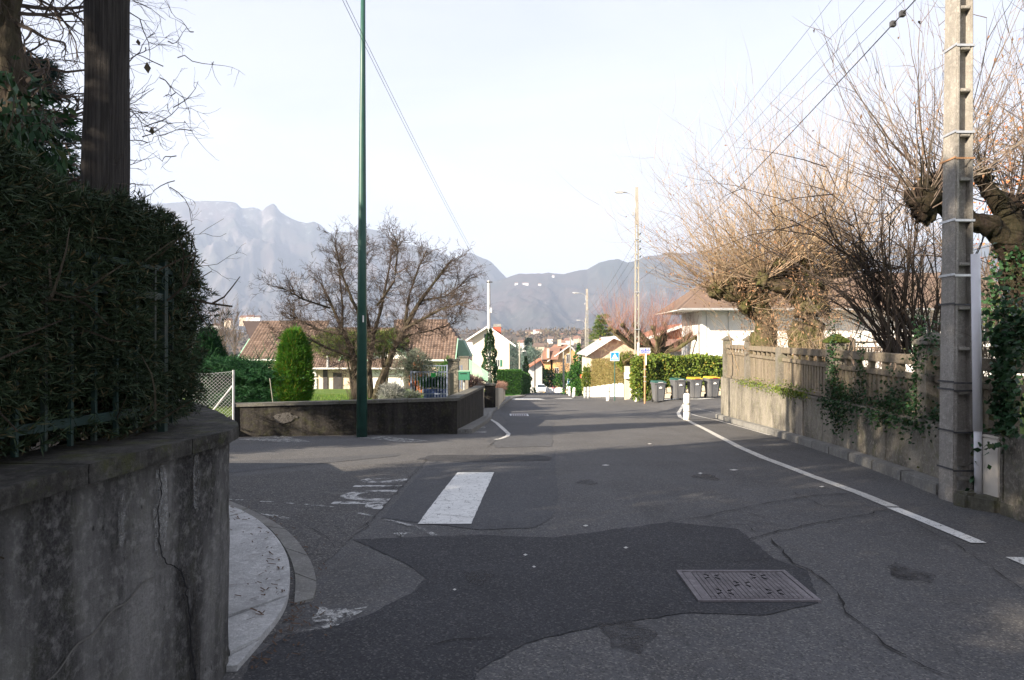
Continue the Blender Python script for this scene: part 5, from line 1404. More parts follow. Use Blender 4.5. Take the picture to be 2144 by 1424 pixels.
# nearest, with the dark fist shaped head beside the concrete pole
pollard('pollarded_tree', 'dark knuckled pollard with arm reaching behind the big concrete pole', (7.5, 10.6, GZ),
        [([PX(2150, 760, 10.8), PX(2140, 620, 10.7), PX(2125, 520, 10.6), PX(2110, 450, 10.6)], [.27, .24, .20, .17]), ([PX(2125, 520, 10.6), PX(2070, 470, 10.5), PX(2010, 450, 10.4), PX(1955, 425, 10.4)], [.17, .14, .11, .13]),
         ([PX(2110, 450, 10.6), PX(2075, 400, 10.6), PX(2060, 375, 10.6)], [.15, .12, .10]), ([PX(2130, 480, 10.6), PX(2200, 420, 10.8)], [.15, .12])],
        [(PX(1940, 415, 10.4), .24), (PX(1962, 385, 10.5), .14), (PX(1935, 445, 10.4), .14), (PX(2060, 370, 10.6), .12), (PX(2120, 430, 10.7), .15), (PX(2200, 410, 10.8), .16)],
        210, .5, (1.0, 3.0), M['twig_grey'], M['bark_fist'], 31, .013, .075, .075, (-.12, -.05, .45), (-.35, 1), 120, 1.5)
pollard('pollarded_tree', 'sunlit pollard with right hand trunk and huge fan of orange brown shoots', (7.05, 17.3, GZ),
        [([PX(1700, 760, 17.3), PX(1690, 680, 17.3), PX(1698, 620, 17.3), PX(1680, 565, 17.3)], [.40, .36, .34, .3]), ([PX(1698, 620, 17.3), PX(1740, 570, 17.4), PX(1790, 555, 17.5)], [.28, .2, .16]),
         ([PX(1690, 640, 17.3), PX(1650, 600, 17.1), PX(1600, 590, 17)], [.25, .2, .16])],
        [(PX(1675, 550, 17.3), .30), (PX(1690, 575, 17.2), .24), (PX(1740, 560, 17.4), .24), (PX(1795, 550, 17.5), .18), (PX(1600, 585, 17), .2), (PX(1640, 560, 17), .24)],
        330, .8, (1.2, 4.6), M['twig_orange'], M['bark_moss'], 32, .011, .075, .08, (-.02, -.05, .42), (-.45, 1), 3400, .9, epi=330)
pollard('pollarded_tree', 'left hand thinner trunked pollard with long shoots sweeping toward the street', (7.2, 20.2, GZ),
        [([PX(1603, 745, 20.2), PX(1598, 660, 20.2), PX(1590, 610, 20.2), PX(1570, 580, 20.2)], [.33, .27, .27, .22]), ([PX(1590, 620, 20.2), PX(1540, 620, 20), PX(1500, 610, 20)], [.22, .17, .12])],
        [(PX(1575, 570, 20.2), .36), (PX(1500, 608, 20), .22), (PX(1535, 600, 20), .26), (PX(1560, 640, 20), .2)],
        330, .8, (1.0, 3.7), M['twig_orange'], M['bark_moss'], 33, .011, .07, .085, (-.08, -.05, .3), (-.5, 1), 3000, .9, epi=240)
t = root('ivy_plant', 'dark ivy wrapping the trunk of the knuckled pollard at the right edge', 'ivy', (X(2120, 10.3), 10.3, GZ))
rs = np.random.RandomState(71); Pq, Dq = ellip(rs, 1300, PX(2125, 640, 10.5), (.36, .36, .95), .4)
v, f = leaves(Pq, Dq + rs.normal(size=Pq.shape) * .5 + np.array([0, 0, -.4]), .07 * (.6 + .7 * rs.rand(len(Pq))), .055, rs, .12); npmesh('leaves', v, f, M['leaf_ivy'], t)
# shrub of many arching stems
t = root('hazel_shrub', 'dark many stemmed arching shrub between the pollards and the concrete pole', 'shrub', (6.5, 11.6, GZ)); rg = random.Random(41); b = MB()
for k in range(75):
    px_ = rg.uniform(1850, 1965); p = PX(px_, 745, 11.6 + rg.uniform(-.3, .5))
    lean = rg.uniform(-1.0, .35)
    shoot(b, p, (lean * .8, rg.uniform(-.25, .3), 1.25), rg.uniform(1.5, 3.7), rg.uniform(.009, .026), rg, 10, -.05 if lean < -.3 else .0, .09, .85, .42, 4)
for k in range(16):
    shoot(b, PX(rg.uniform(1860, 1900), 560, 11.4), (-1, rg.uniform(-.2, .2), rg.uniform(-.5, .4)), rg.uniform(.8, 2.2), .009, rg, 8, -.03, .13, .6, .4, 3)
b.build('stems', M['twig_dark'], t)
# more shrubs behind, filling between pole and right edge
pollard('pollarded_tree', 'reddish shooted pollard partly beyond the right edge behind the concrete pole', (12.0, 15.5, GZ),
        [([PX(2230, 740, 15.5), PX(2225, 500, 15.5), PX(2220, 330, 15.5)], [.3, .25, .2])], [(PX(2220, 320, 15.5), .32), (PX(2180, 350, 15.5), .2)],
        170, .5, (1.2, 3.2), M['twig_orange'], M['bark_moss'], 35, .012, .04, .09, (-.3, 0, .2), (-.6, 1), 900, 2.0)
for i, (px_, y, n_, lab) in enumerate([(2040, 14, 46, 'thin tangled brown shrub seen behind the concrete pole'), (2110, 12, 40, 'twiggy brown shrub at the right edge above the balustrade'), (1830, 15.5, 42, 'brown twig thicket behind the dark arching shrub'), (1600, 22.5, 34, 'pale dry stems rising behind the balustrade beside the left pollard')]):
    t = root('shrub', lab, 'shrub', (X(px_, y), y, GZ)); b = MB(); rg = random.Random(60 + i)
    for k in range(n_): shoot(b, (X(px_, y) + rg.uniform(-.8, .8), y + rg.uniform(-.5, .5), GZ), (rg.uniform(-.5, .4), rg.uniform(-.2, .2), 1), rg.uniform(1.2, 3.4), rg.uniform(.007, .018), rg, 8, .0, .1, .75, .45, 3)
    b.build('stems', M['twig_grey'] if i != 3 else M['twig_orange'], t)
t = root('dry_shrub', 'low dry orange brown twigs at the foot of the sunlit pollards', 'shrub', (6.8, 16.4, GZ)); b = MB(); rg = random.Random(77)
for k in range(170): 
    y = rg.uniform(14.5, 20); shoot(b, (xw(y) + rg.uniform(.35, 1.3), y, GZ), (rg.uniform(-.35, .35), rg.uniform(-.3, .3), 1), rg.uniform(.6, 1.7), rg.uniform(.004, .009), rg, 6, .0, .13, .5, .4, 3)
b.build('stems', M['twig_orange'], t)
# russet leaved tree far right
t = root('autumn_tree', 'tree with scattered orange and yellow leaves behind everything at the right edge', 'tree', (X(2120, 19), 19, GZ)); b = MB(); rg = random.Random(3)
grow(b, (X(2120, 19), 19, GZ), (0, 0, 1), 4.0, .12, 3, rg, .05, .1, (5, 7), .6, .6, .005)
b.build('trunk', M['twig_grey'], t)
rs = np.random.RandomState(5); Pq, Dq = ellip(rs, 700, PX(2125, 400, 19), (1.5, 1.2, 2.4), .9); v, f = leaves(Pq, rs.normal(size=Pq.shape), .10, .07, rs, .2); npmesh('leaves', v, f, M['leaf_orange'], t)

# low pollard with red shoots behind the lamp pole
TY = 44.0
rg = random.Random(9); hs = []; lb = [([PX(1372, 800, TY), PX(1374, 770, TY), PX(1376, 742, TY)], [.34, .34, .38])]
for k in range(15):
    ex = rg.uniform(1272, 1478); ey = rg.uniform(672, 712); dy = rg.uniform(-1.6, 1.6)
    mid = PX((ex + 1376) / 2 + rg.uniform(-8, 8), (ey + 742) / 2 + rg.uniform(2, 14), TY + dy * .5); e_ = PX(ex, ey, TY + dy)
    lb.append(([PX(1376, 742, TY), mid, e_], [.17, .13, .08])); hs.append((e_, .13)); hs.append((tuple((mid[i] + e_[i]) / 2 for i in range(3)), .09))
    hs.append((mid, .08))
pollard('pollarded_tree', 'low wide pollard with mossy spreading arms and upright red shoots behind the lamp pole', (X(1372, TY), TY, gz(9, TY)), lb, hs, 135, .3, (1.4, 3.1), M['twig_red'], M['bark_moss'], 36, .012, .11, .05, (0, 0, .75), (-.1, 1), 0, sublen=.25)
t = root('bramble_shrub', 'tangled leafless brush beneath the red shooted pollard', 'shrub', (X(1330, 42), 42.5, gz(8, 42))); b = MB(); rg = random.Random(19)
for k in range(120): shoot(b, (X(rg.uniform(1245, 1480), 42.5), 42.5 + rg.uniform(-.5, 3), Z(rg.uniform(735, 765), 42.5)), (rg.uniform(-1, 1), rg.uniform(-.4, .4), .7), rg.uniform(.7, 1.8), .009, rg, 6, -.02, .16, .6, .5, 3)
b.build('stems', M['twig_orange'], t)

# ------------------------------------------------------------------ ivy hedge, bins, street furniture
ih = root('ivy_hedge', 'sunlit ivy covered garden hedge behind the wheeled bins', 'hedge', (X(1420, 38), 38.3, gz(9, 38)))
rs = np.random.RandomState(21)
P, D = boxsurf(rs, 15000, X(1335, 38), 17.5, 37.9, 39.1, Z(812, 38), Z(748, 38), .3, ['y-', 'x-', 'z+'], .16)
P = P[(P[:, 2] > -0.35 + .35 * np.sin(P[:, 0] * 2.3) - .2) | (rs.rand(len(P)) < .25)] if 0 else P
D = np.resize(D, P.shape)
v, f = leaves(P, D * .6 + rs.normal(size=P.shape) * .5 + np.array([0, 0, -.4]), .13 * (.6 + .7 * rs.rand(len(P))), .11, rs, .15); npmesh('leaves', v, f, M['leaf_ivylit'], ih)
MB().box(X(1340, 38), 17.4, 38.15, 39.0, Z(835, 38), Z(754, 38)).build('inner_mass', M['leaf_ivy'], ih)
rs = np.random.RandomState(23); P, D = boxsurf(rs, 1600, X(1326, 37.5), X(1372, 37.5), 37.4, 38.1, Z(838, 37.5), Z(752, 37.5), .3, ['y-', 'x-', 'z+'], .12)
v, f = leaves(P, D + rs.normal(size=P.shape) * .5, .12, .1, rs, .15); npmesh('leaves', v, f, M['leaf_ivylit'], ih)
iw = root('stone_wall', 'low old stone wall under the ivy hedge behind the bins', 'wall', (9, 38, gz(9, 38)))
rg = random.Random(6)
for k in range(22):
    x0_ = X(1352, 37.9) + k * .46; 
    for r_ in range(2):
        z0_ = gz(x0_, 37.8) - .08 + r_ * .34
        MB().box(x0_ + (r_ * .2), x0_ + .44 + r_ * .2, 37.82 + rg.uniform(-.02, .02), 38.1, z0_, z0_ + .32).build('stone', M['ochre_wall'], iw, bevel=.04)
def mkbin(px_, py_, lidm, label, rz):
    y = 35.0; x = X(px_, y)
    t = root('wheeled_bin', label, 'bin', (x, y, gz(x, y)), rz, 'wheeled bins lined up before the ivy hedge')
    b = MB(); b.hexa([(-.22, -.25, .06), (.22, -.25, .06), (.22, .25, .10), (-.22, .25, .10)], [(-.285, -.34, .95), (.285, -.34, .95), (.285, .36, .95), (-.285, .36, .95)]); b.build('body', M['bin_grey'], t, bevel=.03, local=True)
    for sx in (-1, 1):
        b = MB(); b.hexa([(sx * .14 - .02, -.27, .1), (sx * .14 + .02, -.27, .1), (sx * .14 + .02, -.24, .1), (sx * .14 - .02, -.24, .1)], [(sx * .19 - .02, -.352, .88), (sx * .19 + .02, -.352, .88), (sx * .19 + .02, -.32, .88), (sx * .19 - .02, -.32, .88)]); b.build('rib', M['bin_grey'], t, local=True)
        MB().tube([(sx * .20, .27, .10), (sx * .25, .27, .10)], .10, 14).build('wheel', M['rubber'], t, local=True)
    MB().box(-.30, .30, -.365, .38, .90, .975).build('rim', M['bin_grey'], t, bevel=.012, local=True)
    b = MB(); b.hexa([(-.305, -.38, .978), (.305, -.38, .978), (.305, .40, .978), (-.305, .40, .978)], [(-.27, -.30, 1.025), (.27, -.30, 1.025), (.27, .38, 1.06), (-.27, .38, 1.06)])
    lid_ = b.build('lid', M[lidm], t, bevel=.015, local=True)
    h_ = MB().box(-.12, .12, -.40, -.37, .985, 1.01).build('handle', M['red'] if lidm == 'bin_yellow' else M['white_pvc'], lid_, local=True)
    b = MB(); b.box(-.075, .075, -.357, -.345, .70, .755); b.build('sticker', M['white'], t, local=True)
    b = MB(); b.box(-.03, .03, -.361, -.35, .756, .785); b.build('sticker', M['white'], t, local=True)
    return t
mkbin(1378.5, 833, 'bin_green', 'grey wheeled bin with green lid, nearest the street name sign', .10)
mkbin(1419.5, 831, 'bin_green', 'grey wheeled bin with green lid, next to the yellow lidded pair', .16)
mkbin(1454.5, 829, 'bin_yellow', 'grey wheeled bin with yellow lid, middle of the row above the bollard', .10)
mkbin(1490.5, 827, 'bin_yellow', 'grey wheeled bin with yellow lid, closest to the concrete balustrade', .16)

def bollard(px_, pyb, h, r, m, label, lean=0, y=None, group='bollards along the right pavement'):
    y = y or gp(px_, pyb)[1]; x = X(px_, y); z = gz(x, y)
    t = root('bollard', label, 'bollard', (x, y, z), 0, group)
    dx = math.tan(R(lean)); pf = [(r * 1.04, -.05), (r * 1.04, h * .30), (r, h * .31), (r, h * .60), (r, h * .93), (r * .9, h * .98), (r * .6, h)]
    b = MB(); b.lathe((0, 0, 0), pf, 16); b.v = [(v[0] + v[2] * dx, v[1], v[2]) for v in b.v]; b.build('post', M[m], t, smooth=True, local=True)
    for f_ in (.34, .64):
        b = MB(); b.lathe((0, 0, 0), [(r * 1.01, h * f_ - .06), (r * 1.01, h * f_)], 16); b.v = [(v[0] + v[2] * dx, v[1], v[2]) for v in b.v]; b.build('band', M['pole_light'], t, local=True)
bollard(1438, 879, .88, .105, 'white', 'white banded bollard at the bend of the white edge line, nearest bollard', y=23.7)
bollard(1273, 838, .92, .11, 'white', 'white bollard beside the blue hump sign', y=43)
bollard(1232, 834, .88, .12, 'galv', 'grey bollard, right one of the close pair', y=54)
bollard(1225, 834, .86, .12, 'galv', 'grey bollard, left one of the close pair', y=55.5)
bollard(1201, 831, .84, .12, 'white', 'white bollard leaning to the right, beyond the grey pair', 4, y=63)
bollard(1193, 827, 1.0, .12, 'white', 'distant white bollard under the far blue sign', y=76)
bollard(1159, 822, 1.0, .10, 'white', 'very distant thin white bollard right of the white car', y=118)

# main lamp pole (two legged concrete)
def ladder_pole(name, label, px_, y, pyb, pyt, w, solid, lamp=True, ins=0, m='pole_light', cat='lamp post'):
    x = X(px_, y); zb_ = gz(x, y) - .05; zt_ = Z(pyt, y)
    t = root(name, label, cat, (x, y, zb_)); zs = zt_ - (zt_ - zb_) * solid
    for s_ in (-1, 1):
        b = MB(); b.hexa([(x + s_ * w * .5 - w * .15, y - .1, zb_), (x + s_ * w * .5 + w * .15, y - .1, zb_), (x + s_ * w * .5 + w * .15, y + .1, zb_), (x + s_ * w * .5 - w * .15, y + .1, zb_)],
                         [(x + s_ * w * .36 - w * .13, y - .08, zs), (x + s_ * w * .36 + w * .13, y - .08, zs), (x + s_ * w * .36 + w * .13, y + .08, zs), (x + s_ * w * .36 - w * .13, y + .08, zs)]); b.build('leg', M[m], t)
    b = MB(); b.hexa([(x - w * .49, y - .08, zs), (x + w * .49, y - .08, zs), (x + w * .49, y + .08, zs), (x - w * .49, y + .08, zs)], [(x - w * .40, y - .06, zt_), (x + w * .40, y - .06, zt_), (x + w * .40, y + .06, zt_), (x - w * .40, y + .06, zt_)]); b.build('top', M['pole_conc'], t)
    z = zb_ + .5
    while z < zs - .2:
        MB().box(x - w * .36, x + w * .36, y - .06, y + .06, z, z + .08).build('rung', M['pole_conc'], t); z += .75
    if lamp:
        za = zt_ - .6 * (w / .2); L = .85 * w / .2
        MB().tube([(x - w * .45, y - .05, za - .5), (x - w * .6, y - .05, za), (x - w * .6 - .25 * L, y - .05, za + .22), (x - w * .6 - .55 * L, y - .05, za + .30)], .022, 6).build('arm', M['galv'], t)
        hx = x - w * .6 - .5 * L; k = L / .85; hz = za + .30
        b = MB(); prof = [(0, .03), (.15, .06), (.4, .085), (.6, .075), (.68, .02)]
        rings = []
        for q, r_ in prof: rings.append([(hx - q * k, y - .05 + r_ * math.cos(a) * 1.3 * k, hz + .04 * q + (r_ * math.sin(a) if math.sin(a) > 0 else r_ * math.sin(a) * .45) * k) for a in [R(36 * j) for j in range(10)]])
        for r1, r2 in zip(rings, rings[1:]):
            for j in range(10): b.quad(r1[j], r2[j], r2[(j + 1) % 10], r1[(j + 1) % 10])
        hd_ = b.build('lamp_head', M['galv'], t, smooth=True)
        MB().box(hx - .58 * k, hx - .22 * k, y - .13, y + .03, hz - .035 * k, hz - .01).build('lamp_glass', M['lampglass'], hd_)
        MB().box(x - w * .5 - .16, x - w * .5 - .05, y - .1, y, za - .95, za - .75).build('junction_box', M['galv'], t)
    for k in range(ins):
        z = Z(490 + 16 * k, y); MB().tube([(x + w * .4, y, z - .02), (x + w * .4 + .12, y, z), (x + w * .4 + .13, y, z + .06)], [.02, .035, .05], 6).build('insulator', M['green_iron'], t)
    return t
mp_ = ladder_pole('lamp_pole', 'tall two legged concrete pole with street lamp and four insulators by the bins', 1333.5, 39, 833, 392, .20, .175, True, 4)
for py_ in (500, 512, 545, 612, 690):
    MB().box(X(1328, 39), X(1339, 39), 38.86, 38.9, Z(py_ + .8, 39), Z(py_ - .8, 39)).build('steel_band', M['band'], mp_)
MB().tube([(X(1332, 38.7), 38.75, gz(6.6, 38.7)), (X(1335, 38.7), 38.8, Z(800, 38.7)), (X(1338, 38.7), 38.85, Z(718, 38.7))], .062, 10).build('conduit', M['white'], mp_)
ladder_pole('lamp_pole', 'second concrete pole with street lamp further down the right side', 1229, 78, 820, 605, .26, .2, True)
ladder_pole('lamp_pole', 'third lamp pole, just left of the second and lower', 1226, 104, 820, 666, .22, .25, True)
MB  # plain poles far off
def plainpole(name, label, px_, y, pyt, r, m, ivyh=0, seed=1, pyb=None):
    x = X(px_, y); zb_ = gz(x, y) if pyb is None else Z(pyb, y); t = root(name, label, 'pole', (x, y, zb_))
    MB().tube([(x, y, zb_), (x, y, Z(pyt, y))], [r, r * .7], 7).build('shaft', M[m], t)
    if ivyh:
        rs = np.random.RandomState(seed); n = 1400; u = rs.rand(n); a = rs.rand(n) * 6.28; wd = np.interp(u, [0, .3, .8, 1], [2.2, 1.3, .45, .1]) * ivyh * (1 + .3 * np.sin(u * 19))
        P = np.stack([x + np.cos(a) * wd, y + np.sin(a) * wd, zb_ + u * (Z(pyt + 12, y) - zb_)], 1)
        v, f = leaves(P, rs.normal(size=P.shape), .25, .2, rs, .1); npmesh('ivy', v, f, M['leaf_box'], t)
plainpole('wooden_pole', 'thin dark wooden pole standing left of the white car', 1120, 118, 748, .11, 'bark_dark')
plainpole('concrete_post', 'pale pole before the blue cedars left of the street', 1088, 100, 716, .14, 'pole_light', pyb=800)
plainpole('telephone_pole', 'ivy wrapped pole in front of the blue cedar', 1101, 110, 735, .12, 'pole_light', .6, 2)
plainpole('telephone_pole', 'ivy wrapped pole before the left end of the yellow house', 1135, 130, 745, .12, 'pole_light', .7, 3)
plainpole('concrete_post', 'pale concrete pole in front of the yellow house wall', 1180, 112, 736, .17, 'pole_light')
plainpole('telephone_pole', 'tall slim pole before the yellow gable', 1194.5, 96, 706, .14, 'pole_light')
plainpole('telephone_pole', 'pole with ivy climbing nearly to its top, left of the brown hedge', 1212, 88, 708, .12, 'pole_light', .85, 5)

# signs
def bluesign(px_, y, pys, s, label, pole_m='green_pole', pyb=None):
    x = X(px_, y); z0 = gz(x, y); zc = Z(pys, y)
    t = root('road_sign', label, 'sign', (x, y, z0))
    MB().tube([(x, y, z0 - .05), (x, y, zc)], .032, 8).build('post', M[pole_m], t)
    b = MB().box(x - s, x + s, y - .05, y - .035, zc - s, zc + s).build('panel', M['white'], t, bevel=.006)
    MB().box(x - s * .88, x + s * .88, y - .0535, y - .0505, zc - s * .88, zc + s * .88).build('blue_field', M['sign_blue'], b).location = (0, 0, 0)
    q = MB(); q.hexa([(x - s * .74, y - .057, zc - s * .62), (x + s * .74, y - .057, zc - s * .62), (x + s * .74, y - .054, zc - s * .62), (x - s * .74, y - .054, zc - s * .62)], [(x - .005, y - .057, zc + s * .68), (x + .005, y - .057, zc + s * .68), (x + .005, y - .054, zc + s * .68), (x - .005, y - .054, zc + s * .68)])
    q.build('triangle', M['white'], b)
    q = MB(); pts = [(-.42, -.46), (-.28, -.34), (0, -.26), (.28, -.34), (.42, -.46)]
    q.hexa([(x + a * s, y - .060, zc + c * s) for a, c in pts][::-1], [(x + a * s, y - .0575, zc + c * s) for a, c in pts][::-1]); q.build('hump_symbol', M['black'], b)
    return t
bluesign(1287, 42.5, 746.5, .27, 'square blue road hump sign on a green post before the brown hedge')
bluesign(1193.5, 84, 799, .32, 'small distant blue square sign on white post', 'white')
rs_ = root('road_sign', 'small distant red bordered sign beside the green hedge', 'sign', (X(1218, 80), 80, gz(6, 80)))
x, y = X(1218.5, 80), 80
MB().tube([(x, y, gz(x, y)), (x, y, Z(785, y))], .04, 6).build('post', M['bark_dark'], rs_)
pn = MB().box(x - .22, x + .22, y - .06, y - .04, Z(793, y), Z(784.5, y)).build('panel', M['red'], rs_)
MB().tube([(x, y - .061, Z(788.5, y)), (x, y - .067, Z(788.5, y))], .14, 12).build('disc', M['white'], pn); MB().box(x - .07, x + .07, y - .071, y - .068, Z(788.9, y) , Z(788.1, y)).build('bar', M['red'], pn)

x, y = X(1350, 36), 36.0; zp = gz(x, y)
ss = root('street_sign', 'blue street name plate with white lettering on a rusty post by the ivy', 'sign', (x, y, zp))
MB().tube([(x, y, zp - .05), (x, y, Z(741, y))], .042, 8).build('post', M['rust_post'], ss)
MB().box(x + .025, x + .075, y - .06, y - .02, Z(765, y), Z(739, y)).build('bracket', M['white'], ss)
for py_ in (773, 789, 799): MB().box(x - .06, x + .06, y - .05, y + .05, Z(py_ + .8, y), Z(py_ - .8, y)).build('clamp', M['galv'], ss)
pn = MB().box(x - .255, x + .26, y - .08, y - .06, Z(740.3, y), Z(728.7, y)).build('plate', M['white'], ss, bevel=.004)
MB().box(x - .23, x + .235, y - .084, y - .0805, Z(739.4, y), Z(729.6, y)).build('blue_field', M['plate_blue'], pn)
for body, cy, sz in (('RUE DU', 732.3, .125), ("PUITS D'ORDET", 737.2, .085)):
    me = textmesh(body, sz, 1.0, 1.0, .001, bold=.0015)
    me.materials.append(M['white']); me.transform(Matrix.Rotation(R(90), 4, 'X'))
    me.transform(Matrix.Translation((0.003 , y - .0865 - ss.location[1], Z(cy, y) - ss.location[2])))
    o = bpy.data.objects.new('lettering', me); o.parent = pn; COL.objects.link(o)

# letter box pillar, white fence wall, brown hedge
lb_ = root('letter_box', 'white letter box on a short stone gate pillar left of the lamp pole', 'mailbox', (X(1313, 42), 42, gz(7, 42)))
MB().box(X(1309, 42), X(1319, 42), 42, 42.3, gz(7, 42) - .1, Z(767, 42)).build('pillar', M['ochre_wall'], lb_)
MB().box(X(1307, 41.9), X(1321, 41.9), 41.75, 41.98, Z(793, 42), Z(780, 42)).build('box', M['white'], lb_, bevel=.01)
fw = root('white_fence', 'low white weathered panel fence under the brown hedge along the right pavement', 'fence', (7.2, 50, gz(7, 50)))
A_, B_ = (X(1322, 43.5), 43.5), (X(1236, 64), 64)
for k in range(22):
    p, q = lerp2(A_, B_, k / 22), lerp2(A_, B_, (k + .985) / 22); b = MB()
    b.seg(p, q, .08 if k % 2 else .10, gz(*p) - .1, gz(*p) + .88 + .03 * math.sin(k * 2.1), gz(*q) - .1, gz(*q) + .88 + .03 * math.sin(k * 2.1)); b.build('panel', M['white_trim'] if k % 5 else M['pale_wall'], fw, bevel=.01)
bh = root('brown_hedge', 'clipped brown green hedge above the white panel fence', 'hedge', (7.6, 50, gz(7, 50)))
rs = np.random.RandomState(31); n = 11000; u = rs.rand(n); hz = rs.rand(n); side = rs.rand(n)
px0, px1 = A_[0] + .15, B_[0] + .15
yy = A_[1] + u * (B_[1] - A_[1]); xx = px0 + u * (px1 - px0)
zlo = np.array([gz(7, q) + .75 for q in yy]); zhi = np.interp(yy, [43, 64], [Z(757, 43.5), Z(757, 64)])
top = side > .72; endc = side < .22
xx = xx + np.where(top, rs.rand(n) * .9, rs.rand(n) * .12) ; zz = np.where(top, zhi - rs.rand(n) * .08, zlo + hz * (zhi - zlo))
xx = np.where(endc, px0 - .02 + rs.rand(n) * .9 - .55, xx); yy = np.where(endc, A_[1] - .05 + rs.rand(n) * .15, yy); zlo2 = gz(7, 43.5) + .8
zz = np.where(endc, zlo2 + hz * (Z(757, 43.5) - zlo2), zz)
D = np.stack([np.where(top | endc, 0, -1.0), np.where(endc, -1.0, -.1), np.where(top, 1.0, .3)], 1)
foliage('foliage', np.stack([xx, yy, zz], 1), D, .18, .03, M['leaf_brownhedge'], bh, 3, 4, .5, .2)
b = MB(); b.seg((px0 + .35, A_[1] + .12), (px1 + .4, B_[1]), .6, gz(7, 43) + .5, Z(759, 43.5), gz(7, 64) + .5, Z(759, 64)); b.build('inner_mass', M['leaf_brownhedge'], bh)
leafy('green_shrub', 'yellow green shrubbery where the brown hedge meets the letter box', 'shrub', (X(1310, 44), 44.5, gz(7, 44)), (X(1312, 44), 44.3, Z(757, 44)), (.5, .5, .45), 1100, .15, .06, M['leaf_ivylit'], 41, 3, .6, .1)
leafy('green_shrub', 'bright yellow green hedge end left of the brown hedge', 'shrub', (X(1231, 66), 66, gz(7, 66)), (X(1228, 66), 66, Z(798, 66)), (.35, .6, 1.3), 1300, .18, .07, M['leaf_ivylit'], 42, 3, .6, .1)
leafy('green_shrub', 'dark green ivy mass beside the small red sign', 'shrub', (X(1214, 82), 84, gz(8, 84)), (X(1210, 82), 84, Z(795, 82)), (.9, 1.2, 1.7), 2600, .22, .12, M['leaf_box'], 43, 3, .6, .1)
leafy('green_shrub', 'leafy shrub low at the right roadside below the red sign', 'shrub', (X(1215, 74), 75, gz(8, 75)), (X(1215, 74), 75, Z(812, 74)), (.65, .9, .75), 1500, .18, .1, M['leaf_box'], 44, 3, .6, .1)

# ------------------------------------------------------------------ buildings
def tile_plane(parent, m, o, u, v, nu, nv, inside=None, amp=.030, step=.03):
    """o origin (eave left), u full eave vector, v full slope vector; courses of rolled tiles that overlap"""
    o, u, v = Vector(o), Vector(u), Vector(v); N = u.cross(v).normalized()
    if N.z < 0: N = -N
    b = MB()
    for j in range(nv):
        for i in range(nu):
            s0, s1, t0, t1 = i / nu, (i + 1) / nu, j / nv, (j + 1.12) / nv
            if inside and not inside((s0 + s1) / 2, (j + .5) / nv): continue
            sm = s0 + (s1 - s0) * .45; t1 = min(t1, 1.0)
            def P(s, t, h): return tuple(o + u * s + v * t + N * h)
            a = [P(s0, t0, step), P(sm, t0, step + amp), P(s1, t0, step * .6)]; c = [P(s0, t1, .004), P(sm, t1, .004 + amp), P(s1, t1, .003)]
            n = len(b.v); b.v += a + c + [P(s0, t0, -.02), P(s1, t0, -.02)]
            b.f += [(n, n + 1, n + 4, n + 3), (n + 1, n + 2, n + 5, n + 4), (n + 6, n + 7, n + 2, n + 1), (n + 6, n + 1, n)]
    t = b.build('roof_tiles', m, parent); t['kind'] = 'stuff'
    return t
def window(parent, x, z, w, h, y, fm='white_trim', shutters=None, n=2):
    off = .03
    f = MB()
    f.box(x - w / 2 - .07, x + w / 2 + .07, y - off, y, z + h, z + h + .08); f.box(x - w / 2 - .07, x + w / 2 + .07, y - off - .03, y, z - .08, z)
    f.box(x - w / 2 - .07, x - w / 2, y - off, y, z, z + h); f.box(x + w / 2, x + w / 2 + .07, y - off, y, z, z + h)
    for k in range(1, n): f.box(x - w / 2 + w * k / n - .03, x - w / 2 + w * k / n + .03, y - off, y, z, z + h)
    o = f.build('window', M[fm], parent)
    MB().box(x - w / 2, x + w / 2, y - .012, y - .002, z, z + h).build('pane', M['glass'], o)
    if shutters:
        for s_ in (-1, 1): MB().box(x + s_ * (w / 2 + .08) - (.0 if s_ > 0 else w * .5), x + s_ * (w / 2 + .08) + (w * .5 if s_ > 0 else 0), y - .05, y - .015, z, z + h).build('shutter', M[shutters], parent)
    return o
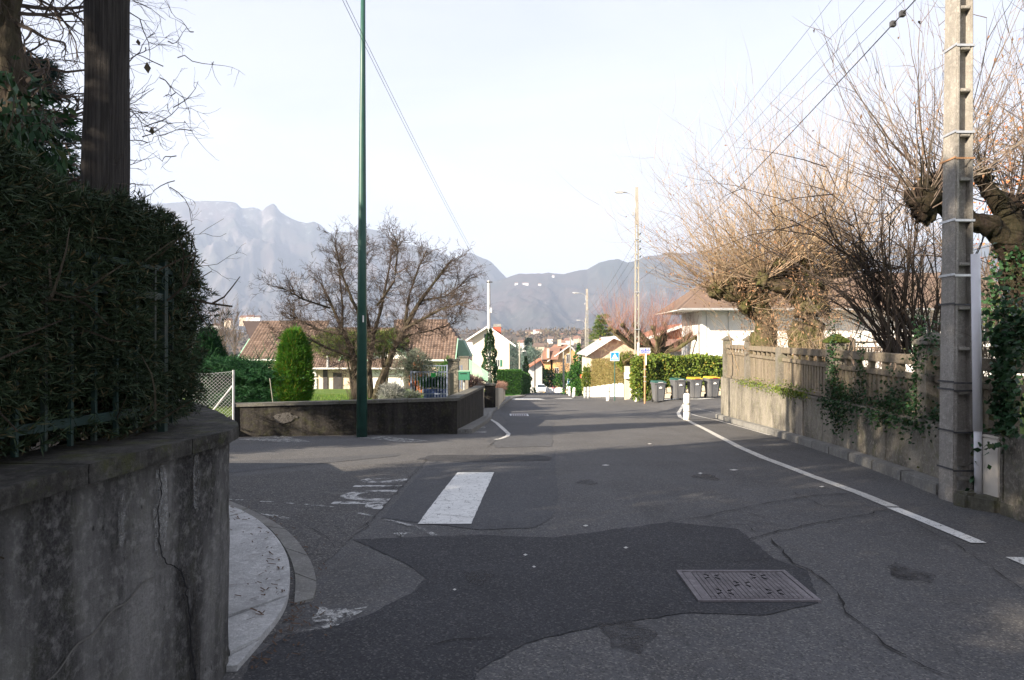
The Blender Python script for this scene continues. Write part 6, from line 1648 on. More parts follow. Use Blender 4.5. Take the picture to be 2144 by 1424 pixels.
# long low house on the left: two half hipped blocks joined by a wing
HY = 47.0
hz0 = zlawn(0, HY) - .3
lh = root('brown_roofed_house', 'cream house with big brown half hipped tiled roof, left end, above the junipers', 'house', (X(570, HY), HY, hz0))
def block(parent, pxl, pxr, ridge_l, ridge_r, py_r, py_e, depth, left_hip, wall='cream', tile='tile_brown', y=HY):
    xl, xr = X(pxl, y), X(pxr, y); ze, zr = Z(py_e, y), Z(py_r, y); rl, rr2 = X(ridge_l, y + depth / 2), X(ridge_r, y + depth / 2); zr = Z(py_r, y + depth / 2)
    MB().box(xl + .5, xr - .5, y + .5, y + depth - .5, hz0, ze + .1).build('wall', M[wall], parent)
    u = (xr - xl, 0, 0); v = (0, depth / 2, zr - ze)
    def ins(s, t):
        x = xl + s * (xr - xl)
        lo = xl + (rl - xl) * max(0, (t - .5) / .5) if left_hip in ('l', 'b') else xl
        hi = xr + (rr2 - xr) * max(0, (t - .5) / .5) if left_hip in ('r', 'b') else xr
        return lo <= x <= hi
    tile_plane(parent, M[tile], (xl, y, ze), u, v, max(8, int((xr - xl) / .21)), 20, ins)
    b = MB(); zm = (ze + zr) / 2; dy = depth / 2
    ytop = y + dy
    # back slope, under sheet
    b.quad((xl, y + depth, ze), (xr, y + depth, ze), (rr2, ytop, zr - .01), (rl, ytop, zr - .01))
    A1 = (xl, y, ze - .02); A2 = (xr, y, ze - .02); q = .5
    Lm = (xl, y + dy * q, ze + (zr - ze) * q - .02); Rm = (xr, y + dy * q, ze + (zr - ze) * q - .02)
    b.f.append(tuple(range(len(b.v), len(b.v) + 6))); b.v += [A1, A2, Rm, (rr2, ytop, zr - .02), (rl, ytop, zr - .02), Lm]
    b.build('roof_deck', M['tile_dark'], parent)
    for sd, xe, rx in (('l', xl, rl), ('r', xr, rr2)):
        zq = ze + (zr - ze) * q
        g_ = MB(); xi = xe + (.55 if sd == 'l' else -.55)
        g_.f.append((0, 1, 2, 3)); g_.v += [(xi, y + .5, ze), (xi, y + depth - .5, ze), (xi, y + depth - dy * q - .1, zq - .15), (xi, y + dy * q + .1, zq - .15)]
        g_.build('gable_wall', M['white_wall'] if sd == 'r' else M['cream'], parent)
        h_ = MB(); h_.f.append((0, 1, 2)); h_.v += [(xe, y + dy * q, zq), (xe, y + depth - dy * q, zq), (rx, ytop, zr)]
        h_.build('hip_face', M['tile_dark'] if sd == 'r' else M[tile], parent)  # right hip darkened by its tile colour to look turned from the sun
        t_ = MB()
        for (p, q2) in (((xe, y, ze), (xe, y + dy * q, zq)), ((xe, y + depth - dy * q, zq), (xe, y + depth, ze))):
            sgn = -1 if sd == 'l' else 1
            t_.hexa([(p[0], p[1], p[2] - .18), (p[0] + sgn * .06, p[1], p[2] - .18), (q2[0] + sgn * .06, q2[1], q2[2] - .18), (q2[0], q2[1], q2[2] - .18)], [(p[0], p[1], p[2] + .03), (p[0] + sgn * .06, p[1], p[2] + .03), (q2[0] + sgn * .06, q2[1], q2[2] + .03), (q2[0], q2[1], q2[2] + .03)])
        t_.build('bargeboard', M['pale_green'], parent)
        MB().box(xe - .05, xe + .05, y + dy * q, y + depth - dy * q, zq - .12, zq + .01).build('hip_gutter', M['white_trim'], parent)
    MB().box(xl, xr, y - .13, y - .01, ze - .10, ze - .0).build('gutter', M['galv'] if 0 else M['white_trim'], parent)
    MB().box(xl, xr, y, y + .45, ze - .14, ze - .11).build('eaves_board', M['pale_green'], parent)
block(lh, 497, 655, 508, 650, 672, 752, 9.0, 'l')
wing = root('garage_wing', 'low cream garage wing with white doors between the two brown roofs', 'house', (X(740, HY), HY - 1, hz0))
WY = HY - 1.2
MB().box(X(640, WY), X(845, WY), WY + .7, WY + 7, hz0, Z(768, WY) + .1).build('wall', M['cream'], wing)
tile_plane(wing, M['tile_brown'], (X(632, WY), WY, Z(770, WY)), (X(850, WY) - X(632, WY), 0, 0), (0, 4.5, Z(686, WY + 4.5) - Z(770, WY)), 42, 18)
MB().quad((X(632, WY), WY, Z(770, WY) - .03), (X(850, WY), WY, Z(770, WY) - .03), (X(850, WY), WY + 4.5, Z(686, WY + 4.5) - .03), (X(632, WY), WY + 4.5, Z(686, WY + 4.5) - .03)).build('roof_deck', M['tile_dark'], wing)
MB().box(X(632, WY), X(850, WY), WY - .14, WY - .01, Z(773, WY), Z(770, WY)).build('gutter', M['white_trim'], wing)
MB().tube([(X(687, WY), WY - .05, Z(738, WY + 1)), (X(687, WY), WY - .1, Z(772, WY))], .07, 6).build('valley_pipe', M['galv'], wing)
for (a, c, t_, m_) in ((645, 664, 793, 'white'), (677, 686, 773, 'dark_door'), (698, 716, 781, 'dark_door'), (778, 846, 791, 'white'), (735, 770, 791, 'white')):
    d_ = MB().box(X(a, WY + .7), X(c, WY + .7), WY + .62, WY + .695, hz0, Z(t_, WY + .7)).build('door', M[m_], wing)
    if m_ == 'white':
        for k in range(3): MB().box(X(a + 1, WY + .7), X(c - 1, WY + .7), WY + .60, WY + .618, hz0 + .15 + k * .5, hz0 + .58 + k * .5).build('door_panel', M['white_trim'], d_)
# dormers: small and large white gables
for (pl_, pr_, pt, pb, ww) in ((711, 742, 738, 757, 0), (770, 862, 715, 757, 1)):
    y_ = WY + .9; xl, xr = X(pl_, y_), X(pr_, y_); xc = (xl + xr) / 2; zt_, zb_ = Z(pt, y_), Z(pb, y_)
    g_ = MB(); g_.f += [(0, 1, 2), (3, 5, 4), (0, 3, 4, 1), (1, 4, 5, 2), (2, 5, 3, 0)]
    g_.v += [(xl, y_, zb_), (xr, y_, zb_), (xc, y_, zt_), (xl, y_ + 3, zb_), (xr, y_ + 3, zb_), (xc, y_ + 3, zt_)]
    dm = g_.build('dormer', M['white_wall'], wing)
    t_ = MB()
    for e in (xl, xr): t_.hexa([(e, y_ - .25, zb_ - .05), (e, y_ + 3, zb_ - .05), (xc, y_ + 3, zt_ + .0), (xc, y_ - .25, zt_ + .0)], [(e, y_ - .25, zb_ + .09), (e, y_ + 3, zb_ + .09), (xc, y_ + 3, zt_ + .16), (xc, y_ - .25, zt_ + .16)])
    t_.build('dormer_roof', M['pale_green'], dm)
    if ww: MB().box(X(798, y_), X(806, y_), y_ - .03, y_ - .005, Z(751, y_), Z(733, y_)).build('window', M['glass'], dm)
l3 = root('brown_roofed_house', 'cream house with brown half hipped roof and green bargeboards right of the bare tree', 'house', (X(880, HY), HY, hz0))
block(l3, 812, 953, 825, 934, 669, 753, 8.0, 'r')
xq = X(953, HY) + .0
MB().hexa([(xq, HY + 2.2, Z(752, HY)), (xq + .9, HY + 2.4, Z(748, HY)), (xq + .9, HY + 5, Z(748, HY)), (xq, HY + 5, Z(752, HY))], [(xq, HY + 2.2, Z(712, HY)), (xq + .35, HY + 2.4, Z(712, HY)), (xq + .35, HY + 5, Z(712, HY)), (xq, HY + 5, Z(712, HY))]).build('side_dormer', M['green_iron'] if 0 else plain('green soffit', (.16, .26, .20), .7), l3)

def gablehouse(name, label, px0, px1, y, py_peak, py_eave, zb_, depth, wall, roof, peak_px=None, over=.6, trim='white_trim', py_eave_r=None, cat='house'):
    t = root(name, label, cat, (X((px0 + px1) / 2, y), y, zb_))
    xl, xr = X(px0, y), X(px1, y); xc = X(peak_px, y) if peak_px else (xl + xr) / 2; zp = Z(py_peak, y); zl = Z(py_eave, y); zr = Z(py_eave_r or py_eave, y)
    sl_l = (zp - zl) / (xc - xl); sl_r = (zp - zr) / (xr - xc)
    wl_, wr_ = xl + over, xr - over
    b = MB(); n0 = [(wl_, zb_), (wr_, zb_), (wr_, zp - sl_r * (wr_ - xc) - .15), (xc, zp - .15), (wl_, zp - sl_l * (xc - wl_) - .15)]
    b.hexa([(p[0], y + .7, p[1]) for p in n0], [(p[0], y + depth - .5, p[1]) for p in n0]); b.build('wall', M[wall], t)
    for (e, ze) in ((xl, zl), (xr, zr)):
        b = MB(); b.hexa([(e, y, ze - .12), (xc, y, zp - .12), (xc, y + depth, zp - .12), (e, y + depth, ze - .12)], [(e, y, ze), (xc, y, zp), (xc, y + depth, zp), (e, y + depth, ze)]); b.build('roof', M[roof], t)
        s_ = -1 if e == xl else 1
        b = MB(); b.hexa([(e, y - .05, ze - .22), (xc, y - .05, zp - .22), (xc, y - .005, zp - .22), (e, y - .005, ze - .22)], [(e, y - .05, ze + .03), (xc, y - .05, zp + .03), (xc, y - .005, zp + .03), (e, y - .005, ze + .03)]); b.build('bargeboard', M[trim], t)
    return t, xl, xr, xc
# cream gable house left of the street
y = 100
h3, xl, xr, xc = gablehouse('gable_house', 'cream gabled house with red brick chimney left of the street', 975, 1080, y, 682, 712, -9.5, 11, 'pale_wall', 'grey_roof', 1022, .9, py_eave_r=724)
window(h3, X(1021, y), Z(716, y), 1.0, 1.1, y + .68)
window(h3, X(1042, y), Z(768, y), .5, .95, y + .68, shutters='green_metal')
ch = MB().box(X(1031, y), X(1048, y), y + 4, y + 4.9, Z(712, y), Z(682, y)).build('chimney', M['brick'], h3)
for k in range(5): MB().box(X(1031.5 + k * 3.4, y), X(1034 + k * 3.4, y), y + 4.2, y + 4.6, Z(682, y) + .005, Z(677, y)).build('chimney_pot', M['pole_light'], ch)
MB().box(X(1030, y), X(1049, y), y + 3.95, y + 4.95, Z(682, y) - .07, Z(682, y)).build('chimney_cap', M['pole_light'], ch)
# yellow house in the middle
y = 150
h4, xl, xr, xc = gablehouse('yellow_house', 'ochre yellow house with rose tiled roof and white edged gable beyond the white car', 1146, 1224, y, 723, 756, gz(8, y) - .5, 11, 'yellow_wall', 'tile_rose', 1193, 1.2)
window(h4, X(1166, y), Z(788, y), .7, 1.7, y + .68); window(h4, X(1190, y), Z(760, y), .7, 1.8, y + .68); window(h4, X(1198, y), Z(789, y), .7, 1.5, y + .68)
bal_ = MB().box(X(1159, y), X(1174, y), y - .2, y + .68, Z(790.5, y), Z(789, y)).build('balcony', M['tile_rose'], h4)
for k in range(8): MB().box(X(1159.3 + k * 2, y), X(1159.7 + k * 2, y), y - .18, y - .12, Z(789, y), Z(782, y)).build('baluster', M['black'], bal_)
b = MB(); b.box(X(1131, y + 1), X(1153, y + 1), y + 1.2, y + 10, gz(8, y) - .5, Z(757, y)); b.build('side_wing', M['yellow_wall'], h4)
b = MB(); A = (X(1130, y), y, Z(757, y)); b.f += [(0, 1, 2, 3), (0, 3, 4)]; b.v += [(X(1129, y), y + .2, Z(757, y)), (X(1152, y), y + .2, Z(757, y)), (X(1190, y + 5), y + 5.5, Z(721, y + 5)), (X(1160, y + 5), y + 5.5, Z(722, y + 5)), (X(1129, y), y + 10, Z(757, y))]
b.build('roof', M['tile_rose'], h4)
b = MB(); b.hexa([(X(1132, y), y - .2, Z(753, y)), (X(1168, y), y - .2, Z(753, y)), (X(1168, y), y + 4, Z(753, y)), (X(1132, y), y + 4, Z(753, y))], [(X(1138, y), y + .2, Z(736, y)), (X(1172, y), y + .2, Z(736, y)), (X(1176, y), y + 4, Z(728, y)), (X(1142, y), y + 4, Z(728, y))]); b.build('dormer_roof', M['tile_rose'], h4)
ch = MB().box(X(1145, y), X(1150, y), y - .4, y + .15, Z(750, y), Z(730, y)).build('chimney', M['cream'], h4)
ch = MB().box(X(1171, y), X(1178, y), y + 4.6, y + 5.4, Z(725, y), Z(711, y)).build('chimney', M['ochre_wall'], h4)
leafy('bare_shrub', 'reddish leafless creeper bushes before the yellow house', 'shrub', (X(1155, 140), 142, gz(8, 142)), (X(1157, 140), 142, Z(797, 140)), (2.2, 1.5, 1.9), 1500, .35, .05, M['twig_red'], 51, 3, .8, .3)
leafy('bare_shrub', 'grey brown leafless tree crown before the yellow gable', 'shrub', (X(1190, 136), 138, gz(8, 138)), (X(1190, 136), 138, Z(776, 136)), (2.4, 1.5, 2.6), 1600, .4, .035, M['twig_grey'], 52, 3, .8, .3)
leafy('green_shrub', 'round green bush behind the parked white car', 'shrub', (X(1148, 134), 137, gz(8, 137)), (X(1146, 134), 137, Z(796, 134)), (2.0, 1.5, 1.9), 1800, .3, .15, M['leaf_box'], 53, 3, .6, .1)
leafy('green_shrub', 'green garden hedge below the yellow gable', 'shrub', (X(1182, 128), 130, gz(8, 130)), (X(1184, 128), 130, Z(797, 128)), (1.7, 1.2, 1.3), 1400, .3, .15, M['leaf_box'], 54, 3, .6, .1)
# small red roofed grey house
y = 128
h5, *_ = gablehouse('small_house', 'small grey house with bright orange roof left of the yellow house', 1104, 1140, y, 752, 770, gz(3, y) - .5, 9, 'grey_wall', 'tile_red', 1132, .4, 'tile_red', 766)
lw2 = root('white_garden_wall', 'distant low white garden wall with posts right of the white car', 'wall', (X(1160, 122), 122, gz(8, 122)))
for k in range(6): MB().box(X(1143 + k * 6.2, 124), X(1148.6 + k * 6.2, 124), 123.9, 124.1, gz(8, 124) - .2, Z(811 + (k % 2), 124)).build('panel', M['white_trim'], lw2)
MB().box(X(1186, 100), X(1192, 100), 100, 100.5, gz(8, 100) - .2, Z(804, 100)).build('pillar', M['white_trim'], lw2)
tag(MB().box(X(1156, 120), X(1163, 120), 120, 120.1, Z(814, 120), Z(810.5, 120)).build('barrier', M['red'], None, (X(1160, 120), 120, gz(8, 120))), 'tiny red and white barrier board at the street end', 'barrier')
lw3 = root('white_fence', 'distant narrow white fence panel at the end of the clipped green hedge', 'fence', (X(1112, 118), 118, gz(3, 118)))
for k in range(5): MB().box(X(1106.5 + k * 2.4, 118), X(1108.6 + k * 2.4, 118), 118, 118.1, gz(3, 118) - .2, Z(800 + 2.0 * k, 118)).build('panel', M['white_trim'], lw3)
# clipped green hedge left of the street
ch_ = root('clipped_hedge', 'neatly clipped dark green box hedge left of the street', 'hedge', (X(1075, 85), 86, gz(0, 86)))
rs = np.random.RandomState(61)
y0_ = 84; x0_, x1_ = X(1040, y0_), X(1091, y0_)
P, D = boxsurf(rs, 9000, x0_, x1_, y0_, 86, Z(823, y0_), Z(778, y0_), .15, ['y-', 'z+'], .03)
n = 5000; u = rs.rand(n); q = np.stack([x1_ + (X(1108, 104) - x1_) * u, y0_ + 20 * u, np.zeros(n)], 1); q[:, 2] = [gz(0, k) for k in q[:, 1]]; q[:, 2] += rs.rand(n) * (Z(776, 84) - Z(822, 84)) * .98
P = np.concatenate([P, q]); D = np.concatenate([D, np.tile([[1.0, -.1, .3]], (n, 1))])
n = 2500; u = rs.rand(n); q = np.stack([x1_ - rs.rand(n) * 1.3 + (X(1108, 104) - x1_) * u, y0_ + 20 * u, np.zeros(n)], 1); q[:, 2] = np.array([gz(0, k) for k in q[:, 1]]) + (Z(775, 84) - Z(822, 84))
P = np.concatenate([P, q]); D = np.concatenate([D, np.tile([[0, 0, 1.0]], (n, 1))])
foliage('foliage', P, D, .16, .05, M['leaf_box'], ch_, 3, 3, .6)
b = MB(); b.box(x0_, x1_ - .1, y0_ + .1, 86.5, gz(0, 84) - .2, Z(780, y0_)); b.seg((x1_ - .75, y0_ + .2), (X(1108, 104) - .7, 104), 1.3, gz(0, 84), Z(778, 84), gz(0, 104), gz(0, 104) + Z(777, 84) - Z(822, 84)); b.build('inner_mass', M['leaf_box'], ch_)
# blue conifers
conifer('spruce_tree', 'pointed blue green spruce left of the yellow house', (X(1107, 170), 170, Z(810, 170)), (810 - 702) / F * 170, 2.9, M['leaf_spruce'], 71, 3500, .2, whorls=18, L=.6)
leafy('cedar_tree', 'silvery blue cedar right of the pointed spruce', 'tree', (X(1118, 165), 165, Z(815, 165)), (X(1118, 165), 165, Z(770, 165)), (2.7, 2, 4.4), 3000, .6, .09, M['leaf_blue'], 72, 4, .5, .3)
leafy('cedar_tree', 'pale blue grey conifer behind the cream gable house', 'tree', (X(1073, 175), 175, Z(800, 175)), (X(1072, 175), 175, Z(764, 175)), (2.8, 2, 5.0), 3000, .6, .09, M['leaf_blue'], 73, 4, .5, .3)
# right side houses
y = 66
h6, *_ = gablehouse('grey_roofed_house', 'low house with grey slate gable roof behind the brown hedge', 1226, 1352, y, 704, 742, gz(9, y) - .3, 9, 'ochre_wall', 'grey_roof', 1285, .5, 'white_trim', 728)
ch = MB().box(X(1259, y - 1), X(1265, y - 1), y + .8, y + 1.1, Z(735, y), Z(713, y)).build('chimney', M['cream'], h6)
MB().box(X(1260, y - 1), X(1264, y - 1), y + .85, y + 1.05, Z(713, y) + .003, Z(709, y)).build('chimney_pot', M['tile_red'], ch)
conifer('spruce_tree', 'dark green conifer behind the lamp poles left of the red shooted pollard', (X(1262, 92), 92, Z(800, 92)), (800 - 650) / F * 92, 3.3, M['leaf_pine'], 74, 3500, .2, whorls=18, L=.45)
y = 62
h7, *_ = gablehouse('red_roofed_house', 'orange rendered building with red roof glimpsed behind the pollard branches', 1340, 1500, y, 676, 712, gz(9, y), 10, 'orange_wall', 'tile_red', 1440, .4, 'white_trim')
# white house, right
WHY = 40.0
wh = root('white_house', 'white rendered house with wide overhanging brown hipped roof behind the pollards', 'house', (X(1700, WHY), WHY + 3, 0))
x0_, x1_, ze = X(1428, WHY), X(2240, WHY), Z(646, WHY)
MB().box(X(1470, WHY + 1.5), X(2180, WHY + 1.5), WHY + 1.5, WHY + 6.5, gz(12, WHY) - .3, ze + .25).build('wall', M['white_wall'], wh)
zr = Z(572, WHY + 4); r0_, r1_ = x0_ + 3.0, x1_ - 3.0
b = MB(); b.v += [(x0_, WHY, ze), (x1_, WHY, ze), (x1_, WHY + 7.5, ze), (x0_, WHY + 7.5, ze), (r0_, WHY + 3.7, zr), (r1_, WHY + 3.7, zr)]; b.f += [(0, 1, 5, 4), (1, 2, 5), (2, 3, 4, 5), (3, 0, 4)]
b.build('roof', M['tile_brown'], wh)
MB().box(x0_ + .02, x1_ - .02, WHY + .02, WHY + 7.4, ze - .06, ze - .012).build('soffit', M['wood_dark'] if 0 else M['white_trim'], wh)
MB().box(x0_ - .08, x1_, WHY - .1, WHY - .005, ze - .09, ze + .02).build('gutter', M['galv'], wh)
for k in range(5): window(wh, X(1540 + k * 130, WHY + 1.5), Z(715, WHY + 1.5), 1.0, 1.3, WHY + 1.49, 'white_trim', 'grey_wall' if k % 2 else None) if k not in (0, 1, 2) else None
for k in range(14): MB().box(X(1478 + k * 46, WHY + 1.5), X(1479.5 + k * 46, WHY + 1.5), WHY + 1.46, WHY + 1.49, gz(12, WHY) + .2, ze - .08).build('panel_joint', M['grey_wall'], wh)
ls = root('white_shed', 'low lean-to with red roof and white edge left of the white house', 'shed', (X(1450, 48), 48, gz(12, 48)))
MB().box(X(1395, 49), X(1540, 49), 49, 52, gz(12, 48), Z(732, 49)).build('wall', M['white_wall'], ls)
b = MB(); b.hexa([(X(1385, 48), 48, Z(736, 48)), (X(1550, 48), 48, Z(736, 48)), (X(1550, 48), 52.5, Z(712, 48)), (X(1385, 48), 52.5, Z(712, 48))], [(X(1385, 48), 48, Z(733, 48)), (X(1550, 48), 48, Z(733, 48)), (X(1550, 48), 52.5, Z(709, 48)), (X(1385, 48), 52.5, Z(709, 48))]); b.build('roof', M['tile_rose'], ls)
# back garden balustrade
gb = root('garden_fence', 'distant balustrade with pointed posts in front of the white house wall', 'fence', (X(1850, 24), 24, GZ))
for px_ in (1700, 1783, 1872, 1960, 2050):
    x = X(px_, 24); MB().box(x - .14, x + .14, 24, 24.25, GZ - .3, Z(712, 24)).build('post', M['post_conc'], gb)
    b = MB(); b.hexa([(x - .16, 23.98, Z(712, 24) + .002), (x + .16, 23.98, Z(712, 24) + .002), (x + .16, 24.27, Z(712, 24) + .002), (x - .16, 24.27, Z(712, 24) + .002)], [(x - .02, 24.1, Z(705, 24)), (x + .02, 24.1, Z(705, 24)), (x + .02, 24.15, Z(705, 24)), (x - .02, 24.15, Z(705, 24))]); b.build('post_cap', M['post_conc'], gb)
for a, c in ((1680, 2144),):
    MB().box(X(a, 24), X(c, 24), 24.05, 24.17, Z(719, 24), Z(715, 24)).build('top_rail', M['post_conc'], gb); MB().box(X(a, 24), X(c, 24), 24.06, 24.16, Z(729, 24), Z(726.5, 24)).build('middle_rail', M['post_conc'], gb)
for k in range(56): MB().box(X(1740 + k * 6.2, 24), X(1743 + k * 6.2, 24), 24.08, 24.14, Z(750, 24), Z(729.2, 24)).build('slat', M['post_conc'], gb)

# ------------------------------------------------------------------ white car
y = 124.0; x = X(1132.5, y)
car = root('parked_car', 'small white hatchback seen from the front at the far end of the street', 'car', (x, y, gz(x, y)))
def sect(b, prof, w, wt):
    pass
b = MB(); st = [(-1.95, .30, .62, .70), (-1.85, .22, .78, .80), (-1.2, .2, .92, .86), (-.95, .2, .98, .86), (.9, .2, 1.02, .86), (1.7, .22, 1.0, .84), (1.9, .3, .85, .78)]
rings = [[(-w, q, z0), (w, q, z0), (w * 1.0, q, (z0 + z1) / 2), (w * .94, q, z1), (-w * .94, q, z1), (-w, q, (z0 + z1) / 2)] for q, z0, z1, w in st]
for r1, r2 in zip(rings, rings[1:]):
    for j in range(6): b.quad(r1[j], r1[(j + 1) % 6], r2[(j + 1) % 6], r2[j])
b.f.append(tuple(range(len(b.v), len(b.v) + 6))); b.v += rings[0]; b.f.append(tuple(range(len(b.v), len(b.v) + 6))); b.v += rings[-1][::-1]
b.build('body', M['car'], car, local=True, bevel=.03)
b = MB(); b.hexa([(-.78, -.95, .97), (.78, -.95, .97), (.78, 1.6, .97), (-.78, 1.6, .97)], [(-.58, -.35, 1.46), (.58, -.35, 1.46), (.60, 1.2, 1.46), (-.60, 1.2, 1.46)]); b.build('cabin', M['car'], car, local=True, bevel=.05)
b = MB(); b.hexa([(-.70, -.97, 1.0), (.70, -.97, 1.0), (.70, -.93, 1.0), (-.70, -.93, 1.0)], [(-.54, -.44, 1.41), (.54, -.44, 1.41), (.54, -.38, 1.41), (-.54, -.38, 1.41)]); b.build('windscreen', M['glass'], car, local=True)
for s_ in (-1, 1):
    MB().tube([(s_ * .62, -1.9, .68), (s_ * .66, -1.75, .74)], .12, 10).build('headlight', M['lampglass'], car, local=True)
    MB().box(s_ * .92 - .08, s_ * .92 + .08, -.75, -.6, .98, 1.1).build('mirror', M['car'], car, local=True)
    for q in (-1.25, 1.25): MB().tube([(s_ * .66, q, .3), (s_ * .86, q, .3)], .30, 16).build('wheel', M['rubber'], car, local=True)
MB().box(-.55, .55, -1.975, -1.94, .36, .48).build('grille', M['black'], car, local=True)
MB().box(-.26, .26, -1.99, -1.976, .5, .6).build('number_plate', M['white_trim'], car, local=True)

# ------------------------------------------------------------------ wires
def wire(name, label, a, b_, sag, r, group=None):
    pts = []
    for k in range(25):
        t = k / 24; pts.append(tuple(a[i] + (b_[i] - a[i]) * t - (sag * 4 * t * (1 - t) if i == 2 else 0) for i in range(3)))
    o = MB().tube(pts, r, 4).build(name, M['black'], None, a); return tag(o, label, 'cable', group)
pt = (X(1023.5, 40), 40, Z(590, 40))
for dx, dz, lab in ((0, 0, 'left one of two thin wires running to the ivy clad telephone pole'), (.10, 0.02, 'right one of two thin wires running to the ivy clad telephone pole')):
    wire('overhead_wire', lab, (pt[0] + dx, pt[1], pt[2] + dz), (-3.0 + dx * .3 + .0, 5.3, 7.75 + dz), .35, .0045, 'overhead wires')
mainp = (X(1337, 39), 39)
for k, (pys, px0_) in enumerate(((490, 1735), (505, 1805), (521, 1850), (537, 1890))):
    zs = Z(pys, 39); u = (px0_ - 1072) / F; x1_, y1_ = 4.76, 7.6
    t = (mainp[0] - u * 39) / (mainp[0] - x1_ - u * (39 - y1_)); yy = 39 + (y1_ - 39) * t; ztop = CAMZ + 720 / F * yy
    ze = zs + (ztop - zs) / t
    wire('overhead_wire', ['topmost', 'second', 'third', 'lowest thin'][k] + ' wire from the lamp pole insulators to the big concrete pole', (mainp[0] + .1, 39, zs), (x1_, y1_, ze), .12, .004, 'overhead wires')
zs = Z(585, 39); u = (1912 - 1072) / F; t = (mainp[0] - u * 39) / (mainp[0] - 4.70 - u * 31.4); yy = 39 - 31.4 * t; ze = zs + (CAMZ + 720 / F * yy - zs) / t
tw_ = wire('service_cable', 'thick twisted service cable with clamps rising to the big concrete pole', (mainp[0] + .1, 39, zs), (4.70, 7.6, ze), .25, .009)
for t in (.955, .963):
    p = [mainp[0] + .1 + (4.70 - mainp[0] - .1) * t, 39 - 31.4 * t, zs + (ze - zs) * t - .25 * 4 * t * (1 - t)]
    MB().box(p[0] - .03, p[0] + .03, p[1] - .03, p[1] + .03, p[2] - .03, p[2] + .035).build('cable_clamp', M['dark_band'], tw_)
for k in range(3):
    wire('overhead_wire', ['upper', 'middle', 'lower'][k] + ' far wire between the two distant lamp poles', (mainp[0] - .2, 39, Z(505 + 25 * k, 39)), (X(1229, 78), 78, Z(650 + 12 * k, 78)), .5, .007, 'overhead wires')

# ------------------------------------------------------------------ mountains, hillside, village
def fbm(x, y, z=0.0, oct=6, ridged=False):
    s, a, f, t = 0, 1, 1, 0
    for _ in range(oct):
        n = mnoise.noise((x * f, y * f, z)); n = 1 - abs(n) * 2.2 if ridged else n
        s += a * n; t += a; a *= .52; f *= 2.05
    return s / t
def range_(name, sky_pts, r0, rc, rb, zlow, nr, seed, pxs0=-500, pxs1=2700, npx=820, rough=1.0):
    sp = sorted(sky_pts); xs = [p[0] for p in sp]; ys = [p[1] for p in sp]
    px = np.linspace(pxs0, pxs1, npx); rad = list(np.linspace(0, 1, nr)) + [1.08, 1.25, 1.5]
    b = MB(); m = len(rad)
    for p in px:
        py = float(np.interp(p, xs, ys)); py += 2.2 * fbm(p / 26, seed, 1, 4) + 1.2 * fbm(p / 7, seed, 3, 3)
        Hc = (720 - py) / F * rc + CAMZ
        for t in rad:
            yy = r0 + (rc - r0) * t
            if t <= 1:
                prof = .30 * t + .70 * t ** 1.9
                n = fbm(p / 95 + .3 * math.sin(yy / 300), yy / 420, seed, 7, True) - .55
                n2 = fbm(p / 260, yy / 1500, seed + 9, 4, True) - .5
                env = 4 * t * (1 - t) + .04
                h = zlow + (Hc - zlow) * prof + (Hc - zlow) * env * (.20 * n + .15 * n2) * rough
                h = min(h, CAMZ + (Hc - CAMZ) * (yy / rc) * .995) if t < 1 else Hc
            else: h = Hc - (Hc - zlow) * (t - 1) * 1.8
            b.v.append(((p - 1072) / F * yy, yy, h))
    for i in range(npx - 1):
        for j in range(m - 1):
            b.f.append((i * m + j, i * m + m + j, i * m + m + j + 1, i * m + j + 1))
    return tag(b.build(name, M['mountain'], smooth=True), kind='structure')
range_('mountain', [(-500, 470), (0, 440), (300, 428), (380, 423), (420, 420), (485, 422), (497, 427), (506, 437), (530, 433), (540, 436), (548, 442), (556, 434), (563, 430), (571, 426), (577, 430), (585, 443), (600, 452), (620, 462), (640, 467), (657, 464),
                    (672, 472), (690, 488), (730, 486), (770, 478), (795, 484), (830, 506), (870, 516), (900, 521), (925, 531), (955, 540), (975, 530), (987, 529), (1000, 536), (1030, 549), (1045, 566), (1060, 581), (1100, 600), (1200, 660), (1500, 700), (2700, 720)], 3600, 5600, 6000, -20, 84, 3.3)
mB = range_('mountain', [(-500, 730), (800, 700), (900, 650), (960, 612), (1000, 598), (1040, 588), (1066, 580), (1085, 574), (1120, 573), (1150, 571), (1180, 574), (1200, 568), (1230, 564), (1255, 550), (1275, 545), (1295, 543), (1315, 550), (1335, 546), (1350, 537), (1375, 535), (1400, 529), (1440, 530), (1490, 524), (1600, 520), (1800, 512), (2100, 508), (2700, 500)],
       2500, 4300, 4600, -20, 70, 7.7)
# hillside with the village in front of the lake
hl = MB(); hxs = np.linspace(-900, 1500, 110); hys = [320, 400, 480, 560, 640, 700, 760, 820, 860, 900, 940, 1000, 1200, 1600]
def hillz(x, y):
    top = 14 + 5 * fbm(x / 160, 2.2, 5, 3) ; lo = -27
    return lo + (top - lo) * sst((y - 400) / 480) * (1 if y < 900 else max(0, 1 - (y - 900) / 500)) + 3.5 * fbm(x / 60, y / 60, 3, 4) * (1 if 350 < y < 1100 else 0)
for x in hxs:
    for y in hys: hl.v.append((x, y, hillz(x, y)))
k = len(hys)
for i in range(len(hxs) - 1):
    for j in range(k - 1): hl.f.append((i * k + j, i * k + k + j, i * k + k + j + 1, i * k + j + 1))
tag(hl.build('hill', M['hill']), kind='structure')
rs = np.random.RandomState(81); n = 5200
hx = rs.uniform(-700, 700, n); hy = rs.uniform(380, 930, n); hzv = np.array([hillz(a, c) for a, c in zip(hx, hy)])
P = np.repeat(np.stack([hx, hy, hzv], 1), 12, 0); sp_ = np.repeat(rs.uniform(2, 5.5, n), 12)[:, None]
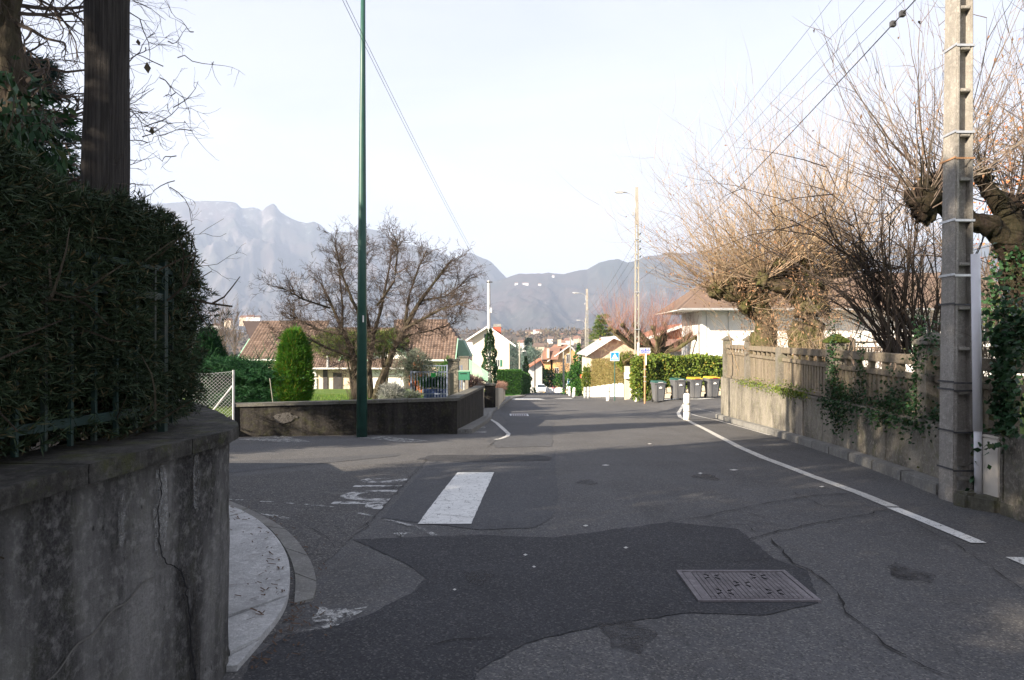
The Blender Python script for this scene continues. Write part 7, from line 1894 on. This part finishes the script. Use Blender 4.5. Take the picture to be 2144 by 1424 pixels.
P = P + rs.normal(size=P.shape) * np.array([1, 1, .7]) * sp_ * .45 + np.array([0, 0, 2.0])
v, f = leaves(P, rs.normal(size=P.shape) + np.array([0, 0, .6]), sp_[:, 0] * .9, sp_[:, 0] * .35, rs)
t_ = NT('wood leaves', .95, .05); t_.col(t_.mix(t_.rng(t_.noise(.02, 4), .35, .65), (.13, .10, .075), t_.mix(t_.rng(t_.island(), 0, 1), (.06, .08, .05), (.20, .13, .09))))
tag(npmesh('woodland', v, f, t_.m), 'distant bare brown and green woodland on the village hillside', 'woodland', kind='stuff')
rg = random.Random(90); farwall = M['white_wall']
spots = [(1108, 697, 9, 5), (1128, 697, 12, 6), (1143, 699, 10, 5), (1168, 702, 7, 6), (1180, 704, 9, 5), (1215, 703, 8, 5), (1196, 714, 5, 5), (1188, 717, 5, 5), (1209, 716, 6, 8), (1152, 713, 5, 5), (1240, 706, 8, 5), (1262, 700, 9, 5), (1127, 732, 8, 5), (1092, 722, 7, 5), (1205, 709, 6, 4), (1160, 699, 6, 4), (508, 667, 8, 5), (523, 666, 9, 5), (538, 667, 7, 5), (450, 684, 9, 5), (476, 672, 8, 4), (980, 720, 8, 5), (1178, 722, 5, 5), (1219, 699, 9, 6), (1249, 712, 6, 5)]
for i, (px_, py_, w, h) in enumerate(spots):
    y = 860 - max(0, py_ - 700) * 12; x = X(px_, y); z = Z(py_ + 2, y)
    b = MB(); b.box(x - w / 2, x + w / 2, y, y + 8, z - 8, z + h * .5)
    o = b.build('village_house', farwall if i % 4 else M['cream'], None, (x, y, z)); 
    r_ = MB(); r_.f += [(0, 1, 2, 3), (2, 3, 4, 5), (0, 3, 4), (1, 5, 2)]
    r_.v += [(x - w / 2 - .5, y - .5, z + h * .5), (x + w / 2 + .5, y - .5, z + h * .5), (x + w / 2 - .5, y + 4, z + h * .5 + 2.4), (x - w / 2 + .5, y + 4, z + h * .5 + 2.4), (x - w / 2 - .5, y + 8.5, z + h * .5), (x + w / 2 + .5, y + 8.5, z + h * .5)]
    r_.build('roof', M['tile_rose'] if i % 3 else M['tile_brown'], o)
    tag(o, 'tiny %s village house with %s tiled roof on the far hillside' % (('white' if i % 4 else 'cream'), ('rose' if i % 3 else 'brown')), 'house', 'village houses on the far hillside')
y = 850; chh = root('church', 'distant white church with tall square tower on the hill crest', 'church', (X(1115, y), y, Z(705, y)))
MB().box(X(1116.5, y), X(1121, y), y, y + 3, Z(712, y), Z(692, y)).build('tower', farwall, chh); MB().box(X(1116, y), X(1121.4, y), y - .2, y + 3.2, Z(692, y), Z(691, y)).build('tower_cap', farwall, chh)
MB().box(X(1106, y), X(1116, y), y, y + 7, Z(712, y), Z(703, y)).build('nave', farwall, chh)
b = MB(); b.hexa([(X(1105, y), y - .4, Z(703, y)), (X(1116.2, y), y - .4, Z(703, y)), (X(1116.2, y), y + 7, Z(703, y)), (X(1105, y), y + 7, Z(703, y))], [(X(1105, y), y + 3.2, Z(699.5, y)), (X(1116.2, y), y + 3.2, Z(699.5, y)), (X(1116.2, y), y + 3.6, Z(699.5, y)), (X(1105, y), y + 3.6, Z(699.5, y))]); b.build('roof', M['tile_red'], chh)
for i, (px_, py_, w, h, lab) in enumerate([(1081, 596, 22, 10, 'tiny white farmhouse, left one of three high on the right hand mountain'), (1100, 596, 42, 9, 'long pale farmhouse, middle one of three high on the right hand mountain'), (1130, 597, 20, 7, 'tiny pale farmhouse, right one of three high on the right hand mountain'), (1158, 580, 16, 9, 'tiny white chapel just below the crest of the right hand mountain')]):
    bpy.context.view_layer.update()
    hit = mB.ray_cast((0, 0, CAMZ), Vector((X(px_, 1), 1, Z(py_, 1) - CAMZ)).normalized())
    x, y, z = hit[1]; y -= 14; w *= .85; h *= .75
    o = MB().box(x - w / 2, x + w / 2, y, y + 12, z - 9, z + h).build('farmhouse', farwall, None, (x, y, z))
    b = MB(); b.hexa([(x - w / 2 - 1, y - 1, z + h), (x + w / 2 + 1, y - 1, z + h), (x + w / 2 + 1, y + 13, z + h), (x - w / 2 - 1, y + 13, z + h)], [(x - w / 2 + 1, y + 5.8, z + h + 5), (x + w / 2 - 1, y + 5.8, z + h + 5), (x + w / 2 - 1, y + 6.2, z + h + 5), (x - w / 2 + 1, y + 6.2, z + h + 5)]); b.build('roof', M['tile_rose'], o)
    tag(o, lab, 'house')
for i, (px_, y, h, lab) in enumerate([(470, 62, 4.6, 'pale leafless birch above the left end of the brown roof'), (452, 66, 3.9, 'small leafless tree at the left edge of the brown roof'), (492, 70, 5.0, 'thin leafless tree rising just behind the brown hip roof')]):
    t = root('bare_tree', lab, 'tree', (X(px_, y), y, -3)); b = MB(); rg = random.Random(100 + i)
    b.tube([(X(px_, y), y, -5), (X(px_, y), y, h * .4)], [.1, .05], 5); b.build('trunk', M['twig_grey'], t); b = MB()
    for k in range(9): grow(b, (X(px_, y), y, h * rg.uniform(.0, .4)), (rg.uniform(-.5, .5), rg.uniform(-.5, .5), 1), h * .5, .035, 3, rg, .08, .1, (3, 4), .5, .6, .01)
    b.build('crown', M['twig_grey'], t)

# ------------------------------------------------------------------ conifers and a house added out of view at left to shade the street
def backtree(i, x, y, h, r, n=2600):
    conifer('conifer_tree', ['tall dark conifer nearest behind the near wall and hedge', 'conifer just behind the juniper hedge', 'biggest conifer beside the neighbour house', 'conifer left behind the camera', 'conifer at the pavement behind the camera', 'conifer in front of the neighbour house wall', 'conifer beside the side street left of the low wall', 'conifer furthest into the left garden', 'conifer in the middle of the left garden'][i], (x, y, .2), h, r, M['leaf_spruce'], 200 + i, n, .22, 'tall conifers in the garden on the left', 20, .5)
for i, (x, y, h, r) in enumerate([(-6.5, -1.0, 9.5, 2.6), (-8.5, 2.2, 8.5, 2.3), (-9.5, -3.5, 11, 2.8), (-6.5, -5.5, 10, 2.6), (-5.5, -9.5, 9.5, 2.6), (-9.5, -8.5, 11, 2.8), (-12.8, 8.2, 9.6, 2.1), (-11.5, .9, 11.5, 2.6), (-9.2, -.3, 11.5, 2.6)]):
    backtree(i, x, y, h, r)
nh = root('neighbour_house', 'large pale house standing behind the camera on the left', 'house', (-16, -12, 0))
MB().box(-24, -10, -22, -9, 0, 7.5).build('wall', M['pale_wall'], nh)
b = MB(); b.v += [(-25, -23, 7.4), (-9, -23, 7.4), (-9, -8, 7.4), (-25, -8, 7.4), (-17, -19, 11), (-17, -12, 11)]; b.f += [(0, 1, 4), (1, 2, 5, 4), (2, 3, 5), (3, 0, 4, 5)]; b.build('roof', M['tile_rose'], nh)
MB().box(-24.5, -9.5, -22.5, -8.5, 7.3, 7.38).build('soffit', M['white_trim'], nh)

# ------------------------------------------------------------------ the air
hm = bpy.data.materials.new('haze'); hm.use_nodes = True; hn = hm.node_tree.nodes; hn.remove(hn['Principled BSDF'])
pvn = hn.new('ShaderNodeVolumePrincipled'); pvn.inputs['Color'].default_value = (0.62, 0.75, 1.0, 1); pvn.inputs['Density'].default_value = 0.00018
hm.node_tree.links.new(pvn.outputs[0], hn['Material Output'].inputs['Volume'])
hz_ = MB().box(-7600, 7600, -400, 7400, -80, 1160).build('haze', hm); tag(hz_, kind='stuff')
